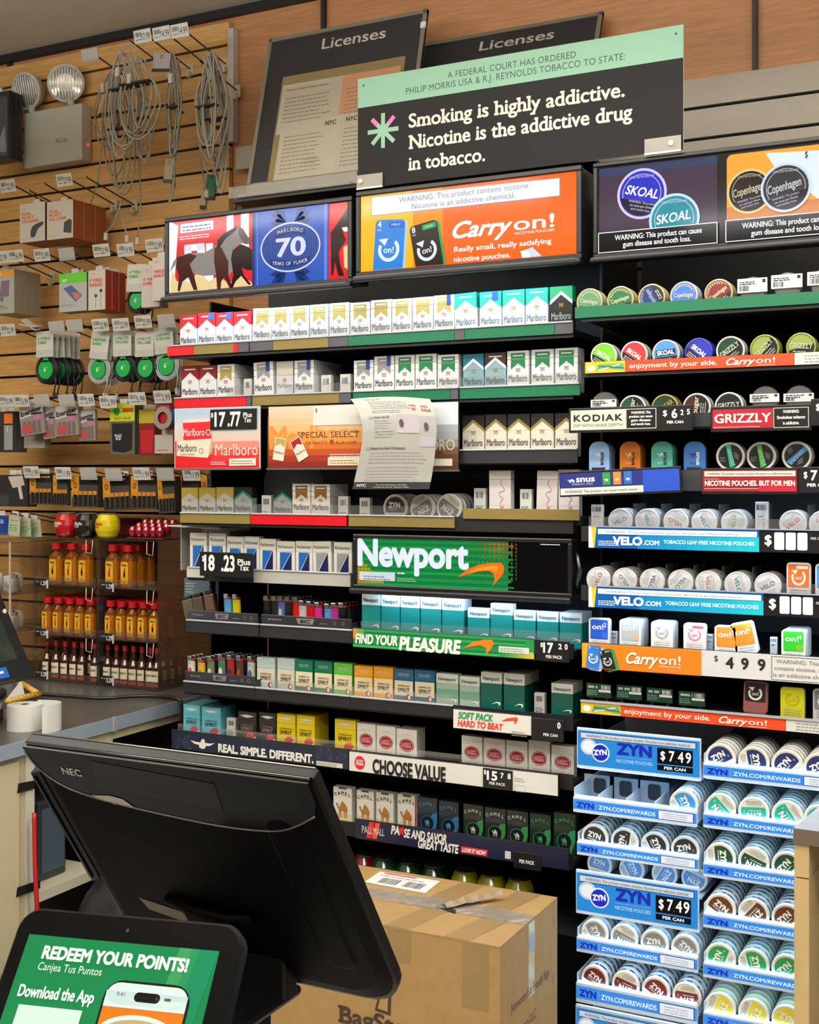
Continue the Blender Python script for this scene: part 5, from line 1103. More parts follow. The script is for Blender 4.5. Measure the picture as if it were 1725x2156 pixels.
def s_np(b, T, Rr, x0, z0, w, h):
    Rr(.0, .05, .99, .97, M('#8c1226', .4)); Rr(.6, .05, .99, .5, M('#b01a34', .4), 2); Rr(.02, .70, .98, .93, CRM, 3); T('WARNING: This product contains nicotine. Nicotine is an addictive chemical.', .5, .77, .09, .90, INK, 4); T('NICOTINE POUCHES. BUT FOR MEN', .5, .30, .21, .95, M('#eadfd8', .4), 4, bold=.04); Rr(.02, .58, .18, .60, CRM, 3); Rr(.02, .16, .6, .18, CRM, 3)
brand_sign('dark red Nicotine Pouches But For Men sign', 1480, 1680, 989, 1037, 2.535, s_np, 0.2)
brand_sign('black price plate with a seven beside the dark red sign', 1684, 1765, 986, 1034, 2.533, s_pr('7', '4', '9'))
# --- lit white cans
def velo_row(px, py, cans_, cards, tins_, strip, row, pr_edge, tiles, Ysh=YR):
    sh, fl, zl = shelf2(px, py); pl, pr = 1240, strip
    b = r2(); xa, xb = at(pl, 1100, Ysh).x, at(pr, 1100, Ysh).x; h = .045; z = zl-.002-h; b.box((xa, Ysh, z), (xb, Ysh+.0055, z+h), M('#1f6aa8', .35)); b.plane((0, Ysh, 0)); S = .85
    b.rect(xa, z, xb, z+h, E('#1a62b0', S), 1); n = 12
    for i in range(n): b.rect(xa+(xb-xa)*(.30+.7*i/n), z, xa+(xb-xa)*(.30+.7*(i+1)/n), z+h*.66, E(mix('#1f8ac8', '#2ed0d8', i/n), S), 2)
    b.art([(xa, z), (xa+.010, z), (xa+.006, z+h), (xa, z+h)], E('#f0f4ff', S), 3); b.art([(xa+.010, z), (xa+.013, z), (xa+.018, z+h), (xa+.006, z+h)], E('#e8d23a', S), 3)
    b.rect(xa+.02, z+h*.64, xb-.003, z+h*.93, E('#22384a', S), 3); b.rect(xa+.021, z+h*.66, xb-.004, z+h*.91, E('#eef3fa', 1.0), 4); b.text('WARNING: This product contains nicotine. Nicotine is an addictive chemical.', (xa+xb)/2, z+h*.72, h*.11, E('#5a7a92', .5), 5, w=(xb-xa)*.78)
    x_ = xa+(xb-xa)*.15; b.text('VELO', x_, z+h*.18, h*.36, W_, 5, w=(xb-xa)*.18, al='l', bold=.05); b.text('.COM', x_+(xb-xa)*.185, z+h*.20, h*.2, W_, 5, w=(xb-xa)*.095, al='l', bold=.04)
    b.text('TOBACCO LEAF FREE NICOTINE POUCHES', xa+(xb-xa)*.455, z+h*.28, h*.16, E('#dff6fa', .9), 5, w=(xb-xa)*.52, al='l', bold=.03); b.greek(xa+.022, xa+.07, z+h*.30, .002, W_, 5, rows=3, gap=.004); b.build('label_strip', sh)
    b = r2(); x1 = at(1850, 1100, Ysh).x; b.box((xb+.0005, Ysh, z), (XB-.001, Ysh+.0055, z+h), FRM); b.plane((0, Ysh, 0)); b.text('$', xb+.018, z+h*.34, h*.42, WHITE, 2, bold=.03)
    for i in range(3): b.rr(xb+tiles+.0225*i, z+h*.12, xb+tiles+.0195+.0225*i, z+h*.9, .003, E('#eef1fb', .9), 2)
    b.text('PER CAN', xb+tiles+.085, z+h*.6, .005, WHITE, 2); b.build('price_holder', sh)
    b = r2(); b.box((xa, Ysh-.004, zl-.002), (XB-.001, Ysh+.0055, zl), M('#8fa0b8', .3)); b.build('shelf_edge', sh)
    b = r2(); b.box((xa, Ysh+.002, zl), (XB-.001, Ysh+.0035, zl+.020), clear(veil=.04)); b.build('clear_lip', sh)
    for i, (st, px_, yt, rot) in enumerate(cans_):
        can(st, px_, yt, Ysh+.03, rot, 'white pouch can with thin lettering, %s on the %s' % (ORD[i+1], row), 'white pouch cans on the '+row, deep=2, z=fl, r=CR_*.93,
            deeplab=lambda d, i=i: 'white pouch can, %s behind can %s on the %s' % (ORD[d], ('one', 'two', 'three', 'four', 'five', 'six', 'seven', 'eight')[i], row))
    for x in [(a[1]+c[1])/2 for a, c in zip(cans_, cans_[1:])]:
        p = at(x, py, Ysh+.03); b = r2(); b.box((p.x-.0008, Ysh+.03, fl), (p.x+.0008, Ysh+.12, fl+.066), clear(veil=.05)); b.build('divider', sh)
    return sh, fl, zl
sh, fl, zl = velo_row(1240, 1107, [('ve_b', 1306, 1060, -25), ('ve_t', 1363, 1060, 75), ('ve_r', 1423, 1060, 205), ('ve_t', 1483, 1058, 60), ('ve_l', 1546, 1058, -85), ('ve_r', 1670, 1058, -40), ('ve_p', 1733, 1056, 30)], None, None, 1599, 'upper lit can shelf', 0, .030)
def bar_card(i, px, yt, row, fl, w_=.026, Y=YR+.03):
    p = at(px, yt, Y); h_ = p.z-fl; e = empty('stock_card', 'white upright barcode card, %s of those on the %s' % (ORD[i], row), 'card', (p.x, Y, fl+.0004), 'barcode cards on can shelves')
    b = MB(); b.box((-w_/2, 0, 0), (w_/2, .012, h_), M('#d3d5da', .45), .001); b.bars(-w_*.38, h_*.76, w_*.38, h_*.92, INK, 1, 10); b.frame(-w_*.3, h_*.5, w_*.3, h_*.66, .0006, GRY, 1); b.frame(-w_*.3, h_*.2, w_*.3, h_*.4, .0006, GRY, 1); b.greek(-w_*.25, w_*.25, h_*.57, .0018, INK, 2); b.build('card', e)
bar_card(1, 1257, 1063, 'upper lit can shelf', fl); bar_card(2, 1604, 1057, 'upper lit can shelf', fl)
sh2, fl2, zl2 = velo_row(1240, 1232, [('ve_r', 1260, 1181, -65), ('ve_g', 1315, 1184, 230), ('ve_b', 1373, 1185, 110), ('ve_t', 1433, 1187, 130), ('ve_p', 1491, 1190, 85), ('ve_t', 1553, 1187, 75), ('ve_b', 1617, 1190, -30)], None, None, 1608, 'lower lit can shelf', 0, .032)
led(-.84, .02, YR+.02, zl+.105, 1.8); led(-.84, .02, YR+.02, zl2+.112, 4.5); led(-.84, .02, YR+.02, zl2-.06, 1.2)
# --- square pouch tins
def f_on2(c, tc='#eef0f2', num='2', flat=False):
    def f(l, w, h):
        l.rr(-w*.42, h*.28, w*.42, h*.95, .003, col(c), 1); l.text('on!', -w*.06, h*.62, h*.17, col(tc), 2, w=w*.55, bold=.02); l.text(num, w*.28, h*.70, h*.15, col(tc), 2); l.rect(w*.12, h*.30, w*.40, h*.52, col(mix(c, '#e0a030' if c != '#1d4fc0' else '#4a86e0', .35)), 2)
        l.text('WARNING: This product', 0, h*.17, h*.05, col('#7a86a0'), 2, w=w*.7); l.text('contains nicotine', 0, h*.09, h*.05, col('#7a86a0'), 2, w=w*.6)
    return f
def f_on1(c, tc, tab=None):
    def f(l, w, h):
        l.rr(-w*.44, h*.36, w*.44, h*.95, .003, col(c), 1); swirl(l, 0, h*.62, w*.30, col(tc), 2); l.text('on!', 0, h*.56, h*.11, col(tc), 3, bold=.02)
        if tab: l.rr(-w*.1, h*.84, w*.40, h*.92, .002, col(tab), 2)
        for i in range(4): l.text('WARNING: This product', 0, h*(.27-.075*i), h*.045, col('#6a6a70'), 2, w=w*.72)
    return f
TI = {'blue': (f_on2('#1d4fc0'), '#d9dde6'), 'silver': (f_on2('#a9b2b8'), '#dcdfe2'), 'plain white': (f_on1('#e2e2dc', '#9aa4b4'), '#e2e2e0'), 'white and pink': (f_on1('#e0dce0', '#b98a9c', '#d9586a'), '#e0dee2'), 'orange': (f_on2('#d9822a'), '#dcdfe2'), 'green': (f_on2('#2fb02a', num='4'), '#dfe6de'), 'black': (f_on1('#1c1a1c', '#cfc6c4'), '#8a4a48'), 'yellow': (f_on1('#b9b41c', '#a09a14'), '#b9b428'), 'copper': (f_on1('#d06a2a', '#efe2d8', '#e8d4c4'), '#d9d9dc'), 'grey': (f_on1('#6a6a6e', '#cfcfd2'), '#b4b4b8'), 'pale blue': (f_on1('#4f8fd0', '#e8eef6'), '#d9e2ec')}
_tm = {}
def sqtin(nm, px, yt, fl, row, tilt=0, deep=0, Y=YR+.02, extra='', ps=None):
    if nm not in _tm: _tm[nm] = tinmesh(TI[nm][0], TI[nm][1], .007, .047, .066, .014, rim='#c9ccd0')
    me = _tm[nm]; p = at(px, yt, Y); h_ = max(.045, p.z-fl)/.066
    if tilt: h_ = 1.0
    for d in range(deep+1):
        o = put('pouch_tin', me[0], None, (p.x-(.012 if tilt else 0), Y+d*.0152, fl+.0004+(.006 if tilt else 0)), (0, math.radians(tilt), 0), (1, 1, h_)); put('lid', me[1], o)
        tag(o, ('%s square pouch tin %s%s' % (nm, extra, row)) if d == 0 else '%s square pouch tin, %s behind the front one %s' % (nm, ORD[d], row), 'tin', 'square pouch tins '+row)
sqtin('copper', 1682, 1185, fl2, 'at the end of the lower lit shelf'); sqtin('pale blue', 1743, 1188, fl2, 'at the end of the lower lit shelf')
sh, fl, zl = shelf2(1226, 1352, drop=.012)
b = r2(); xa = at(1226, 1380, YR).x; xm, xn = at(1477, 1380, YR).x, at(1622, 1380, YR).x; h = .052; z = zl-.002-h
b.box((xa, YR, z), (xm, YR+.0055, z+h), M('#dd7a1e', .35)); b.plane((0, YR, 0)); b.rect(xa, z, xa+.03, z+h, M('#e0a01c', .35), 1)
W0 = M('#efece6', .4)
on_tin(b, (xa+.026, z+h*.44), -6, .030, .052, M('#2d74c4', .35), M('#9cc0e6', .35), M('#d9e4f2', .35), '4', M('#2260a8', .35), 'MINT', 2); on_tin(b, (xa+.058, z+h*.36), 16, .027, .046, M('#201c1a', .35), M('#2f8a52', .35), M('#d0d4d6', .35), '8', M('#2f8a52', .35), 'MINT', 8)
b.rect(xa, z-.0+.0, xm, z+.0006, M('#dd7a1e', .35), 16); carryon(b, xa+.098, z+h*.30, h*.44, .118, W0, 4); b.build('label_strip', sh)
b = r2(); b.box((xm+.0003, YR, z), (xn, YR+.0055, z+h), M('#cfcfd2', .4)); b.plane((0, YR, 0))
for t, fx, fy, fh in (('$', .22, .62, .22), ('4', .42, .38, .42), ('9', .64, .38, .42), ('9', .88, .38, .42)): b.text(t, xm+(xn-xm)*fx, z+h*fy, h*fh, INK, 2, bold=.03 if t != '$' else 0)
b.build('price_strip', sh)
b = r2(); b.box((xn+.0003, YR, z), (XB-.001, YR+.0055, z+h), M('#d3d2d0', .4)); b.plane((0, YR, 0)); b.frame(xn+.003, z+.002, XB-.01, z+h-.002, .001, INK, 1)
for i, t in enumerate(('WARNING: This product', 'contains nicotine. Nicotine', 'is an addictive chemical.')): b.text(t, xn+.012-.003*i, z+h*(.70-.26*i), h*.15, M('#6a6a6c', .5), 2, w=.125, al='l')
b.build('warning_strip', sh)
row = 'above the Carry strip'
sqtin('blue', 1262, 1302, fl, row); sqtin('silver', 1327, 1305, fl, row, deep=3); sqtin('plain white', 1394, 1309, fl, row, deep=2); sqtin('white and pink', 1463, 1313, fl, row); sqtin('orange', 1529, 1318, fl, row, extra='standing upright ', deep=0); sqtin('orange', 1588, 1318, fl, row, tilt=-13, extra='tilted over '); sqtin('green', 1671, 1327, fl, row, deep=4)
for i, px in enumerate((1293, 1494, 1629)):
    bar_card(i+1, px, 1330+6*i, 'orange price shelf', fl, .014, YR+.05)
sh, fl, zl = shelf2(1223, 1475, drop=.006)
enjoy(sh, zl, 0, 1223, 1655, .024)
b = r2(); b.box((at(1223, 1475, YR).x, YR-.003, zl-.002), (XB-.001, YR+.0055, zl+.002), LIPG); b.build('shelf_edge', sh)
for i, (px, yt) in enumerate(((1261, 1440), (1325, 1444), (1389, 1450), (1457, 1457))):
    p = at(px, yt, YR+.04); q = p.z; e = empty('stock_card', 'dark green shelf card with barcode, %s of four above the lowest orange strip' % ORD[i+1], 'card', (p.x, YR+.04, fl+.0004), 'green cards above the lowest orange strip')
    b = MB(); hh = q-fl; b.box((-.028, 0, hh-.030), (.028, .003, hh), M('#1d3f2e', .4)); b.greek(-.024, .004, hh-.010, .005, M('#a9c2b0', .4), 1); b.bars(.006, hh-.012, .026, hh-.003, WHITE, 1, 8); b.rect(.0, hh-.018, .027, hh-.013, WHITE, 1); b.greek(-.026, .0, hh-.017, .002, M('#7a9a86', .4), 1, rows=3, gap=.004); b.build('card', e)
    b = MB(); b.box((-.020, .003, 0), (-.014, .03, hh-.028), DKM); b.box((.014, .003, 0), (.020, .03, hh-.028), DKM); b.build('clip_base', e)
row = 'above the lowest orange strip'; sqtin('black', 1602, 1443, fl, row, tilt=2); sqtin('yellow', 1669, 1448, fl, row); sqtin('grey', 1738, 1452, fl, row)
# --- lit blue pouch trays
BLUE = M('#2f7fd4', .35); YT = 2.50
GLOW2 = M('#9fdcff', .3, emit=9.0); GLOW = M('#a9d8ff', .3, emit=16.0)
def tray(px, ytl, ybl, pr, label, Y, deep_=.34, warn_=True, text=True, sign=False, holes=False):
    x0, z1 = W2(px, ytl, Y); x1 = W2(pr, ytl, Y)[0]; z0 = W2(px, ybl, Y)[1]; base = Vector(((x0+x1)/2, Y, z0)); w_, h_ = x1-x0, z1-z0
    e = empty('pouch_tray', label, 'display tray', base, 'lit blue pouch trays'); TW = M('#b9c2cc', .4)
    fl = z1-.022 if not sign else z0+.004
    b = wb(base); b.box((x0, Y+.006, fl-.004), (x1, Y+deep_, fl), TW); b.box((x0, Y+.006, fl), (x0+.002, Y+deep_, fl+.04), TW); b.box((x1-.002, Y+.006, fl), (x1, Y+deep_, fl+.03), TW)
    b.box((x0+.002, Y+deep_-.003, fl), (x1-.002, Y+deep_, fl+.05), TW); b.build('tray_body', e)
    b = wb(base); b.box((x0, Y, z0), (x1, Y+.006, z1), M('#c4d8ee', .4), .001); S = .80
    if not sign:
        b.rect(x0+.001, z0+h_*.22, x1-.001, z1-h_*.14, E('#3b8ae6', S), 1); zz_ = z0+h_*.38
        b.text('ZYN', x0+w_*.03, zz_-.001, h_*.33, E('#1d2fb4', S), 2, w=w_*.145, al='l', bold=.05); b.rect(x0+w_*.195, z0+h_*.28, x0+w_*.198, z1-h_*.2, E('#8fbcf4', S), 2)
        b.text('ZYN.COM/REWARDS', x0+w_*.215, zz_, h_*.24, E('#d6ecff', .9), 2, w=w_*.46, al='l', bold=.02)
        if warn_:
            b.rect(x0+w_*.695, z0+h_*.24, x1-w_*.025, z1-h_*.17, E('#1c2a6a', S), 2); b.rect(x0+w_*.70, z0+h_*.27, x1-w_*.03, z1-h_*.2, E('#e2e8f2', .8), 3)
            for i, t in enumerate(('WARNING: This product', 'contains nicotine. Nicotine', 'is an addictive chemical.')): b.text(t, x0+w_*.83, z0+h_*(.62-.13*i), h_*.07, E('#3a4258', .4), 4, w=w_*.19)
    else:
        b.rect(x0+.002, z0+h_*.08, x1-.002, z1-h_*.06, E('#2a86d4', S), 1); b.rect(x0+w_*.03, z1-h_*.26, x1-w_*.035, z1-h_*.10, E('#1a2038', .5), 2); b.rect(x0+w_*.034, z1-h_*.245, x1-w_*.04, z1-h_*.115, E('#d3dae4', .7), 3)
        b.text('WARNING: This product contains nicotine. Nicotine is an addictive chemical.', x0+w_*.5, z1-h_*.215, h_*.065, E('#23283a', .4), 4, w=w_*.84)
        r = h_*.20; b.ell(x0+w_*.10, z0+h_*.55, r*1.05, r, E('#c9d4de', .7), 2); b.ell(x0+w_*.10, z0+h_*.55, r*.8, r*.75, E('#e6ebef', .8), 3); b.ell(x0+w_*.20, z0+h_*.43, r*1.15, r*1.15, E('#dfe6f0', .8), 4); b.ell(x0+w_*.20, z0+h_*.43, r*.98, r*.98, E('#1c2fc0', .7), 5); b.text('ZYN', x0+w_*.20, z0+h_*.38, h_*.12, W_, 6, w=w_*.11, bold=.05, rot=6)
        b.text('ZYN', x0+w_*.475, z0+h_*.45, h_*.25, E('#1d2fb4', .7), 3, w=w_*.285, bold=.05); b.rect(x0+w_*.33, z0+h_*.375, x0+w_*.62, z0+h_*.383, E('#8fc4f0', .8), 3); b.text('NICOTINE POUCHES', x0+w_*.475, z0+h_*.24, h_*.08, E('#bfe0fa', .8), 3, w=w_*.29)
        x_ = x0+w_*.66; b.rect(x_, z0+h_*.32, x_+w_*.28, z0+h_*.70, E('#141416', .3), 3); b.rect(x_, z0+h_*.16, x_+w_*.28, z0+h_*.29, E('#141416', .3), 3)
        for t, f, fy, fh in (('$', .045, .42, .20), ('7', .115, .40, .24), ('.', .148, .40, .06), ('4', .185, .40, .24), ('9', .245, .40, .24)): b.text(t, x_+w_*f, z0+h_*fy, h_*fh, W_, 4, bold=.02, sx=.8)
        b.text('PER CAN', x_+w_*.14, z0+h_*.195, h_*.065, W_, 4, w=w_*.17, bold=.03)
    b.build('front_sign' if sign else 'front_strip', e)
    b = wb(base); b.box((x0+.004, Y+.0062, z0-.0015), (x1-.004, Y+.014, z0+.0012), GLOW); b.build('light_bar', e)
    if not sign: b = wb(base); b.box((x0+.004, Y+.0062, z1-.003), (x1-.004, Y+.0090, z1+.003), GLOW2); b.build('light_bar', e)
    if holes:
        for f in (.09, .31, .55):
            b = wb(base); b.plane((0, Y+deep_*.30, 0)); xx = x0+w_*f; b.box((xx-.034, Y+deep_*.30+.001, fl), (xx+.034, Y+deep_*.30+.004, fl+.048), M('#8f9aa6', .45)); b.rr(xx-.012, fl+.008, xx+.016, fl+.042, .007, M('#15181c', .5), 1); b.build('pusher', e)
        for f in (.20, .43, .66): b = wb(base); b.box((x0+w_*f, Y+.007, fl), (x0+w_*f+.002, Y+deep_-.004, fl+.03), TW); b.build('divider', e)
    return e, fl
ZR = .0302
def rolls(colr, fl, pxs, Y, deep, rots, r=ZR, step=.0216, grp='pouch cans in lit trays'):
    for i, px in enumerate(pxs):
        can('zy_'+colr, px, 1800, Y+.0105, rots[i], 'white pouch can with %s label, front of roll %s in its lit tray' % (colr, ('one', 'two', 'three', 'four')[i]), grp, deep=deep, step=step, r=r, z=fl,
            deeplab=lambda d, i=i: 'white pouch can, %s behind the %s front can of roll %s' % (ORD[d], colr, ('one', 'two', 'three', 'four')[i]))
YZ = 2.515
lab = lambda s: 'blue lit pouch tray '+s
tray(1215, 1531, 1616, 1476, lab('with 7.49 price sign, at the top under the orange strip'), YZ+.012, sign=True)
e, fl = tray(1207, 1677, 1709, 1468, lab('nearly empty with a single sky blue roll'), YZ-.012, holes=True); rolls('sky blue', fl, [1440], YZ-.012, 6, [60])
e, fl = tray(1215, 1771, 1799, 1472, lab('of black labelled cans under the nearly empty tray'), YZ+.008); rolls('black', fl, [1252, 1315, 1379, 1443], YZ+.008, 6, [12, -82, 62, -15])
e, fl = tray(1213, 1830, 1922, 1472, lab('with 7.49 price sign, halfway down the stack'), YZ+.004, sign=True)
zz0 = W2(1213, 1830, YZ)[1]
b = wb(e.location); X0_, X1_ = W2(1215, 1830, YZ)[0], W2(1470, 1830, YZ)[0]; b.box((X0_, YZ+.03, zz0-.034), (X1_, YZ+.33, zz0-.030), M('#b9c2cc', .4)); b.build('upper_floor', e)
rolls('pale blue', zz0-.0298, [1262, 1330, 1399, 1462], YZ+.045, 6, [10, 60, 120, 200], r=.028)
e, fl = tray(1214, 1972, 2003, 1470, lab('of grey labelled cans below the second price sign'), YZ+.0); rolls('grey', fl, [1252, 1314, 1378, 1443], YZ, 6, [60, 200, -5, 35])
e, fl = tray(1213, 2068, 2109, 1469, lab('of maroon labelled cans, second lowest in view'), YZ-.004); rolls('maroon', fl, [1252, 1317, 1381, 1446], YZ-.004, 6, [28, 195, 35, 180])
tray(1212, 2114, 2206, 1467, lab('with price sign cut off at the bottom edge'), YZ-.004, sign=True)
BR = [('navy', 1606, 1638, [-32, 80, -50, -30], 'of navy labelled cans beside the top price sign'), ('teal', 1711, 1742, [225, 175, 235, 0], 'of teal labelled cans'), ('dark green', 1815, 1845, [85, 200, -50, 0], 'of dark green labelled cans'), ('brown', 1922, 1952, [35, 130, -45, 0], 'of brown labelled cans'), ('green', 2026, 2057, [-70, 75, -45, 0], 'of bright green labelled cans'), ('yellow', 2130, 2162, [110, 110, 15, 0], 'of yellow labelled cans near the floor')]
for c, yt, yb, rots, s in BR:
    e, fl = tray(1481, yt, yb, 1790, lab(s), YZ-.006); n = 4 if yt < 1800 else 3
    rolls(c, fl, [1517, 1587, 1658, 1726][:n], YZ-.006, 6 if n == 3 else 5, rots, r=.0312)
for x in (W2(1222, 1800, YZ)[0], W2(1472, 1800, YZ)[0], XB-.012):
    b = r2(); b.box((x-.005, YZ+.356, .121), (x+.005, 3.019, zz0+.12), RACKB, .001); b.build('upright', rack2)
# three pouch cans standing loose on the gold edged shelf of the cigarette rack
for i, (st, px, rot, nm) in enumerate((('zy_black', 832, 0, 'black'), ('zy_grey', 889, 150, 'first grey'), ('zy_grey', 945, 215, 'second grey'))):
    can(st, px, 1025, YP+.004*(i != 1), rot, '%s labelled white pouch can on the gold edged cigarette rack shelf' % nm, 'pouch cans on the cigarette rack', deep=3, r=.0335, z=FLO['D']+.002*(i == 2),
        deeplab=lambda d, nm=nm: 'white pouch can, %s behind the %s one on the gold edged shelf' % (ORD[d], nm))
# ================================================================ lighters, bottles on the rack shelves
def lighter(px, yt, row, c, label, Y=2.655, deep=0, tilt=0, art=None, group='pocket lighters'):
    p = at(px, yt, Y); z0 = FLO[row]+.0006; H = max(.05, min(.085, p.z-z0))
    for d in range(deep+1):
        b = MB(); m = M(c if d == 0 else rnd.choice(['#1a1a1c', '#7a1a1e', '#1f2a5c', '#7a2a6a', '#2f5a3c', '#26262a']), .22, coat=.5); h = H*.80
        b.lathe([(0, 0), (.011, 0), (.012, .003), (.012, h), (0, h)], m, 14); b.v = [Vector((v.x*1.0, v.y*.62, v.z)) for v in b.v]
        if art and d == 0: b.plane((0, -.0076, 0)); art(b, h)
        b.plane((0, -.0078, 0)); b.text('BIC', 0, h*.88, .003, INK, 1)
        o = b.build('lighter', None, (p.x, Y+.008+d*.017, z0), (0, math.radians(tilt), 0)); tag(o, label if d == 0 else 'lighter %s behind the %s' % (ORD[d], label), 'lighter', group)
        b = MB(); b.box((-.0105, -.006, h+.0003), (.003, .006, H-.002), M('#c2c4c8', .22, metal=.9), .0015); b.build('hood', o)
        b = MB(); b.lathe([(0, -.004), (.004, -.004), (.004, .004), (0, .004)], M('#8a8c90', .3, metal=.9), 10, (.002, 0, h+.005), 'y'); b.build('wheel', o)
        b = MB(); b.box((.005, -.005, h+.0003), (.011, .005, h+.006), M('#c01c24', .35), .001); b.build('button', o)
def ltray(row, pl, pr, label, Y=2.618):
    xa, xb = at(pl, 1300, Y).x, at(pr, 1300, Y).x; z = ROWZ[row]
    b = MB(); w_ = xb-xa; zf = FLO[row]-z
    b.box((0, 0, zf+.0004), (w_, .003, .022), M('#2c2d31', .3, coat=.3), .001); b.box((0, .003, zf+.0004), (.003, .25, .012), DKM); b.box((w_-.003, .003, zf+.0004), (w_, .25, .012), DKM)
    b.plane((0, 0, 0)); g = M('#77797d', .4); b.art([(w_*.42, .003), (w_*.58, .003), (w_*.60, .017), (w_*.40, .017)], g, 1); b.text('BIC', w_*.50, .006, .008, M('#1c1c20', .4), 2, w=w_*.12, it=.2, bold=.03)
    for f in (.82, .91): b.ring(w_*f, .010, .0045, .0045, .0012, g, 1, 12)
    b.greek(w_*.08, w_*.25, .009, .003, g, 1); b.greek(w_*.66, w_*.76, .006, .002, g, 1)
    o = b.build('lighter_tray', None, (xa, Y, z)); tag(o, label, 'tray', 'black lighter trays')
ltray('F', 394, 543, 'black lighter tray beside the slat wall under the price plate'); ltray('F', 550, 740, 'black lighter tray full of coloured lighters under the grey strip'); ltray('G', 390, 537, 'lower black lighter tray with picture lighters')
lighter(478, 1238, 'F', '#5fb0e6', 'light blue lighter standing beside the yellow one', tilt=-2); lighter(496, 1237, 'F', '#e8dc1c', 'yellow lighter standing beside the light blue one', tilt=-2)
lighter(560, 1247, 'F', '#16161a', 'black lighter at the start of second lighter tray', deep=1); lighter(577, 1250, 'F', '#2a2a2c', 'charcoal lighter second in the coloured lighter tray', deep=3)
lighter(590, 1252, 'F', '#5a74b4', 'blue lighter with striped wrap third in tray', deep=3, art=lambda b, h: b.rect(-.004, h*.2, .004, h*.75, M('#d9d2cc', .4), 1)); lighter(605, 1253, 'F', '#1e2022', 'dark lighter beside the striped blue lighter', deep=3)
for px, yt, c, l in ((622, 1255, '#d81c1c', 'first red lighter in the coloured tray'), (635, 1263, '#d9d9d8', 'white lighter with dark lettering between two reds'), (651, 1265, '#d0141e', 'second red lighter beside the pink one'), (668, 1267, '#e23a9a', 'pink lighter beside the second red one'), (689, 1270, '#5f9ee0', 'sky blue lighter after the pink one'), (703, 1268, '#c23a9a', 'magenta lighter after the sky blue one'), (719, 1268, '#17171a', 'black lighter at the far end of tray')):
    lighter(px, yt, 'F', c, l, deep=4)
def splash(c1, c2):
    def f(b, h): b.ell(0, h*.55, .006, h*.16, M(c1, .4), 1, 12); b.ell(.001, h*.25, .005, h*.12, M(c2, .4), 1, 10)
    return f
for px, yt, c, c1, c2, l in ((400, 1380, '#cfd2c4', '#c03a3a', '#e8e2d8', 'white picture lighter with red print'), (421, 1384, '#d9b43a', '#b98a1c', '#e8d9a0', 'yellow picture lighter next to the white one'), (441, 1380, '#6a7a5a', '#c9cdb4', '#3a4a34', 'olive picture lighter third in lower tray'), (464, 1372, '#4a7a5c', '#e2e2da', '#2c4a3a', 'green picture lighter with white figure'), (483, 1373, '#9a2c20', '#4a1c5a', '#e0602a', 'red and purple picture lighter'), (502, 1374, '#5a3422', '#8a4a2a', '#3a2018', 'brown patterned picture lighter'), (526, 1375, '#c9cbc4', '#5a5c58', '#e8e8e2', 'pale skeleton picture lighter')):
    lighter(px, yt, 'G', c, l, deep=3, art=splash(c1, c2), group='picture lighters in the lower tray')
for i, (px, yt, tl, c) in enumerate(((402, 1258, -14, '#5c5447'), (424, 1252, -12, '#55493a'), (448, 1245, -10, '#6a4730'))):
    p = at(px, yt, 2.70); z0 = FLO['F']+.006; h = p.z-z0+.004
    b = MB(); b.box((-.017, 0, 0), (.017, .02, h*.86), M(c, .3, coat=.4), .004); b.box((-.012, .002, h*.86), (.012, .018, h), M('#2c2a28', .4), .002)
    o = b.build('lighter_pouch', None, (p.x-.004, 2.70, z0), (0, math.radians(tl), 0)); tag(o, 'brown translucent lighter leaning in tray, %s of three' % ORD[i+1], 'lighter', 'brown leaning lighters')
a, c = at(388, 1278, 2.80), at(460, 1220, 2.80); b = MB(); w_ = c.x-a.x; zt = c.z-FLO['F']
b.box((0, 0, .0004), (w_, .004, zt), M('#5d7078', .4)); b.plane((0, 0, 0)); b.greek(.006, .04, zt-.016, .003, M('#b9c6ca', .5), 1, rows=4, gap=.008); 
for i in range(14): b.ell(rnd.uniform(.04, w_-.004), rnd.uniform(.03, zt-.004), .0012, .0012, M('#c9d6da', .5), 1, 6)
o = b.build('display_card', None, (a.x, 2.80, FLO['F'])); tag(o, 'grey blue display card standing behind the brown lighters', 'card')
# round bottles on the bottom shelf behind the carton
zJ = at(980, 1818, 2.72).z-.084
b = rb(); b.box((XL, YF+.03, zJ-.012), (XR-.015, 3.059, zJ), RACKB); b.build('shelf', rack)
def ball(px, Y, z, c, label, word='', wc='#e8e6e0', r=.037, group='round cocktail bottles', rot=0):
    p = at(px, 1200, Y); b = MB(); m = M(c, .14, coat=.8)
    b.lathe([(0, 0), (r*.62, 0), (r*.80, .006), (r*.98, r*.62), (r, r*.95), (r*.94, r*1.4), (r*.72, r*1.82), (r*.66, r*1.88), (0, r*1.88)], m, 28)
    for y_, s, h in ((r*1.02, word, r*.24), (r*.84, 'CHILLER' if word else '', r*.13)):
        if not s: continue
        vs_, fs_, x0_, x1_ = glyphs(s, .03); k = h/CAP; n_ = (x1_-x0_)*k
        q = []
        for x, y, j in vs_:
            an = -PI/2+((x-(x0_+x1_)/2)*k)/r+rot; rr_ = r*1.004+.00005*j; q.append((rr_*math.cos(an), rr_*math.sin(an), y_+y*k))
        b.add(q, fs_, M(wc, .4))
    o = b.build('round_bottle', None, (p.x, Y, z)); tag(o, label, 'bottle', group)
    b = MB(); b.lathe([(r*.60, r*1.88+.0002), (r*.70, r*1.88+.0002), (r*.72, r*1.93), (r*.68, r*1.97), (0, r*1.95)], M('#b9bbc0', .25, metal=.9), 24); b.build('lid', o)
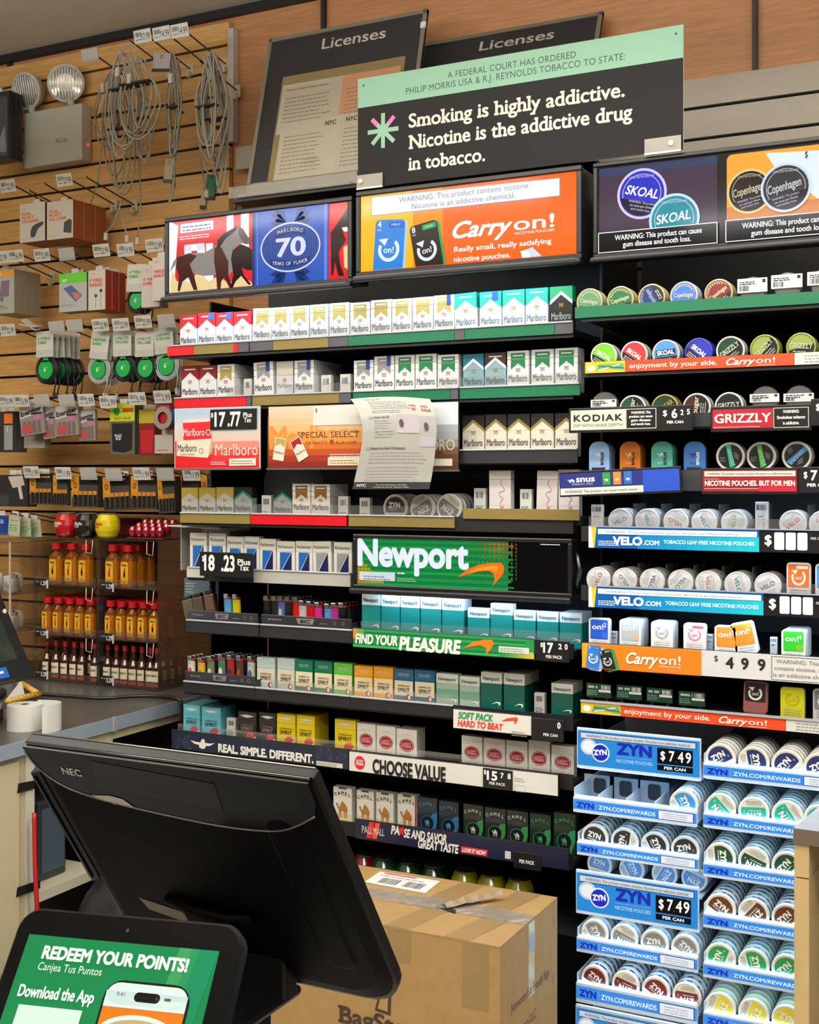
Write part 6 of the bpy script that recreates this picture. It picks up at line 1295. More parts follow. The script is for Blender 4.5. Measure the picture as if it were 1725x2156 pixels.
for px, c, l in ((770, '#8a141e', 'red round bottle half hidden beside the monitor, bottom shelf'), (811, '#1f5a24', 'first green round bottle on the bottom shelf'), (862, '#1a5220', 'second green round bottle on the bottom shelf'), (916, '#16401c', 'third dark green round bottle on the bottom shelf'), (980, '#a8a01c', 'first yellow round bottle behind the carton'), (1036, '#aaa21e', 'second yellow round bottle behind the carton'), (1094, '#aca420', 'third yellow round bottle behind the carton')):
    ball(px, 2.72, zJ+.0006, c, l, 'BuzzBallz' if c[1] == 'a' else '', '#c9501c', r=.036, group='round bottles on the bottom shelf')
# ================================================================ slat wall: peg hooks, tags and hanging goods
YT_ = 2.955; TG = M('#d9d7d2', .45); TGG = M('#b4b2ae', .4); WIRE = M('#4a4038', .35, metal=.5); IV = M('#c9bf9c', .5)
_pn = {}
def pegrow(row): return {1: 'top', 2: 'second', 3: 'third', 4: 'fourth', 5: 'fifth', 6: 'sixth', 7: 'seventh'}[row]
def peg(row, px, py, price=None, blank=False, Yt=YT_, tag_=True, tilt=0.):
    _pn[row] = _pn.get(row, 0)+1; n = ORD[_pn[row]]; t = at(px, py, Yt); L_ = YW-.008-Yt; dz = L_*math.tan(math.radians(10))
    desc = ('price tag reading %s' % price) if price else ('blank grey tag holder' if blank else 'bare tip')
    e = empty('peg_hook', 'wire peg hook with %s, %s along the %s peg row' % (desc, n, pegrow(row)), 'peg hook', (t.x, YW-.008, t.z-dz), 'peg hooks on the slat wall')
    b = MB(); b.box((-.012, -.006, -.022), (.012, .0, .018), IV, .002); b.box((-.006, -.022, -.03), (.006, -.006, -.010), IV, .003); b.build('bracket', e)
    b = MB(); b.tube([(0, -.004, 0), (0, -L_*.96, dz*.96), (0, -L_*.98, dz*.98+.004)], .0024, WIRE, 6); b.build('wire', e)
    if tag_:
        b = MB((0, -L_-.0042, dz-.012), (1, 0, 0), (0, -.25, 1)); b.T = Matrix.Translation((0, -L_, dz-.012)) @ Matrix.Rotation(math.radians(14), 4, 'X') @ Matrix.Translation((0, L_, -(dz-.012)))
        w_, h_ = .032, .0195; b.box((-w_, -L_-.003, dz-.012-h_), (w_, -L_, dz-.012+h_), TG if price else TGG, .001); b.plane((0, -L_-.003, dz-.012))
        if price:
            b.bars(-w_*.8, 0, -w_*.05, h_*.65, M('#5a5a5c', .5), 1, 12); b.greek(-w_*.8, -w_*.1, -h_*.5, .0025, M('#6a6a6c', .5), 1); b.text(price, w_*.42, -h_*.55, h_*.95, INK, 1, w=w_*.95)
        else: b.rect(-w_, -h_*.75, w_, -h_*.68, M('#8a8886', .5), 1)
        b.build('price_tag' if price else 'tag_holder', e)
    return t
for px, py, pr in ((190, 108, None), (301, 68, '17.99'), (341, 62, '14.99'), (379, 56, '14.99')): peg(1, px, py, pr, blank=pr is None)
for px, py in ((272, 84), (418, 126)): peg(1, px, py, None, tag_=False, Yt=2.99)
for px, py, pr in ((17, 384, '22.99'), (136, 371, '27.99')): peg(2, px, py, pr)
for px, py in ((60, 400), (92, 386), (180, 372)): peg(2, px, py, tag_=False)
for px, py, pr in ((2, 534, '27.99'), (34, 531, '16.99'), (89, 529, '32.99'), (141, 527, None), (214, 519, '22.99'), (265, 518, '19.99'), (326, 508, '22.99')): peg(3, px, py, pr, blank=pr is None)
for px, py, pr in ((17, 687, '32.99'), (120, 681, None), (158, 678, None), (212, 676, '22.99'), (255, 675, '22.99'), (302, 669, '25.99'), (351, 667, None)): peg(4, px, py, pr, blank=pr is None)
for px, py, pr in ((14, 836, '15.99'), (46, 836, '15.99'), (89, 835, None), (141, 835, None), (182, 834, '2.99'), (228, 838, '2.99'), (290, 831, '5.99'), (343, 827, '2.99')): peg(5, px, py, pr, blank=pr is None)
for px, py, pr in ((67, 986, '11.99'), (134, 988, '11.99'), (187, 989, None), (240, 991, None), (299, 989, '11.99'), (349, 990, None), (404, 990, '11.99')): peg(6, px, py, pr, blank=pr is None)
def hang_box(label, pl, pr, yt, yb, n, front, side, art, Y=2.99, d=.03, cat='boxed accessory', group=None, hook=True, tilt=0., name='accessory_box', dl=None):
    a, c = at(pl, yb, Y), at(pr, yt, Y); w_, h_ = c.x-a.x, c.z-a.z
    for i in range(n):
        b = MB(); b.box((-w_/2, 0, -h_), (w_/2, d, 0), M(side, .4)); b.rect(-w_/2, -h_, w_/2, 0, M(front, .4), 1); art(b, w_, h_)
        o = b.build(name, None, ((a.x+c.x)/2, Y+i*(d+.002), c.z), (0, math.radians(tilt), 0)); tag(o, label if i == 0 else '%s, %s behind the front one' % (dl or ' '.join(label.split()[:7]), ORD[i]), cat, group)
        if hook:
            b = MB(); b.box((-.014, d*.35, 0.0003), (.014, d*.35+.002, .016), M('#d9d6d0', .5), .001); b.build('hang_tab', o)
OT = M('#d07a4a', .5); DG = M('#3a3a3e', .5); RT = M('#cc4a44', .5); GT = M('#3f9a4a', .5)
def a_charge(t1, t2, car):
    def f(b, w, h):
        b.text('ugo', -w*.32, -h*.16, h*.06, M('#d9a08a', .5), 2); 
        for i, t in enumerate(('DUAL', t1, t2)): b.text(t, -w*.42, -h*(.30+.10*i), h*.075, OT, 2, al='l', w=w*(.38, .5, .68)[i], bold=.04)
        if car: b.art([(-w*.05, -h*.9), (w*.10, -h*.88), (w*.22, -h*.68), (w*.44, -h*.58), (w*.42, -h*.50), (w*.10, -h*.56), (-w*.02, -h*.62), (-w*.08, -h*.75)], DG, 2)
        else: b.art([(w*.14, -h*.84), (w*.44, -h*.88), (w*.46, -h*.56), (w*.38, -h*.50), (w*.16, -h*.58)], DG, 2)
        b.greek(-w*.42, -w*.1, -h*.90, h*.02, M('#d9a08a', .5), 2, rows=2)
    return f
hang_box('white car charger box with black adapter picture on second peg row', 42, 95, 424, 512, 2, '#cfc9bf', '#7a2c22', a_charge('PORT', 'CAR CHARGER', True), d=.05)
hang_box('white wall charger box with black cube picture on second peg row', 99, 154, 419, 506, 3, '#cfc9bf', '#8a4420', a_charge('PORT', 'WALL CHARGER', False), d=.05)
def a_case(b, w, h): b.rect(-w*.5, -h*.16, w*.5, 0, M('#e0a040', .4), 2); b.text('ugo', -w*.2, -h*.12, h*.07, WHITE, 3, bold=.03); b.art([(-w*.1, -h*.25), (w*.28, -h*.25), (w*.25, -h*.62), (-w*.2, -h*.62)], M('#7a6478', .4), 2); b.text('10', -w*.1, -h*.72, h*.09, INK, 2, bold=.03); b.greek(-w*.42, w*.2, -h*.84, h*.022, M('#6a6a66', .5), 2, rows=2)
hang_box('grey and orange screen protector box at left end of third row', -14, 30, 566, 662, 5, '#a8a8a4', '#8a7f6e', a_case, d=.022)
def a_phone(b, w, h):
    b.rect(-w*.5, -h*.26, w*.5, 0, M('#5fc03a', .4), 2); b.text('ugo', -w*.30, -h*.20, h*.08, WHITE, 3, bold=.04, it=.2); b.art([(-w*.35, -h*.38), (-w*.06, -h*.31), (w*.34, -h*.60), (w*.10, -h*.76)], M('#4a5a8c', .4), 2); b.art([(-w*.05, -h*.5), (w*.2, -h*.52), (w*.30, -h*.60), (w*.10, -h*.73)], M('#c06a6a', .4), 3); b.ring(-w*.32, -h*.70, .006, .006, .001, GRY, 2)
    b.greek(-w*.44, w*.1, -h*.82, h*.02, GRY, 2, rows=2)
hang_box('green topped grey box with phone on charging pad picture', 125, 183, 572, 658, 2, '#b4b6b6', '#5a4a4a', a_phone, d=.022)
def a_ear(b, w, h):
    b.text('ugo', -w*.2, -h*.1, h*.05, M('#d98a7a', .5), 2)
    for i, t in enumerate(("4' WIRED", 'EARBUDS')): b.text(t, -w*.42, -h*(.30+.11*i), h*.085, RT, 2, al='l', w=w*.75, bold=.03)
    for cx_ in (-.05, .25): b.ell(w*cx_, -h*(.62-.4*cx_), w*.09, w*.08, DG, 2, 12); b.line([(w*cx_, -h*(.62-.4*cx_)), (w*(cx_-.02), -h*.95)], .001, DG, 2)
hang_box('white wired earbuds box with red side on third peg row', 186, 222, 567, 654, 3, '#d4cec4', '#8c1f22', a_ear, d=.03)
def a_ear2(t):
    def f(b, w, h):
        b.text('ugo', -w*.2, -h*.12, h*.07, M('#d98a8a', .5), 2)
        for i, s in enumerate((t, 'EARBUDS')): b.text(s, -w*.40, -h*(.36+.10*i), h*.07, RT, 2, al='l', w=w*.8, bold=.03)
    return f
hang_box('white boxed wired earbuds beside the red framed sign', 298, 336, 558, 648, 2, '#cfc8c0', '#b9a8a4', a_ear2("4' WIRED"), Y=2.97, d=.02); hang_box('white wireless earbuds box touching the lit horse sign', 321, 352, 540, 634, 2, '#d2ccc4', '#b9a8a4', a_ear2('WIRELESS'), Y=2.94, d=.02)
def cable_card(label, px, yt, yb, cy, r_px, n, words, dark, Y=2.985, tilt=0, green='#12a04a'):
    cable_card.k += 1; t = at(px, yt, Y); bt = at(px, yb, Y); h = t.z-bt.z; r = r_px*pxm(px, Y)/.78; zc = at(px, cy, Y).z-t.z; w_ = .036
    for i in range(n):
        e = empty('cable_pack', label if i == 0 else 'white carded cable, %s behind front card %s of the fourth peg row' % (ORD[i], cable_card.k), 'charging cable', (t.x+.004*i, Y+i*.02, t.z), 'carded cables on the fourth peg row', rot=(0, math.radians(tilt+rnd.uniform(-4, 4)*(i > 0)), 0))
        b = MB(); b.box((-w_, 0, -h), (w_, .002, 0), M('#d6d3cb', .5), .0008); b.rect(-w_*1.0, -h, w_*1.0, -h*.72, M('#c6c6c0', .5), 1)
        for j, s in enumerate(words): b.text(s, -w_*.8, -h*(.34+.15*j), h*.10, GT, 2, al='l', w=w_*1.5 if len(s) > 6 else w_*1.0, bold=.03)
        b.text('ugo', -w_*.3, -h*.88, h*.10, M('#a9c0a4', .5), 2); b.build('card', e)
        b = MB(); b.lathe([(0, .004), (r*.62, .004), (r*.62, .006), (0, .006)], M(green, .4), 24, (0, 0, zc), 'y'); b.plane((0, .004, zc)); b.text('6', -.003, -.006, .013, WHITE, 1, bold=.03); b.text('FT', .007, .002, .005, WHITE, 1); b.rect(-w_*.3, r*.5, w_*.3, -h-zc+.001 if False else r*.9, M(green, .4), 0); b.build('disc', e)
        b = MB(); cm = M('#1c1c1e' if dark else '#c4c4c4', .4)
        for k in range(4): rr_ = r*(.72+.07*k); b.tube([(rr_*math.cos(q*PI/9), .007+.003*(k % 2), zc+rr_*math.sin(q*PI/9)) for q in range(18)], .0022, cm, 5, closed=True)
        b.tube([(r*.8, .008, zc-.01), (r*.85, .006, zc-r*.9), (r*.7, .006, zc-r*1.5)], .0022, cm, 5); b.box((r*.7-.004, .003, zc-r*1.5-.018), (r*.7+.004, .009, zc-r*1.5), M('#c9c9c9' if not dark else '#3a3a3c', .3)); b.build('cable', e)
cable_card.k = 0
cable_card('white carded cable with black cord, first on fourth peg row', 94, 697, 752, 778, 25, 6, ('6 TYPE-C', 'CABLE'), True)
cable_card('tilted white carded cable with grey cord, second on fourth row', 212, 699, 756, 778, 25, 3, ('6 LIGHTNING', 'CABLE'), False, tilt=7)
cable_card('white carded cable with black cord, third on fourth row', 257, 697, 750, 774, 24, 3, ('6 TYPE-C TO', 'TYPE-C CABLE'), True)
cable_card('white carded cable with black cord, fourth on fourth row', 304, 698, 751, 774, 25, 3, ('6 TYPE-C TO', 'TYPE-C CABLE'), True)
cable_card('white carded cable with grey cord next to the red strip', 343, 688, 745, 770, 26, 2, ('6 LIGHTNING', 'TO TYPE-C CABLE'), False, tilt=-4)
cable_card('white carded cable hanging on the third peg row', 288, 556, 614, 632, 22, 2, ('4 TYPE-C', 'CABLE'), True, tilt=3)
# batteries, tint wrap, tape, misc on the fifth row
def a_energ(b, w, h):
    b.art([(-w*.5, -h*.45), (w*.5, -h*.30), (w*.5, -h*.02), (-w*.5, -h*.02)], M('#cfc9c6', .4), 2); b.text('Energizer', 0, -h*.30, h*.15, INK, 3, w=w*.9, rot=9, bold=.04); b.ell(w*.22, -h*.42, w*.16, h*.12, M('#c0709a', .4), 3, 14); b.rect(w*.06, -h*.36, w*.42, -h*.30, INK, 4)
    for i in range(4): b.rect(-w*.38+i*w*.2, -h*.96, -w*.24+i*w*.2, -h*.55, M('#6a625e', .3), 3)
    b.rect(-w*.44, -h*.92, w*.0, -h*.66, M('#b04a4a', .4), 4)
for i, (pl, pr, yt, tl, n) in enumerate(((40, 90, 850, -6, 2), (116, 164, 852, -3, 2), (88, 115, 858, -5, 1), (166, 200, 862, -2, 1))):
    hang_box('pink and white battery blister card, %s on the fifth peg row' % ORD[i+1], pl, pr, yt, yt+66, n, '#8a7f7c', '#8a7f7c', a_energ, Y=2.985+.012*(i > 1), d=.010, tilt=tl, cat='battery pack', name='battery_card', group='battery cards on the fifth row')
hang_box('large plain white box hanging behind the battery cards', 27, 94, 863, 944, 1, '#b4aa98', '#a89e8c', lambda b, w, h: b.rect(-w*.05, -h, w*-.04, -h*.6, GRY, 2), Y=3.04, d=.03)
def a_tint(b, w, h):
    b.rect(-w*.5, -h*.34, w*.5, 0, M('#c9d02a', .4), 2); b.ell(-w*.22, -h*.14, w*.12, h*.09, M('#2f9a3a', .4), 3, 12); b.text('VENT WRAP', 0, -h*.31, h*.055, INK, 3, w=w*.7); b.rect(w*.02, -h*.16, w*.44, -h*.08, M('#b03a2a', .4), 3); b.art([(-w*.42, -h*.38), (w*.42, -h*.38), (w*.40, -h*.9), (w*.1, -h*.97), (-w*.40, -h*.93)], M('#1d1d1f', .35), 3); b.text('BLACK', -w*.15, -h*.64, h*.04, WHITE, 4, bold=.03); b.text('ICE', -w*.15, -h*.71, h*.06, WHITE, 4, bold=.04)
hang_box('yellow topped black air freshener pack on the fifth peg row', 232, 284, 850, 957, 3, '#5a5c58', '#4a4c48', a_tint, d=.012, cat='air freshener', name='air_freshener')
hang_box('red air freshener pack behind the black one', 293, 326, 862, 958, 2, '#7a1a1e', '#7a1a1e', lambda b, w, h: (b.rect(-w*.5, -h*.3, w*.5, 0, M('#b4a42a', .4), 2), b.art([(-w*.4, -h*.45), (w*.4, -h*.45), (w*.35, -h*.95), (-w*.35, -h*.95)], M('#b01c26', .4), 2)), Y=3.0, d=.015, cat='air freshener', name='air_freshener')
hang_box('orange and black gadget box at the left end of fifth row', -18, 27, 866, 952, 2, '#2a2a2c', '#3a3a3c', lambda b, w, h: (b.rect(w*.1, -h*.3, w*.5, -h*.05, M('#d9702a', .4), 2), b.rect(w*.1, -h*.95, w*.5, -h*.34, GRY, 2), b.text('1', w*.25, -h*.5, h*.12, WHITE, 3)), d=.03)
hang_box('white box hanging below the tape dispenser', 326, 364, 915, 955, 1, '#bdb6aa', '#a9a296', lambda b, w, h: b.greek(-w*.4, w*.3, -h*.85, .003, RT, 2), Y=2.985, d=.03)
e = empty('tape_dispenser', 'red tape dispenser with blue tape hanging beside the red strip', 'tape dispenser', at(342, 846, 2.96)); b = MB(); zz_ = at(342, 880, 2.96).z-e.location.z
b.prism([(-.022, .004, -.0), (.020, .004, 0), (.032, .004, zz_+.01), (.024, .004, zz_-.035), (-.02, .004, zz_-.035)], (0, .02, 0), M('#a81c22', .3, coat=.4)); b.build('body', e)
b = MB(); b.lathe([(.018, -.004), (.034, -.004), (.034, .024), (.018, .024)], M('#9a8f84', .25, coat=.5), 24, (.004, 0, zz_), 'y'); b.lathe([(.034, -.003), (.0352, -.003), (.0352, .023), (.034, .023)], M('#3a6ab4', .3), 24, (.004, 0, zz_), 'y'); b.build('tape_roll', e)
def a_dura(b, w, h):
    b.rect(-w*.5, -h*.28, w*.5, 0, M('#17171a', .3), 2); b.rect(-w*.5, -h*.66, -w*.22, 0, M('#c98a24', .35), 3); b.ring(-w*.36, -h*.3, w*.07, w*.09, w*.03, INK, 4, 12); b.greek(-w*.15, w*.45, -h*.12, h*.05, M('#d9a03a', .4), 3)
    for i in range(5):
        x = -w*.46+i*w*.19; b.rect(x, -h*.95, x+w*.165, -h*.55, M('#1c1a1a', .25), 3); b.rect(x, -h*.60, x+w*.165, -h*.48, M('#c9822a', .3), 4); b.rect(x+w*.03, -h*.95, x+w*.05, -h*.5, M('#5a5654', .3), 5)
for i, (pl, pr, yt, yb, n, tl) in enumerate(((63, 109, 998, 1062, 2, 0), (112, 142, 1000, 1064, 1, 0), (152, 206, 1002, 1068, 2, 0), (216, 272, 1003, 1074, 3, -3), (276, 330, 1002, 1072, 2, 0), (331, 366, 1004, 1080, 2, -4), (369, 420, 1000, 1072, 2, 0), (424, 470, 998, 1070, 1, 0))):
    hang_box('black and orange battery blister, %s on the sixth peg row' % ORD[i+1], pl, pr, yt, yb, n, '#3c3834', '#3a3632', a_dura, Y=2.975 if i < 6 else 3.05, d=.016, tilt=tl, cat='battery pack', name='battery_card', group='black battery blisters on the sixth row')
hang_box('black tool pack with pale tags at the left edge, sixth row', -10, 58, 1000, 1066, 2, '#26262a', '#202024', lambda b, w, h: (b.art([(-w*.1, -h*.05), (w*.35, -h*.02), (w*.42, -h*.32), (w*.05, -h*.42)], M('#c9c0b0', .5), 2), b.art([(w*.2, -h*.35), (w*.3, -h*.33), (w*.38, -h*.75), (w*.28, -h*.77)], M('#c9c4b8', .5), 3), b.ell(-w*.2, -h*.8, w*.15, h*.2, M('#3a3a3e', .4), 2, 14)), d=.02)
hang_box('blue pack at the left edge on the lowest peg row', -16, 17, 1086, 1126, 1, '#1f3f8c', '#1a3674', lambda b, w, h: b.text('USB', 0, -h*.4, h*.2, WHITE, 2), d=.02)
for i, px in enumerate((31, 52, 72)): hang_box('small pale green price card, %s of three on the lowest row' % ORD[i+1], px-12, px+12, 1087+4*i, 1128+2*i, 1, '#b9bfa4', '#b9bfa4', lambda b, w, h: (b.greek(-w*.4, w*.4, -h*.25, h*.05, M('#a07a3a', .5), 2), b.greek(-w*.4, w*.4, -h*.5, h*.06, GT, 2, rows=3)), Y=2.96+.03*i, d=.002, tilt=4-6*i, cat='card', name='price_card')
for i, px in enumerate((20, 60)): peg(7, px, 1080, None, tag_=False, Yt=2.93)
b = MB(); b.box((-.03, -.02, 0), (.03, .02, .003), M('#c9c2b4', .5)); b.T = Matrix.Rotation(.5, 4, 'Y'); p = at(60, 685, 2.95); b.box((-.03, -.02, .002), (.028, .02, .004), M('#d6cfc2', .5)); o = b.build('paper_scrap', None, (p.x, 2.96, p.z), (.2, .15, .3)); tag(o, 'crumpled cream paper label stuck on a fourth row peg', 'paper label')
# dark cases at the left edge beside the emergency light
hang_box('black phone case in clear shell hanging beside the emergency light', -30, 20, 190, 340, 3, '#20242c', '#15161a', lambda b, w, h: (b.rr(-w*.44, -h*.96, w*.42, -h*.08, .01, M('#3c4652', .15, coat=.8), 2), b.art([(-w*.1, -h*.9), (w*.3, -h*.5), (w*.38, -h*.9)], M('#8a929a', .2), 3)), Y=3.06, d=.018, dl='black phone case in clear shell')
# emergency light
YE = YW-.058; a, c = at(50, 355, YE), at(172, 226, YE); w_, h_ = c.x-a.x, at(50, 238, YE).z-a.z
e = empty('emergency_light', 'white twin lamp emergency light box high on the slat wall', 'emergency light', ((a.x+c.x)/2, YW-.009, a.z)); PL = M('#c4c2b6', .45)
b = MB(); b.box((-w_/2, YE-(YW-.009), 0), (w_/2, 0, h_), PL, .004); b.plane((0, YE-(YW-.009), 0)); b.text('A/Lite', w_*.16, h_*.36, .016, M('#5a5a56', .5), 1, w=.052); b.build('housing', e)
b = MB(); b.lathe([(0, 0), (.004, 0), (.004, .004), (0, .005)], M('#ff2a2a', .3, emit=3), 10, (w_/2, -.02, h_*.30), 'x'); b.build('indicator', e)
for lx, ly, hx, hz, dirv in ((58, 192, -.35, .0, (.02, -.96, -.22)), (140, 176, .25, 0, (.46, -.87, -.12))):
    p = at(lx, ly, YE)-e.location; d = Vector(dirv).normalized(); rot = d.to_track_quat('Z', 'Y').to_matrix().to_4x4(); b = MB(); b.T = Matrix.Translation(p) @ rot
    b.lathe([(0, -.045), (.03, -.043), (.050, -.03), (.058, -.006), (.062, .0), (.062, .010), (.054, .012)], PL, 28); hb = b.build('lamp_head', e)
    b = MB(); b.T = Matrix.Translation(p) @ rot; b.lathe([(.054, .012), (.03, .015), (0, .0155)], M('#b9b9b4', .12, metal=.6), 28)
    for i in range(-5, 6):
        L_ = math.sqrt(max(0, .052**2-(i*.0095)**2)); b.box((i*.0095-.002, -L_, .010), (i*.0095+.002, L_, .0165), M('#8f8f8a', .15, metal=.7), .001)
    b.build('lens', hb); b = MB(); b.tube([p+Vector((.012, .004, -.05)), p+Vector((.015, .008, -.075))], .012, PL, 10); b.build('neck', e)
# grey cables hanging in coils
CG = M('#8f8a80', .5); CG2 = M('#a39f95', .5); CW = M('#d4d2cc', .4)
def coil(label, px, yt, yb, wpx, loops, m, Y, seed, plug=True, sway=0.):
    r_ = random.Random(seed); t = at(px, yt, Y); H = t.z-at(px, yb, Y).z; W_2 = wpx*pxm(px, Y)/.8/2; pts = []
    for k in range(loops):
        sx, top, bot = W_2*r_.uniform(.35, 1), r_.uniform(0, .03), H*r_.uniform(.80, 1); ox = r_.uniform(-.3, .3)*W_2
        for a_ in range(8):
            an = PI/2-a_*PI/4; x = ox+sx*math.cos(an)*(1 if math.sin(an) < .5 else .6); z = -(top+bot)/2+(bot-top)/2*math.sin(an); pts.append((x+sway*z, r_.uniform(-.011, .011), z))
    e = empty('charging_cable', label, 'charging cable', t, 'grey cables coiled on the top pegs')
    b = MB(); b.tube(catmull(pts, 4), .0028, m, 5); b.build('cord', e)
    zc = -H*r_.uniform(.3, .7); b = MB(); b.box((-W_2*.7, -.012, zc), (W_2*.7, .012, zc+.006), DKM, .002); b.build('cable_tie', e)
    if plug:
        q = Vector(pts[-1]); b = MB(); b.box(q+Vector((-.007, -.005, -.03)), q+Vector((.007, .005, 0)), CW, .002); b.build('plug', e)
coil('thick grey cable coil, largest of the top row tangle', 262, 96, 345, 85, 5, CG2, 2.965, 1); coil('grey cable coil hanging low under the large tangle', 250, 130, 425, 60, 4, CG, 3.04, 2)
coil('grey cable coil at the wall side of the tangle', 232, 150, 320, 60, 4, CG, 3.066, 3); coil('pale grey cable coil crossing the tangle', 285, 120, 300, 90, 4, CG2, 2.94, 4); coil('short grey cable loop low in the tangle', 300, 190, 350, 40, 3, CG2, 3.012, 5, False)
coil('narrow grey cable coil beside the purple hanger card', 365, 105, 335, 30, 4, CG, 2.98, 6); coil('long grey cable strand bent below the narrow coil', 378, 120, 450, 16, 2, CG, 3.03, 7, False, .06); coil('grey cable coil nearest the metal edge strip', 436, 100, 350, 60, 5, CG2, 2.98, 8); coil('second grey cable coil behind the metal edge one', 450, 110, 380, 66, 5, CG, 3.014, 9); coil('grey cable coil with knotted foot by the lit horse sign', 464, 140, 415, 26, 3, CG2, 3.045, 10)
for i, (pts, m) in enumerate((([(215, 300), (206, 380), (190, 430), (178, 450)], CG), ([(255, 425), (240, 470), (223, 490)], CG2), ([(250, 430), (260, 470), (268, 495)], CG2), ([(292, 300), (296, 430), (290, 500)], CG), ([(420, 300), (428, 370), (436, 400)], CG))):
    b = MB(); p = [at(pts[0][0], pts[0][1]-4, 3.188)]+[at(x, y, 3.075+.01*i) for x, y in pts]; o_ = p[0]; b.tube(catmull([q-o_ for q in p], 6), .0026, m, 5); o = b.build('charging_cable', None, o_); tag(o, 'loose grey cable end hanging down, %s below the tangle' % ORD[i+1], 'charging cable', 'loose cable ends')
    b = MB(); q = p[-1]-o_; b.box(q+Vector((-.006, -.005, -.024)), q+Vector((.006, .005, 0)), CW, .002); b.build('plug', o)
HY_ = {'purp': 2.96, 'gree': 3.186, 'pale': 3.186, 'brow': 2.96}
for nm, px, y0, y1, w__, c in (('purple grey hanger card over the narrow cable coil', 342, 112, 150, 36, '#a79fa8'), ('green hanger card at the foot of the metal edge coil', 447, 368, 420, 22, '#1f6a4c'), ('pale hanger card with black tip below the coil', 432, 390, 440, 12, '#b9b09a'), ('brown hanger card on the narrow cable coil', 358, 335, 385, 18, '#8a7c66')):
    a = at(px, y0, HY_[nm[:4]]); q = at(px, y1, HY_[nm[:4]]); ww = w__*pxm(px, 2.96)/.8/2; b = MB(); b.box((-ww, 0, q.z-a.z), (ww, .002, 0), M(c, .5)); b.box((-ww, -.001, q.z-a.z), (ww, .003, (q.z-a.z)*.85), DKM); b.plane(); b.ring(0, -.010, .006, .006, .002, DKM, 1, 14); o = b.build('hanger_card', None, a, (0, .15, 0)); tag(o, nm, 'card')
# ================================================================ left counter
ZC_ = .93; XE = -2.15
TOPM = M('#4c4a48', .30, noise=.10, nscale=40, name='dark_laminate'); EDGE = M('#8a97a4', .4); CAB = M('#b8ac88', .5, noise=.04, nscale=25)
e = empty('service_counter', 'cream counter with dark grey top and blue grey edge along the left side', 'counter', (-3.2, 2.2, 0)); CB = Vector(e.location)
def cb():
    b = MB(); b.T = Matrix.Translation(-CB); return b
b = cb(); b.box((-5.2, 1.0, ZC_-.032), (XE, 3.185, ZC_), TOPM); b.build('countertop', e)
b = cb(); b.box((XE+.0003, 1.0, ZC_-.034), (XE+.004, 2.513, ZC_+.0005), EDGE); b.box((XE+.0003, 2.527, ZC_-.034), (XE+.004, 3.18, ZC_+.0005), EDGE); b.box((XE+.0003, 2.512, ZC_-.036), (XE+.007, 2.528, ZC_+.002), M('#b9bcbf', .3, metal=.4), .001); b.build('edge_band', e)
b = cb(); b.box((-5.2, 1.0, .08), (XE-.02, 2.22, ZC_-.033), CAB); b.box((XE-.02, 1.02, .08), (XE-.012, 1.88, ZC_-.05), M('#c2b797', .5), .004); b.box((XE-.02, 1.90, .08), (XE-.012, 2.20, ZC_-.05), M('#c2b797', .5), .004); b.build('cabinet', e)
b = cb(); b.box((-5.2, 2.22, .08), (-2.75, 3.185, ZC_-.033), M('#3a362e', .7)); b.box((-2.749, 3.15, .08), (XE-.03, 3.18, ZC_-.033), M('#6f674f', .6)); b.build('carcass', e)
b = cb(); b.box((-2.749, 2.221, .08), (XE-.015, 2.25, ZC_-.033), M('#cdc8b8', .45)); b.build('post', e)
b = cb(); b.box((XE-.04, 2.50, .08), (XE-.012, 2.53, ZC_-.033), M('#c9bf9f', .5)); b.build('post', e)
b = cb(); b.box((-2.749, 2.251, ZC_-.075), (XE-.012, 2.499, ZC_-.033), M('#c4b995', .5)); b.box((XE-.03, 2.531, ZC_-.06), (XE-.012, 3.149, ZC_-.033), M('#c4b995', .5)); b.build('rail', e)
b = cb(); b.box((-2.749, 2.251, .52), (XE-.02, 2.499, .545), M('#c9c2aa', .5)); b.box((-2.749, 2.531, .60), (XE-.05, 3.149, .62), M('#8a8064', .5)); b.build('shelf', e)
# things inside the open niche
b = MB(); b.box((0, 0, 0), (.36, .10, .20), M('#2f3338', .35), .006); b.box((.3605, .01, .02), (.362, .09, .18), M('#4a5866', .2, coat=.5)); o = b.build('equipment_box', None, (-2.58, 2.32, .5455)); tag(o, 'dark equipment box on the shelf inside the open counter niche', 'box')
b = MB(); b.tube(catmull([(0, 0, 0), (.004, .0, -.15), (.012, .004, -.32), (.02, .0, -.50)], 6), .0055, M('#b01c1c', .4), 8); p = atx(72, 1712, XE+.012); o = b.build('power_cord', None, p); tag(o, 'red cord hanging down the counter post behind the monitor', 'cord')
for i, (pl, pr, py) in enumerate(((36, 72, 1661), (34, 84, 1880))):
    a, c = atx(pl, py, XE-.0105), atx(pr, py-4, XE-.0105); b = MB(); b.prism([(0, 0, -.010), (0, c.y-a.y, -.012), (0, c.y-a.y, .008), (0, .004, .012)], (.0012, 0, 0), M('#141414', .5)); o = b.build('tape_strip', None, a); tag(o, 'black tape strip stuck on cream cabinet, %s' % ('upper one' if i == 0 else 'lower one'), 'tape', 'tape strips on the cabinet')
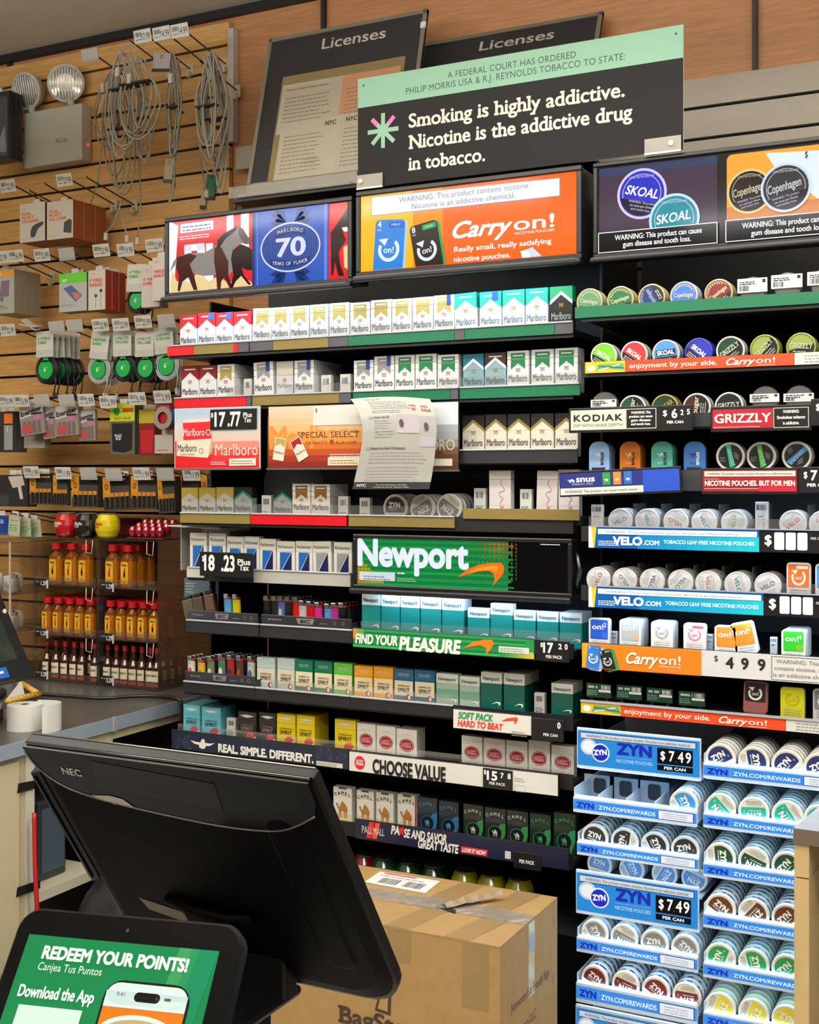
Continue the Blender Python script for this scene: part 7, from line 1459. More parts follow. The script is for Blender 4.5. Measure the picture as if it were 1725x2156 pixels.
# cord over the counter
yc = atz(347, 1474, ZC_).y
pts = [atz(x, y, ZC_+.006) for x, y in ((88, 1462), (150, 1466), (215, 1470), (280, 1466), (325, 1466))]+[Vector((XE+.004, yc, ZC_+.0075)), Vector((XE+.018, yc, .912)), Vector((XE+.018, yc-.005, .84)), Vector((XE+.016, yc-.015, .70)), Vector((XE+.016, yc-.02, .55))]
b = MB(); o0 = pts[0]; b.tube(catmull([p-o0 for p in pts], 8), .005, M('#131315', .4), 8); o = b.build('power_cord', None, o0); tag(o, 'black cord running across the dark counter and over its edge', 'cord')
# receipt paper roll
p = atz(83, 1538, ZC_); rx = Vector((-2.245, 2.30, ZC_+.0004)); b = MB(); PR = M('#dcdad4', .6)
b.lathe([(.010, 0), (.043, 0), (.043, .062), (.010, .062)], PR, 32); b.lathe([(.010, .062), (.010, 0)], M('#4a2c24', .6), 16)
o = b.build('paper_roll', None, rx); tag(o, 'white receipt paper roll standing on the counter, partly unrolled', 'paper roll')
pr_ = catmull([(.0, .0435, 0), (.03, .055, 0), (.065, .056, 0), (.088, .028, 0), (.090, -.012, 0), (.085, -.03, 0)], 6); b = MB(); n = len(pr_)
b.add([Vector((q.x, q.y, z)) for q in pr_ for z in (0, .066)], [(2*i, 2*i+2, 2*i+3, 2*i+1) for i in range(n-1)], PR, True); b.build('loose_end', o)
# yellow triangle clip with white paper
o0 = atz(52, 1470, ZC_)+Vector((0, 0, .0)); e = empty('letter_holder', 'yellow wooden triangle holding a folded white paper on the counter', 'holder', o0); YW_ = M('#d6aa4a', .45)
A, Bp, Cp = [atz(x, y, ZC_+.02)-o0 for x, y in ((14, 1478), (82, 1462), (40, 1436))]
b = MB()
for u, v in ((A, Bp), (Bp, Cp)): 
    d = (v-u).normalized(); b.tube([u, v], .010, YW_, 4); 
    for i in range(1, 9): q = u+(v-u)*i/9; b.tube([q-d*.0012, q+d*.0012], .0108, M('#c4953a', .5), 4)
b.build('frame', e)
b = MB(); b.prism([A+Vector((.0, 0, .006)), A+(Bp-A)*.55+Vector((0, 0, .006)), A+(Cp-A)*.75+Vector((.02, 0, .018))], (0, 0, .003), M('#d9d8d4', .5)); b.build('folded_paper', e)
# handset rest and note pad
o0 = Vector((-2.262, 2.105, ZC_+.0004)); b = MB(); HG_ = M('#8f8f90', .35, coat=.3)
pr_ = [(-.06, .006), (-.02, .004), (.03, .008), (.062, .03), (.082, .065), (.092, .092), (.080, .078), (.060, .052), (.03, .030), (-.02, .022), (-.06, .026)]
b.prism([(x, -.035, z) for x, z in pr_], (0, .07, 0), HG_); b.box((-.06, -.03, 0), (.05, .03, .006), DKM, .002); o = b.build('handset_cradle', None, o0, (0, 0, math.radians(20))); tag(o, 'curved grey plastic cradle lying at the counter edge beside the paper roll', 'cradle')
b = MB(); b.box((-.07, -.05, 0), (.04, .05, .028), M('#1c1c1e', .4), .004); b.box((-.07, -.045, .0283), (.035, .045, .0303), M('#b4ab93', .6)); b.plane((0, 0, .0304), (1, 0, 0), (0, 1, 0)); b.greek(-.06, .02, .03, .003, M('#3a3a3e', .5), 1, rows=6, gap=.013); o = b.build('note_pad', None, (-2.40, 2.31, ZC_+.0004), (0, 0, .5)); tag(o, 'cream note pad with handwriting on a black base at left edge', 'note pad')
b = MB(); b.box((-.10, -.10, 0), (.07, .10, .03), M('#2a2c30', .4), .012); b.prism([(-.10, .0, .03), (.03, .02, .03), (-.02, .06, .075), (-.10, .06, .075)], (0, .03, 0), M('#26282c', .4)); o = b.build('terminal_base', None, (-2.66, 2.50, ZC_+.0004), (0, 0, .2)); tag(o, 'dark register base on the counter under the tilted screen', 'register base')
# register screen at the left edge
BRc = Vector((-2.238, 2.325, 1.062)); upv = Vector((-.125, .0, .215)); alg = Vector((.02, -.30, 0)); nrm = upv.cross(-alg).normalized()
e = empty('register_screen', 'black register touch screen tilted back at the left edge of counter', 'register', BRc); u_ = alg.normalized(); v_ = upv.normalized(); n_ = u_.cross(v_)
if n_.x < 0: n_ = -n_
b = MB(); c4 = [Vector((0, 0, 0)), u_*.32, u_*.32+v_*.27, v_*.27]; b.prism([q for q in c4], -n_*.03, M('#1b1d20', .35)); b.build('bezel', e)
b = MB(); ins = [u_*.035+v_*.05, u_*.285+v_*.05, u_*.285+v_*.24, u_*.035+v_*.24]; b.add([q+n_*.001 for q in ins], [(0, 1, 2, 3)], M('#2c352f', .12, coat=.6)); b.build('glass', e)
b = MB(); b.add([q+n_*.001 for q in (u_*.085+v_*.008, u_*.17+v_*.008, u_*.17+v_*.035, u_*.085+v_*.035)], [(0, 1, 2, 3)], M('#1f5fb4', .4)); b.add([q+n_*.0015 for q in (u_*.10+v_*.02, u_*.15+v_*.02, u_*.15+v_*.026, u_*.10+v_*.026)], [(0, 1, 2, 3)], WHITE); b.build('blue_sticker', e)
b = MB(); b.lathe([(0, 0), (.006, 0), (.006, .002), (0, .002)], WHITE, 12, tuple(u_*.012+v_*.18+n_*.001), 'x'); b.build('button', e)
b = MB(); b.box((-.19, -.31, -.1315), (-.09, -.245, .06), M('#1b1d20', .4), .01); b.build('stand', e)
# ================================================================ bottle racks
YB = 2.88; AC = clear(tint='#f8f5f0', gloss=.05, veil=.02)
xL, xR, xM = -2.780, -2.292, -2.522; TZ = [ZC_+.004, 1.074, 1.228, 1.372]
def tier_front(b, x0, x1, z): b.box((x0, YB, z), (x1, YB+.003, z+.028), AC)
for k, (x0, x1, nm) in enumerate(((xL, xM-.001, 'clear acrylic bottle rack nearest the register, three tiers'), (xM+.001, xR, 'clear acrylic bottle rack next to the cigarette shelves, three tiers'))):
    e = empty('acrylic_rack', nm, 'bottle rack', ((x0+x1)/2, YB, ZC_), 'clear bottle racks'); o = Vector(e.location)
    b = MB(); b.T = Matrix.Translation(-o)
    for x in (x0, x1-.003): b = MB(); b.T = Matrix.Translation(-o); b.box((x, YB+.003, ZC_+.0005), (x+.003, 3.175, TZ[3]), AC); b.build('side_panel', e)
    for j in range(4):
        b = MB(); b.T = Matrix.Translation(-o); b.box((x0+.0032, YB+.003, TZ[j]-.0035), (x1-.0032, 3.175, TZ[j]), AC)
        if j < 3: tier_front(b, x0+.003, x1-.003, TZ[j]-.003)
        b.build('tier', e)
        if j < 3:
            b = MB(); b.T = Matrix.Translation(-o); xc = x0+.04; z = TZ[j]+(.004 if j else .018); b.box((xc-.024, YB-.004, z-.012), (xc+.024, YB-.0005, z+.012), M('#1c1b1b', .4)); b.box((xc+.022, YB-.0045, z-.016), (xc+.025, YB-.0004, z+.010), WHITE); b.plane((0, YB-.004, 0)); b.text('1.29' if j else '5.29', xc+.010, z-.007, .013, WHITE, 1, w=.022, bold=.02, rot=0); b.greek(xc-.02, xc-.004, z+.002, .004, GRY, 1); b.build('price_label', e)
            b = MB(); b.T = Matrix.Translation(-o); xx = x1-.01; b.tube([(xx-.03, YB-.001, TZ[j+1]-.004), (xx-.03, YB-.002, TZ[j+1]-.04), (xx-.008, YB-.002, TZ[j+1]-.045), (xx-.005, YB-.001, TZ[j+1]-.004)], .0014, M('#d9d6d0', .2), 5); b.build('clip', e)
AMB = M('#a05c0e', .12, coat=.6, name='amber_liquid'); AMB2 = M('#6f3a10', .12, coat=.6); CAPR = M('#b0101c', .35); LABY = M('#e0ae2e', .5); BRN = M('#3a1a0e', .12, coat=.7)
def flask(h, w_, d, label_h, capr):
    b = MB(); prof = [(0, 0), (.92, 0), (1, .04), (1, .62), (.95, .68), (.5, .76), (.36, .80), (.36, .86)]
    n = 20
    def sq(a, r): c, s = math.cos(a), math.sin(a); k = (abs(c)**4+abs(s)**4)**-.25; return (w_/2*r*c*k if r > .6 else w_/2*r*c, d/2*(r if r > .6 else min(1, r*w_/d))*s*(k if r > .6 else 1))
    vs = [Vector((*sq(2*PI*i/n, r), z*h)) for i in range(n) for r, z in prof]; k = len(prof)
    for j in range(k-1): b.add(vs, [(i*k+j, ((i+1) % n)*k+j, ((i+1) % n)*k+j+1, i*k+j+1) for i in range(n)], AMB if prof[j+1][1] < .63 else AMB2, True)
    body = b.mesh('bottle_glass'); c = MB(); c.lathe([(0, h*.845), (capr, h*.845), (capr, h*.99), (capr*.9, h), (0, h)], CAPR, 16); cap = c.mesh('bottle_cap')
    l = MB(); l.plane((0, -d/2-.0006, 0)); lw = w_*.62
    l.art([(-lw/2, h*.08), (lw/2, h*.08), (lw/2, h*.55), (lw*.35, h*.60), (-lw*.35, h*.60), (-lw/2, h*.55)], LABY, 1); l.text('FIREBALL', 0, h*.50, h*.05, M('#3a2410', .5), 2, w=lw*.7, bold=.02)
    R_ = M('#b03a14', .5); l.ell(0, h*.33, lw*.14, h*.10, R_, 2, 10); l.ell(lw*.06, h*.44, lw*.09, h*.035, R_, 2, 10); l.art([(-lw*.18, h*.18), (-lw*.05, h*.26), (lw*.05, h*.26), (lw*.2, h*.17), (lw*.08, h*.36), (-lw*.1, h*.36)], R_, 2); l.greek(-lw*.3, lw*.3, h*.12, h*.02, M('#3a2410', .5), 2)
    return body, cap, l.mesh('bottle_label')
def roundb(h, r):
    b = MB(); b.lathe([(0, 0), (r, 0), (r, h*.44), (r*.92, h*.52), (r*.5, h*.64), (r*.38, h*.74), (r*.40, h*.86), (0, h*.86)], BRN, 18)
    body = b.mesh('bottle_glass'); c = MB(); c.lathe([(0, h*.862), (r*.46, h*.862), (r*.46, h*.99), (0, h)], M('#8c1a26', .35), 14); cap = c.mesh('bottle_cap'); l = MB()
    for z0, z1, m in ((h*.17, h*.44, M('#d2c9b0', .55)), (h*.05, h*.135, M('#a8403c', .5))):
        vs = [Vector((r*1.015*math.cos(-PI/2+t*.16), r*1.015*math.sin(-PI/2+t*.16), z)) for t in range(-6, 7) for z in (z0, z1)]; l.add(vs, [(2*i, 2*i+2, 2*i+3, 2*i+1) for i in range(12)], m, True)
    vs_, fs_, x0_, x1_ = glyphs('BOURBON', .02); k = h*.05/CAP; kk = r*1.3/(x1_-x0_); l.add([Vector(((r*1.03+.00005*j)*math.cos(-PI/2+(x-(x0_+x1_)/2)*kk/r), (r*1.03+.00005*j)*math.sin(-PI/2+(x-(x0_+x1_)/2)*kk/r), h*.30+y*k)) for x, y, j in vs_], fs_, M('#3a4a3a', .5))
    return body, cap, l.mesh('bottle_label')
def bottles(me, pxs, tier, rows_, dy, Y0, desc, name='liquor_bottle', jit=.002):
    for i, px in enumerate(pxs):
        x = at(px, 1300, Y0).x
        for r_ in range(rows_ if isinstance(rows_, int) else rows_[i]):
            o = put(name, me[0], None, (x+rnd.uniform(-jit, jit)*(r_ > 0), Y0+r_*dy, TZ[tier]+.0004), (0, 0, math.radians(rnd.uniform(-8, 8))))
            put('bottle_cap', me[1], o); put('bottle_label', me[2], o)
            tag(o, ('%s, %s along its front' % (desc, ORD[i+1])) if r_ == 0 else '%s, %s behind the %s' % (desc, ORD[r_], ORD[i+1]), 'bottle', desc+'s')
bottles(flask(.126, .050, .034, 0, .0155), [120, 153, 182, 239, 271], 2, [2, 1, 1, 2, 3], .042, 2.915, 'large amber bottle with red cap on the upper tier')
bottles(flask(.112, .036, .028, 0, .0135), [101, 124, 148, 170, 192, 234, 257, 280, 303, 327], 1, 5, .034, 2.905, 'small amber bottle with red cap on the middle tier')
bottles(roundb(.120, .0158), [100, 119, 138, 157, 174, 201, 228, 246, 264, 282, 300, 318, 331], 0, 4, .036, 2.905, 'dark bourbon bottle with cream label on the lowest tier')
for px, c, wd, wc, l in ((141, '#b0101e', 'BuzzBallz', '#e8e0dc', 'red round bottle on top of the bottle rack'), (184, '#121214', 'BuzzBallz', '#d8d8d6', 'black round bottle between the red and yellow ones'), (227, '#dfc812', 'BuzzBallz', '#c0501c', 'yellow round bottle on top of the bottle rack')):
    ball(px, 2.93, TZ[3]+.0006, c, l, wd, wc, r=.0385, rot=-.35, group='round bottles on the bottle rack')
e = empty('capsule_pack', 'tray of ten shiny red capsules beside the yellow round bottle', 'capsule pack', (at(308, 1130, 2.93).x, 2.95, TZ[3]+.0004)); b = MB(); b.box((-.065, -.035, 0), (.075, .10, .005), M('#5a1620', .3), .002); b.build('tray', e)
for r_ in range(3):
    for i in range(5):
        b = MB(); b.lathe([(0, 0), (.009, .003), (.0125, .012), (.0125, .022), (.009, .031), (0, .035)], M('#8f1426', .15, coat=.8), 14); b.build('capsule', e, (-.05+i*.026, -.02+.03*r_, .005+.010*r_))
b = MB(); b.box((0, 0, 0), (.09, .12, .045), M('#3a1a1c', .4), .004); o = b.build('carton', None, (at(346, 1130, 2.95).x+.022, 2.95, TZ[3]+.0004)); tag(o, 'dark red box behind the red capsules on the rack top', 'box')
b = MB(); b.box((-.07, 0, 0), (.10, .09, .06), M('#4a1418', .2, coat=.5), .012); o = b.build('capsule_box', None, (at(262, 1110, 3.05).x, 3.05, TZ[3]+.0004)); tag(o, 'dark red glossy pack behind the yellow round bottle', 'box')
# acrylic rack of white chargers at the left edge
xa, xb = -3.02, -2.79
e = empty('acrylic_rack', 'clear acrylic rack of white chargers at the left edge behind register', 'charger rack', ((xa+xb)/2, 2.82, ZC_)); o0 = Vector(e.location); TZ2 = [ZC_+.004, 1.085, 1.20, 1.358]
b = MB(); b.T = Matrix.Translation(-o0); b.box((xa, 2.80, ZC_+.0005), (xa+.003, 3.15, 1.360), AC); b.build('side_panel', e)
b = MB(); b.T = Matrix.Translation(-o0); b.box((xb-.003, 2.80, ZC_+.0005), (xb, 3.15, 1.360), AC); b.box((xb-.004, 2.796, ZC_+.0005), (xb+.001, 2.80, 1.360), M('#b9b4a8', .2)); b.build('side_panel', e)
for z in TZ2[1:]: b = MB(); b.T = Matrix.Translation(-o0); b.box((xa+.0032, 2.80, z-.0035), (xb-.0032, 3.15, z), AC); b.box((xa+.0032, 2.797, z-.003), (xb-.005, 2.7998, z+.03), AC); b.build('tier', e)
WC = M('#b9b7b2', .4)
k_ = 0
for tz, n in ((1.20, 5), (1.085, 5), (ZC_+.004, 4)):
    for i in range(n):
        k_ += 1; x = xb-.03-.042*i; y = 2.835+.03*(i % 2); q = empty('phone_charger', 'white phone charger with coiled lead, %s in the charger rack' % ORD[k_], 'charger', (x, y, tz+.0006), 'white chargers in the clear rack'); b = MB()
        b.box((-.016, -.012, 0), (.016, .012, .045+.006*(i % 3)), WC, .006); b.box((-.010, -.0125, .014), (.010, -.0118, .03), GRY); b.build('plug', q)
        b = MB(); 
        for j in range(3): b.tube([(.013*math.cos(t*PI/6), .022+.005*j, .03+.028*math.sin(t*PI/6)) for t in range(12)], .0024, WC, 5, closed=True)
        b.build('lead', q)
# ================================================================ foreground: carton, monitor, tablet, near counter, right counter
KR = M('#98794a', .7, noise=.06, nscale=40, name='kraft_board'); KR2 = M('#93754a', .7, noise=.05, nscale=40); TAPE = M('#8a7048', .35)
Xa, Xb, Ya, Yb, Zt = -1.415, -.902, 2.145, 2.455, .672
e = empty('carton_box', 'large brown carton box with taped lid standing before the lowest cigarette shelf', 'carton', ((Xa+Xb)/2, (Ya+Yb)/2, 0)); o0 = Vector(e.location)
def kb(): b = MB(); b.T = Matrix.Translation(-o0); return b
b = kb(); b.box((Xa, Ya, .001), (Xb, Yb, Zt-.004), KR)
b.plane((0, Ya, 0)); 
for xa, xb, zb_ in ((-1.255, -1.20, .575), (-1.14, -1.09, .605), (-.98, -.925, .545)): b.rect(xa, zb_, xb, Zt-.004, TAPE, 1)
tpx(b, Ya, 'BagStory', 712, 905, 2150, 34, M('#3a2a1c', .6), 1, slab=True, bold=.03)
for sc_, m_, l_ in ((1, M('#3a2a1c', .6), 1), (.62, KR, 2)): cx_, cz_ = W2(806, 2116, Ya); b.art([(cx_-.018*sc_, cz_-.014*sc_), (cx_+.018*sc_, cz_-.018*sc_), (cx_+.02*sc_, cz_+.03*sc_), (cx_-.006*sc_, cz_+.028*sc_)], m_, l_)
b.plane((Xb, 0, 0), (0, 1, 0), (0, 0, 1)); b.text('Nonwoven Eco Friendly Bags', Ya+.055, .525, .019, M('#4a3a28', .6), 1, w=.205, al='l'); b.text('Bag story LLC.', Ya+.075, .468, .019, M('#4a3a28', .6), 1, w=.115, al='l')
b.rect(Ya+.145, .52, Ya+.178, Zt-.004, M('#b9ab88', .3), 1); b.rect(Ya+.148, .61, Ya+.18, Zt-.03, M('#9aa0b4', .4), 2)
for z in (.62, .50): b.line([(Ya+.285, z), (Ya+.289, z+.006), (Ya+.284, z+.012), (Ya+.289, z+.018)], .0016, M('#7a4a38', .5), 2)
b.build('box_body', e)
for y0, y1, nm in ((Ya, (Ya+Yb)/2-.0006, 0), ((Ya+Yb)/2+.0006, Yb, 1)):
    b = kb(); b.box((Xa, y0, Zt-.0036), (Xb, y1, Zt), KR if nm else KR2); b.plane((0, 0, Zt), (1, 0, 0), (0, 1, 0))
    for xa in (-1.15, -1.02): b.art([(xa, y0), (xa+.055, y0), (xa+.085, y1), (xa+.03, y1)], TAPE, 1)
    if nm:
        b.art([(-1.31, Yb-.10), (-1.16, Yb-.105), (-1.165, Yb-.02), (-1.315, Yb-.02)], M('#dcdad8', .45), 2); b.art([(-1.30, Yb-.03), (-1.22, Yb-.03), (-1.22, Yb-.024), (-1.30, Yb-.024)], M('#c0303a', .5), 3)
        for a_ in (-1.285, -1.225): b.bars(a_, Yb-.09, a_+.045, Yb-.055, M('#5a5a5c', .5), 3, 16)
        b.greek(-1.30, -1.18, Yb-.045, .004, GRY, 3)
    b.build('flap', e)
ym = (Ya+Yb)/2; b = kb(); TP = clear(gloss=.22, rough=.12, veil=.16); vs, fs = [], []; n = 40
for i in range(n+1):
    for j in range(5): vs.append((Xa+(Xb-Xa)*i/n, ym-.03+.015*j, Zt+.0008+.0018*rnd.random()))
for i in range(n):
    for j in range(4): fs.append((i*5+j, (i+1)*5+j, (i+1)*5+j+1, i*5+j+1))
b.add(vs, fs, TP); b.build('clear_tape', e)
b = kb(); r_ = random.Random(4); ta = Vector((-1.085, ym-.012, Zt+.002)); tb_ = Vector((-1.0, ym+.085, Zt+.010)); dd = tb_-ta; sd = Vector((dd.y, -dd.x, 0)).normalized()
vs = [ta+dd*(i/9)+sd*((.016-.001*i)*(j-1)+r_.uniform(-.003, .003))+Vector((0, 0, (.011 if j == 1 else .002)*(.5+.5*(i % 2))+r_.uniform(0, .004))) for i in range(10) for j in range(3)]
b.add(vs, [(i*3+j, i*3+j+1, i*3+j+4, i*3+j+3) for i in range(9) for j in range(2)], M('#80715a', .45)); b.prism([(-1.10, ym-.022, Zt+.001), (-1.05, ym-.034, Zt+.001), (-1.06, ym-.010, Zt+.001)], (0, 0, .0012), M('#1a1612', .6)); b.build('torn_tape', e)
# --- monitor (back side towards us)
wd_, hg, lean = .386, .372, math.radians(34)
base = Vector((-.838, 1.055, 1.2525)); ex = Vector((1, 0, 0)); ed = Vector((0, math.sin(lean), -math.cos(lean))); en = Vector((0, math.cos(lean), math.sin(lean)))
e = empty('register_monitor', 'big black register monitor seen from behind in front of carton box', 'monitor', base)
MBK = M('#040405', .6, bump=.2, nscale=900, spec=.08); MGL = M('#050506', .14, spec=.16); MSD = M('#070708', .45, spec=.25)
def L3(x, d, n): return ex*x+ed*d+en*n
hw = wd_/2
b = MB(); 
def rprof(x0, x1, d0, d1, rt, rb_, n=6):
    p = []
    for cx_, cd, r, a0 in ((x1-rb_, d1-rb_, rb_, 0), (x0+rb_, d1-rb_, rb_, 90), (x0+rt, d0+rt, rt, 180), (x1-rt, d0+rt, rt, 270)):
        p += [(cx_+r*math.cos(math.radians(a0+90*i/n)), cd+r*math.sin(math.radians(a0+90*i/n))) for i in range(n+1)]
    return p
outer = rprof(-hw, hw, 0, hg, .004, .055); inner = rprof(-hw+.016, hw-.022, .012, hg-.022, .01, .045)
def loft(b, A, na, B, nb, m, sm=False):
    n = len(A); b.add([L3(x, d, na) for x, d in A]+[L3(x, d, nb) for x, d in B], [(i, (i+1) % n, n+(i+1) % n, n+i) for i in range(n)], m, sm)
o_ = [(x, d) for x, d in outer]
loft(b, o_, .0, o_, .012, MSD); i2 = rprof(-hw+.004, hw-.004, .004, hg-.006, .004, .052)
loft(b, i2, -.002, o_, .0, MSD); b.add([L3(x, d, .012) for x, d in o_], [tuple(range(len(o_)))[::-1]], MGL)
b.box((-.0001, 0, 0), (.0001, .0001, .0001), MSD)
b.build('bezel', e)
b = MB(); loft(b, i2, -.002, inner, -.006, MBK, False); b.add([L3(x, d, -.006) for x, d in inner], [tuple(range(len(inner)))], MBK)
# ribbed grip area near the side
rb2 = rprof(hw-.085, hw-.04, .06, hg-.06, .02, .02); loft(b, rb2, -.006, rprof(hw-.080, hw-.045, .066, hg-.066, .016, .016), -.008, MBK); b.add([L3(x, d, -.008) for x, d in rprof(hw-.080, hw-.045, .066, hg-.066, .016, .016)], [tuple(range(28))], MBK)
b.build('back_shell', e)
# glossy brand panel with curved lower edge, and customer display window
cur = catmull([Vector((-hw+.002, .006, 0)), Vector((-hw+.010, .036, 0)), Vector((-hw+.035, .060, 0)), Vector((-hw+.080, .073, 0)), Vector((-.03, .083, 0)), Vector((.06, .088, 0)), Vector((.13, .080, 0)), Vector((hw-.012, .05, 0))], 5)
pan = [(-hw+.002, .002), (hw-.004, .002), (hw-.004, .03)]+[(q.x, q.y) for q in reversed(cur)]
b = MB(); n = len(pan); b.add([L3(x, d, -.0075) for x, d in pan], [tuple(range(n))], MGL); b.add([L3(x, d, -.0075) for x, d in pan]+[L3(x, d, -.001) for x, d in pan], [(i, (i+1) % n, n+(i+1) % n, n+i) for i in range(n)], MGL)
b.plane(L3(0, 0, -.0077), ex, -ed); b.text('NEC', -hw+.060, -.038, .0105, M('#ffffff', .5), 1, w=.030, bold=.03, it=.15); pb = b.build('brand_panel', e)
b = MB(); b.add([L3(x, d, -.0080) for x, d in ((-hw+.098, .010), (hw-.125, .020), (hw-.130, .062), (-hw+.088, .052))], [(0, 1, 2, 3)], M('#33312e', .35, spec=.2)); b.build('customer_display', pb)
b = MB(); b.tube([L3(q.x, q.y, -.0078) for q in cur], .0012, M('#8a8880', .2, metal=.6), 6); b.build('trim_line', pb)  # glossy highlight along the panel curve, modelled as a pale line
b = MB(); b.add([L3(x, d, -.0083) for x, d in ((-hw+.072, .068), (-hw+.10, .064), (-hw+.118, .067), (-hw+.128, .078), (-hw+.10, .078))], [(0, 1, 2, 3, 4)], M('#faf6ec', .45)); b.build('torn_sticker', e)
b = MB(); b.tube([L3(-hw+.004, .0, .012), L3(hw-.004, .0, .012)], .0013, M('#8f8d88', .25, metal=.7), 6); b.tube([L3(-hw+.004, .0, -.002), L3(hw-.004, .0, -.002)], .001, M('#6f6e6a', .25, metal=.7), 6); b.build('edge_trim', e)  # pale lines model the highlights on the two top edges
b = MB(); T_ = [(-hw-.020, .055), (-hw-.004, .05), (-hw-.004, .235), (-hw-.020, .245)]; b.prism([L3(x, d, .0) for x, d in T_], en*.03, MSD); b.prism([L3(x, d, -.002) for x, d in ((-hw-.018, .06), (-hw-.014, .06), (-hw-.014, .235), (-hw-.018, .235))], en*.002, MGL); b.build('card_reader', e)
b = MB(); b.add([L3(x, d, -.0066) for x, d in ((-hw+.055, .250), (-hw+.115, .262), (-hw+.130, .286), (-hw+.062, .270))], [(0, 1, 2, 3)], M('#8a7c70', .5)); b.build('rating_label', e)
b = MB(); b.tube([L3(-.09, .240, -.008), L3(-.05, .243, -.014), L3(.0, .247, -.014), L3(.03, .246, -.008)], .006, MBK, 8); b.build('cable_cover', e)
zb = L3(0, .22, 0).z; b = MB(); b.prism([L3(-.07, .25, -.005), L3(.05, .25, -.005), L3(.05, .33, -.005), L3(-.07, .33, -.005)], -en*.006, MBK); b.box((-.07, .165, .931-base.z), (.05, .20, L3(0, .27, 0).z), MSD, .006); b.box((-.11, .02, .9308-base.z), (.05, .21, .944-base.z), MSD, .006); b.build('stand', e)
# --- loyalty tablet
yaw = math.radians(14); tau = math.radians(40); tx = Vector((math.cos(yaw), math.sin(yaw), 0)); tb = Vector((-math.sin(yaw), math.cos(yaw), 0)); td = (-tb*math.sin(tau)-Vector((0, 0, math.cos(tau)))); tn = tx.cross(-td)
k = (516-CX)/FPX; F = .95; TR = Vector((F*(-SN+k*CS), F*(CS+k*SN), CH-(1962-HY)/FPX*F)); TWd = .191; TC = TR-tx*TWd/2
e = empty('payment_tablet', 'black framed tablet with green Redeem Your Points screen at bottom left', 'tablet', TC); TBK = M('#060607', .45, spec=.12); HT = .170
def T3(x, d, n=0): return tx*x+td*d+tn*n
ro = [(x, d) for x, d in rprof(-TWd/2, TWd/2, -.006, HT, .018, .018)]; n = len(ro)
b = MB(); ri = [(x, d) for x, d in rprof(-TWd/2+.003, TWd/2-.003, -.003, HT-.003, .016, .016)]
for A, na, B, nb in ((ro, -.004, ro, -.016), (ri, .0, ro, -.004)): b.add([T3(x, d, na) for x, d in A]+[T3(x, d, nb) for x, d in B], [(i, (i+1) % n, n+(i+1) % n, n+i) for i in range(n)], TBK)
b.add([T3(x, d, -.016) for x, d in ro], [tuple(range(n))], TBK); b.build('case', e)
b = MB(); b.add([T3(x, d, .0) for x, d in ri], [tuple(range(n))[::-1]], M('#050506', .15, spec=.12)); b.build('glass', e)
b = MB(); b.plane(T3(0, 0, 0), tx, -td); SL, SR_, ST = -TWd/2+.014, TWd/2-.0165, -.0165; SB = -HT+.012; S2 = .72
b.rect(SL, SB, SR_, ST, E('#12834a', S2), 1); 
for f0, f1, c in ((.80, .86, '#3f9a5c'), (.86, .90, '#2a9258'), (.90, 1.0, '#168a5c')): b.art([(SL+(SR_-SL)*(f0-.10), SB+.03), (SL+(SR_-SL)*min(1, f1-.10+.001), SB+.03), (SL+(SR_-SL)*f1, ST), (SL+(SR_-SL)*f0, ST)], E(c, S2), 2)
w_ = SR_-SL; TW_ = E('#e6f3ea', S2)
b.text('REDEEM YOUR POINTS!', SL+w_*.105, ST-.0175, .0092, TW_, 3, w=w_*.76, al='l', bold=.045); b.text('Canjea Tus Puntos', SL+w_*.105, ST-.0265, .0058, TW_, 3, w=w_*.335, al='l'); b.text('Download the App', SL+w_*.045, ST-.0470, .0085, TW_, 3, w=w_*.395, al='l', bold=.03)
b.rect(SL+w_*.07, ST-.105, SL+w_*.40, ST-.0530, E('#cfe9da', S2), 3)
px0, px1, pt = SL+w_*.495, SL+w_*.905, ST-.030; b.rr(px0-.002, SB, px1+.002, pt+.002, .014, E('#14251c', .3), 3); b.rr(px0, SB, px1, pt, .013, E('#e07a1a', S2), 4); b.rr(px0, pt-.016, px1, pt, .010, E('#d5ebe2', S2), 5); b.rect(px0, pt-.018, px1, pt-.010, E('#d5ebe2', S2), 5)
b.rr(px0+w_*.145, pt-.013, px0+w_*.275, pt-.006, .0034, E('#101412', .3), 6); b.text('9:41', px0+w_*.075, pt-.010, .003, E('#5a6a62', .4), 6); b.rect(px1-.018, pt-.0105, px1-.013, pt-.0085, E('#5a6a62', .4), 6); b.ell(px1-.024, pt-.0095, .0015, .0012, E('#5a6a62', .4), 6, 8)
cx, cy = (px0+px1)/2-.001, pt-.036
b.art([(cx-.029, cy), (cx+.029, cy), (cx+.026, SB+.001), (cx-.022, SB+.001)], E('#cfe0da', S2), 6); b.ell(cx, cy, .031, .0135, E('#d9e6df', S2), 7); b.ell(cx, cy-.001, .0275, .0110, E('#b9a878', S2), 8); b.ell(cx+.001, cy-.003, .0245, .0085, E('#3a2c20', S2), 9); b.ell(cx+.004, cy-.004, .016, .004, E('#241a14', S2), 10)
b.build('screen', e)
b = MB(); b.add([T3(.0+.0015*math.cos(t*PI/4), -.0+.007+.0015*math.sin(t*PI/4), .0006) for t in range(8)], [tuple(range(8))[::-1]], M('#26262a', .2)); b.build('camera_hole', e)
bt = T3(0, HT*.75, -.016); b = MB(); b.box((bt.x-.03, bt.y-.0, .931-TC.z), (bt.x+.03, bt.y+.03, bt.z), TBK, .004); b.box((bt.x-.06, bt.y-.04, .9308-TC.z), (bt.x+.06, bt.y+.09, .940-TC.z), TBK, .003); b.build('stand', e)
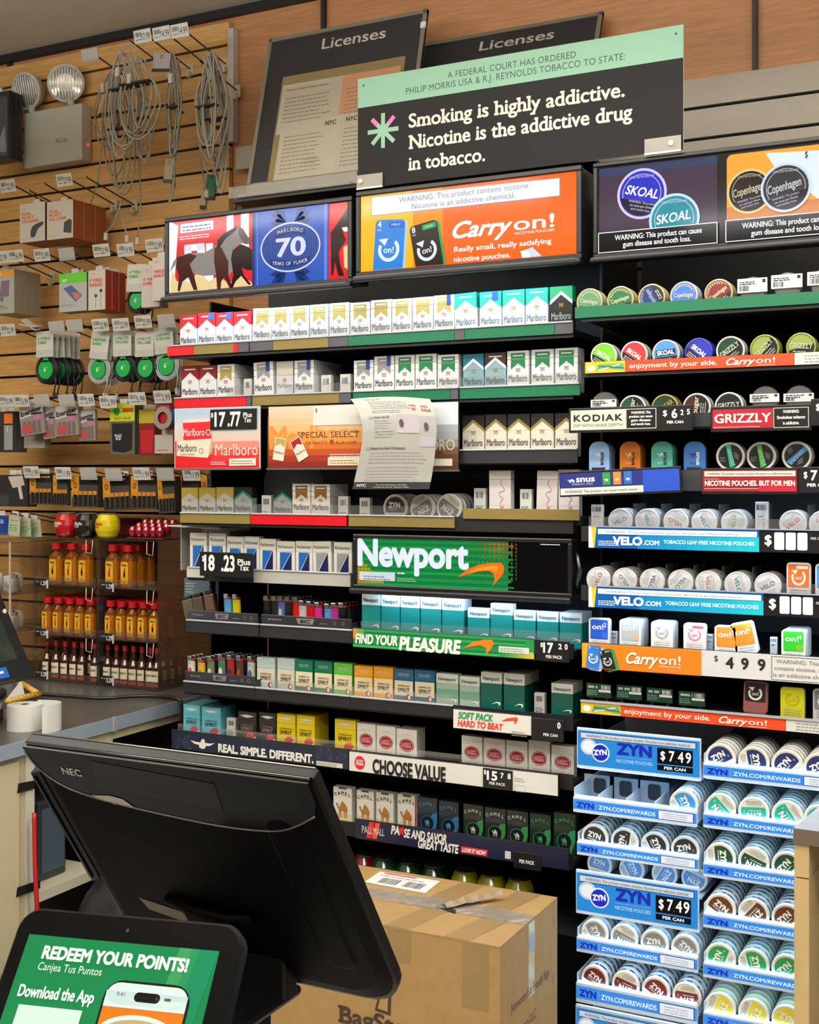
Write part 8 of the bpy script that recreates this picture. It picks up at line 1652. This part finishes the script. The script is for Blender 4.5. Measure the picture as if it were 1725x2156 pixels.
# near counter carrying the monitor and the tablet (just below the picture)
e = empty('checkout_counter', 'near checkout counter below the black monitor and the tablet', 'counter', (-.6, .85, 0)); b = MB(); b.box((-.75, -.40, .89), (.55, .30, .93), TOPM, .004); b.build('countertop', e); b = MB(); b.box((-.73, -.36, .0), (.53, .25, .8895), CAB); b.build('cabinet', e)
# white bag, cardboard and black bag seen between the things
p = atz(556, 2150, .932); p = Vector((-.80, 1.105, .9304))
b = MB()
def crumple(b, c, r, m, seed, sc=(1, 1, 1), seg=10):
    r_ = random.Random(seed); bm = bmesh.new(); bmesh.ops.create_icosphere(bm, subdivisions=3, radius=1)
    for v in bm.verts: k_ = 1+.18*math.sin(5*v.co.x+seed)*math.cos(4*v.co.y+2*v.co.z)+r_.uniform(-.06, .06); v.co = Vector((v.co.x*sc[0], v.co.y*sc[1], max(-.55, v.co.z)*sc[2]))*r*k_
    bm.verts.index_update(); mz = min(v.co.z for v in bm.verts); b.add([Vector(c)+v.co-Vector((0, 0, mz)) for v in bm.verts], [tuple(v.index for v in f.verts) for f in bm.faces], m, True); bm.free()
crumple(b, (0, 0, 0), .04, M('#b5aca4', .6), 3, (1, .9, .75)); o = b.build('paper_bag', None, (-.715, 1.075, .9304)); tag(o, 'crumpled pale paper bag between the tablet and the monitor foot', 'bag')
g = Vector((-1.98, 2.36, 0)); b = MB(); b.box((-.18, -.16, .001), (.12, .16, .42), KR2, .004); b.prism([(.02, -.17, .42), (.13, -.17, .44), (.13, .05, .46), (.02, .05, .42)], (0, 0, .003), KR); o = b.build('cardboard_box', None, (-1.69, 2.15, 0)); tag(o, 'open cardboard box on the floor behind the monitor and tablet', 'carton')
b = MB(); crumple(b, (0, 0, 0), .105, M('#1c1d20', .5), 7, (1, .9, 1.1)); o = b.build('black_bag', None, (-2.02, 2.40, .40)); 
tag(o, 'black bag on the stool under the counter beside red cord', 'bag'); b = MB(); b.box((-.14, -.14, 0), (.14, .14, .399), DKM, .01); o = b.build('stool', None, (-2.02, 2.42, .0005)); tag(o, 'dark low stool under the black bag', 'stool')
b = MB(); b.box((-.02, -.03, 0), (.02, .03, .06), M('#2433a8', .4), .008); o = b.build('blue_box', None, tuple(atx(-4, 1957, XE+.05)*1.0)); o.location.z = .0; tag(o, 'blue tub at the left edge beside the cream cabinet', 'tub')
bz = atx(-14, 1920, XE+.06); o.location = (XE+.045, bz.y-.03, 0); b = MB(); b.lathe([(0, 0), (.03, 0), (.033, bz.z-.03), (.03, bz.z), (0, bz.z)], M('#2433a8', .4), 20); o.data = b.mesh('blue_tub')
# --- right counter end
A, Bp = Vector((-.388, 2.262, 0)), Vector((-.368, 2.447, 0))
e = empty('side_counter', 'tan counter end with grey laminate top at lower right edge', 'counter', (-.1, 2.3, 0)); o0 = Vector(e.location)
def sb(): b = MB(); b.T = Matrix.Translation(-o0); return b
zt_ = .932; b = sb(); b.prism([(A.x, A.y, zt_-.028), (.9, A.y, zt_-.028), (.9, Bp.y, zt_-.028), (Bp.x, Bp.y, zt_-.028)], (0, 0, .027), M('#5f544a', .5)); b.build('top_edge', e)
b = sb(); b.prism([(A.x, A.y, zt_-.0009), (.9, A.y, zt_-.0009), (.9, Bp.y, zt_-.0009), (Bp.x, Bp.y, zt_-.0009)], (0, 0, .001), M('#9aa0ac', .3, noise=.12, nscale=12, stretch=(1, 6, 1))); b.build('countertop', e)
TAN = M('#b59c6c', .55, noise=.05, nscale=20)
b = sb(); b.prism([(A.x+.001, A.y+.004, .845), (A.x+.0265, A.y+.004, .845), (A.x+.034, Bp.y-.004, .845), (Bp.x, Bp.y-.004, .845)], (0, 0, zt_-.0285-.845), TAN); b.build('upper_panel', e)
b = sb(); b.prism([(A.x+.001, A.y+.004, .002), (A.x+.0265, A.y+.004, .002), (A.x+.034, Bp.y-.004, .002), (Bp.x, Bp.y-.004, .002)], (0, 0, .8405), TAN); b.build('end_panel', e)
b = sb(); b.box((-.33, Bp.y-.02, .002), (.9, Bp.y-.006, zt_-.0287), M('#2a2418', .7)); b.build('back_board', e)  # dark brown stands in for the shade of the open interior
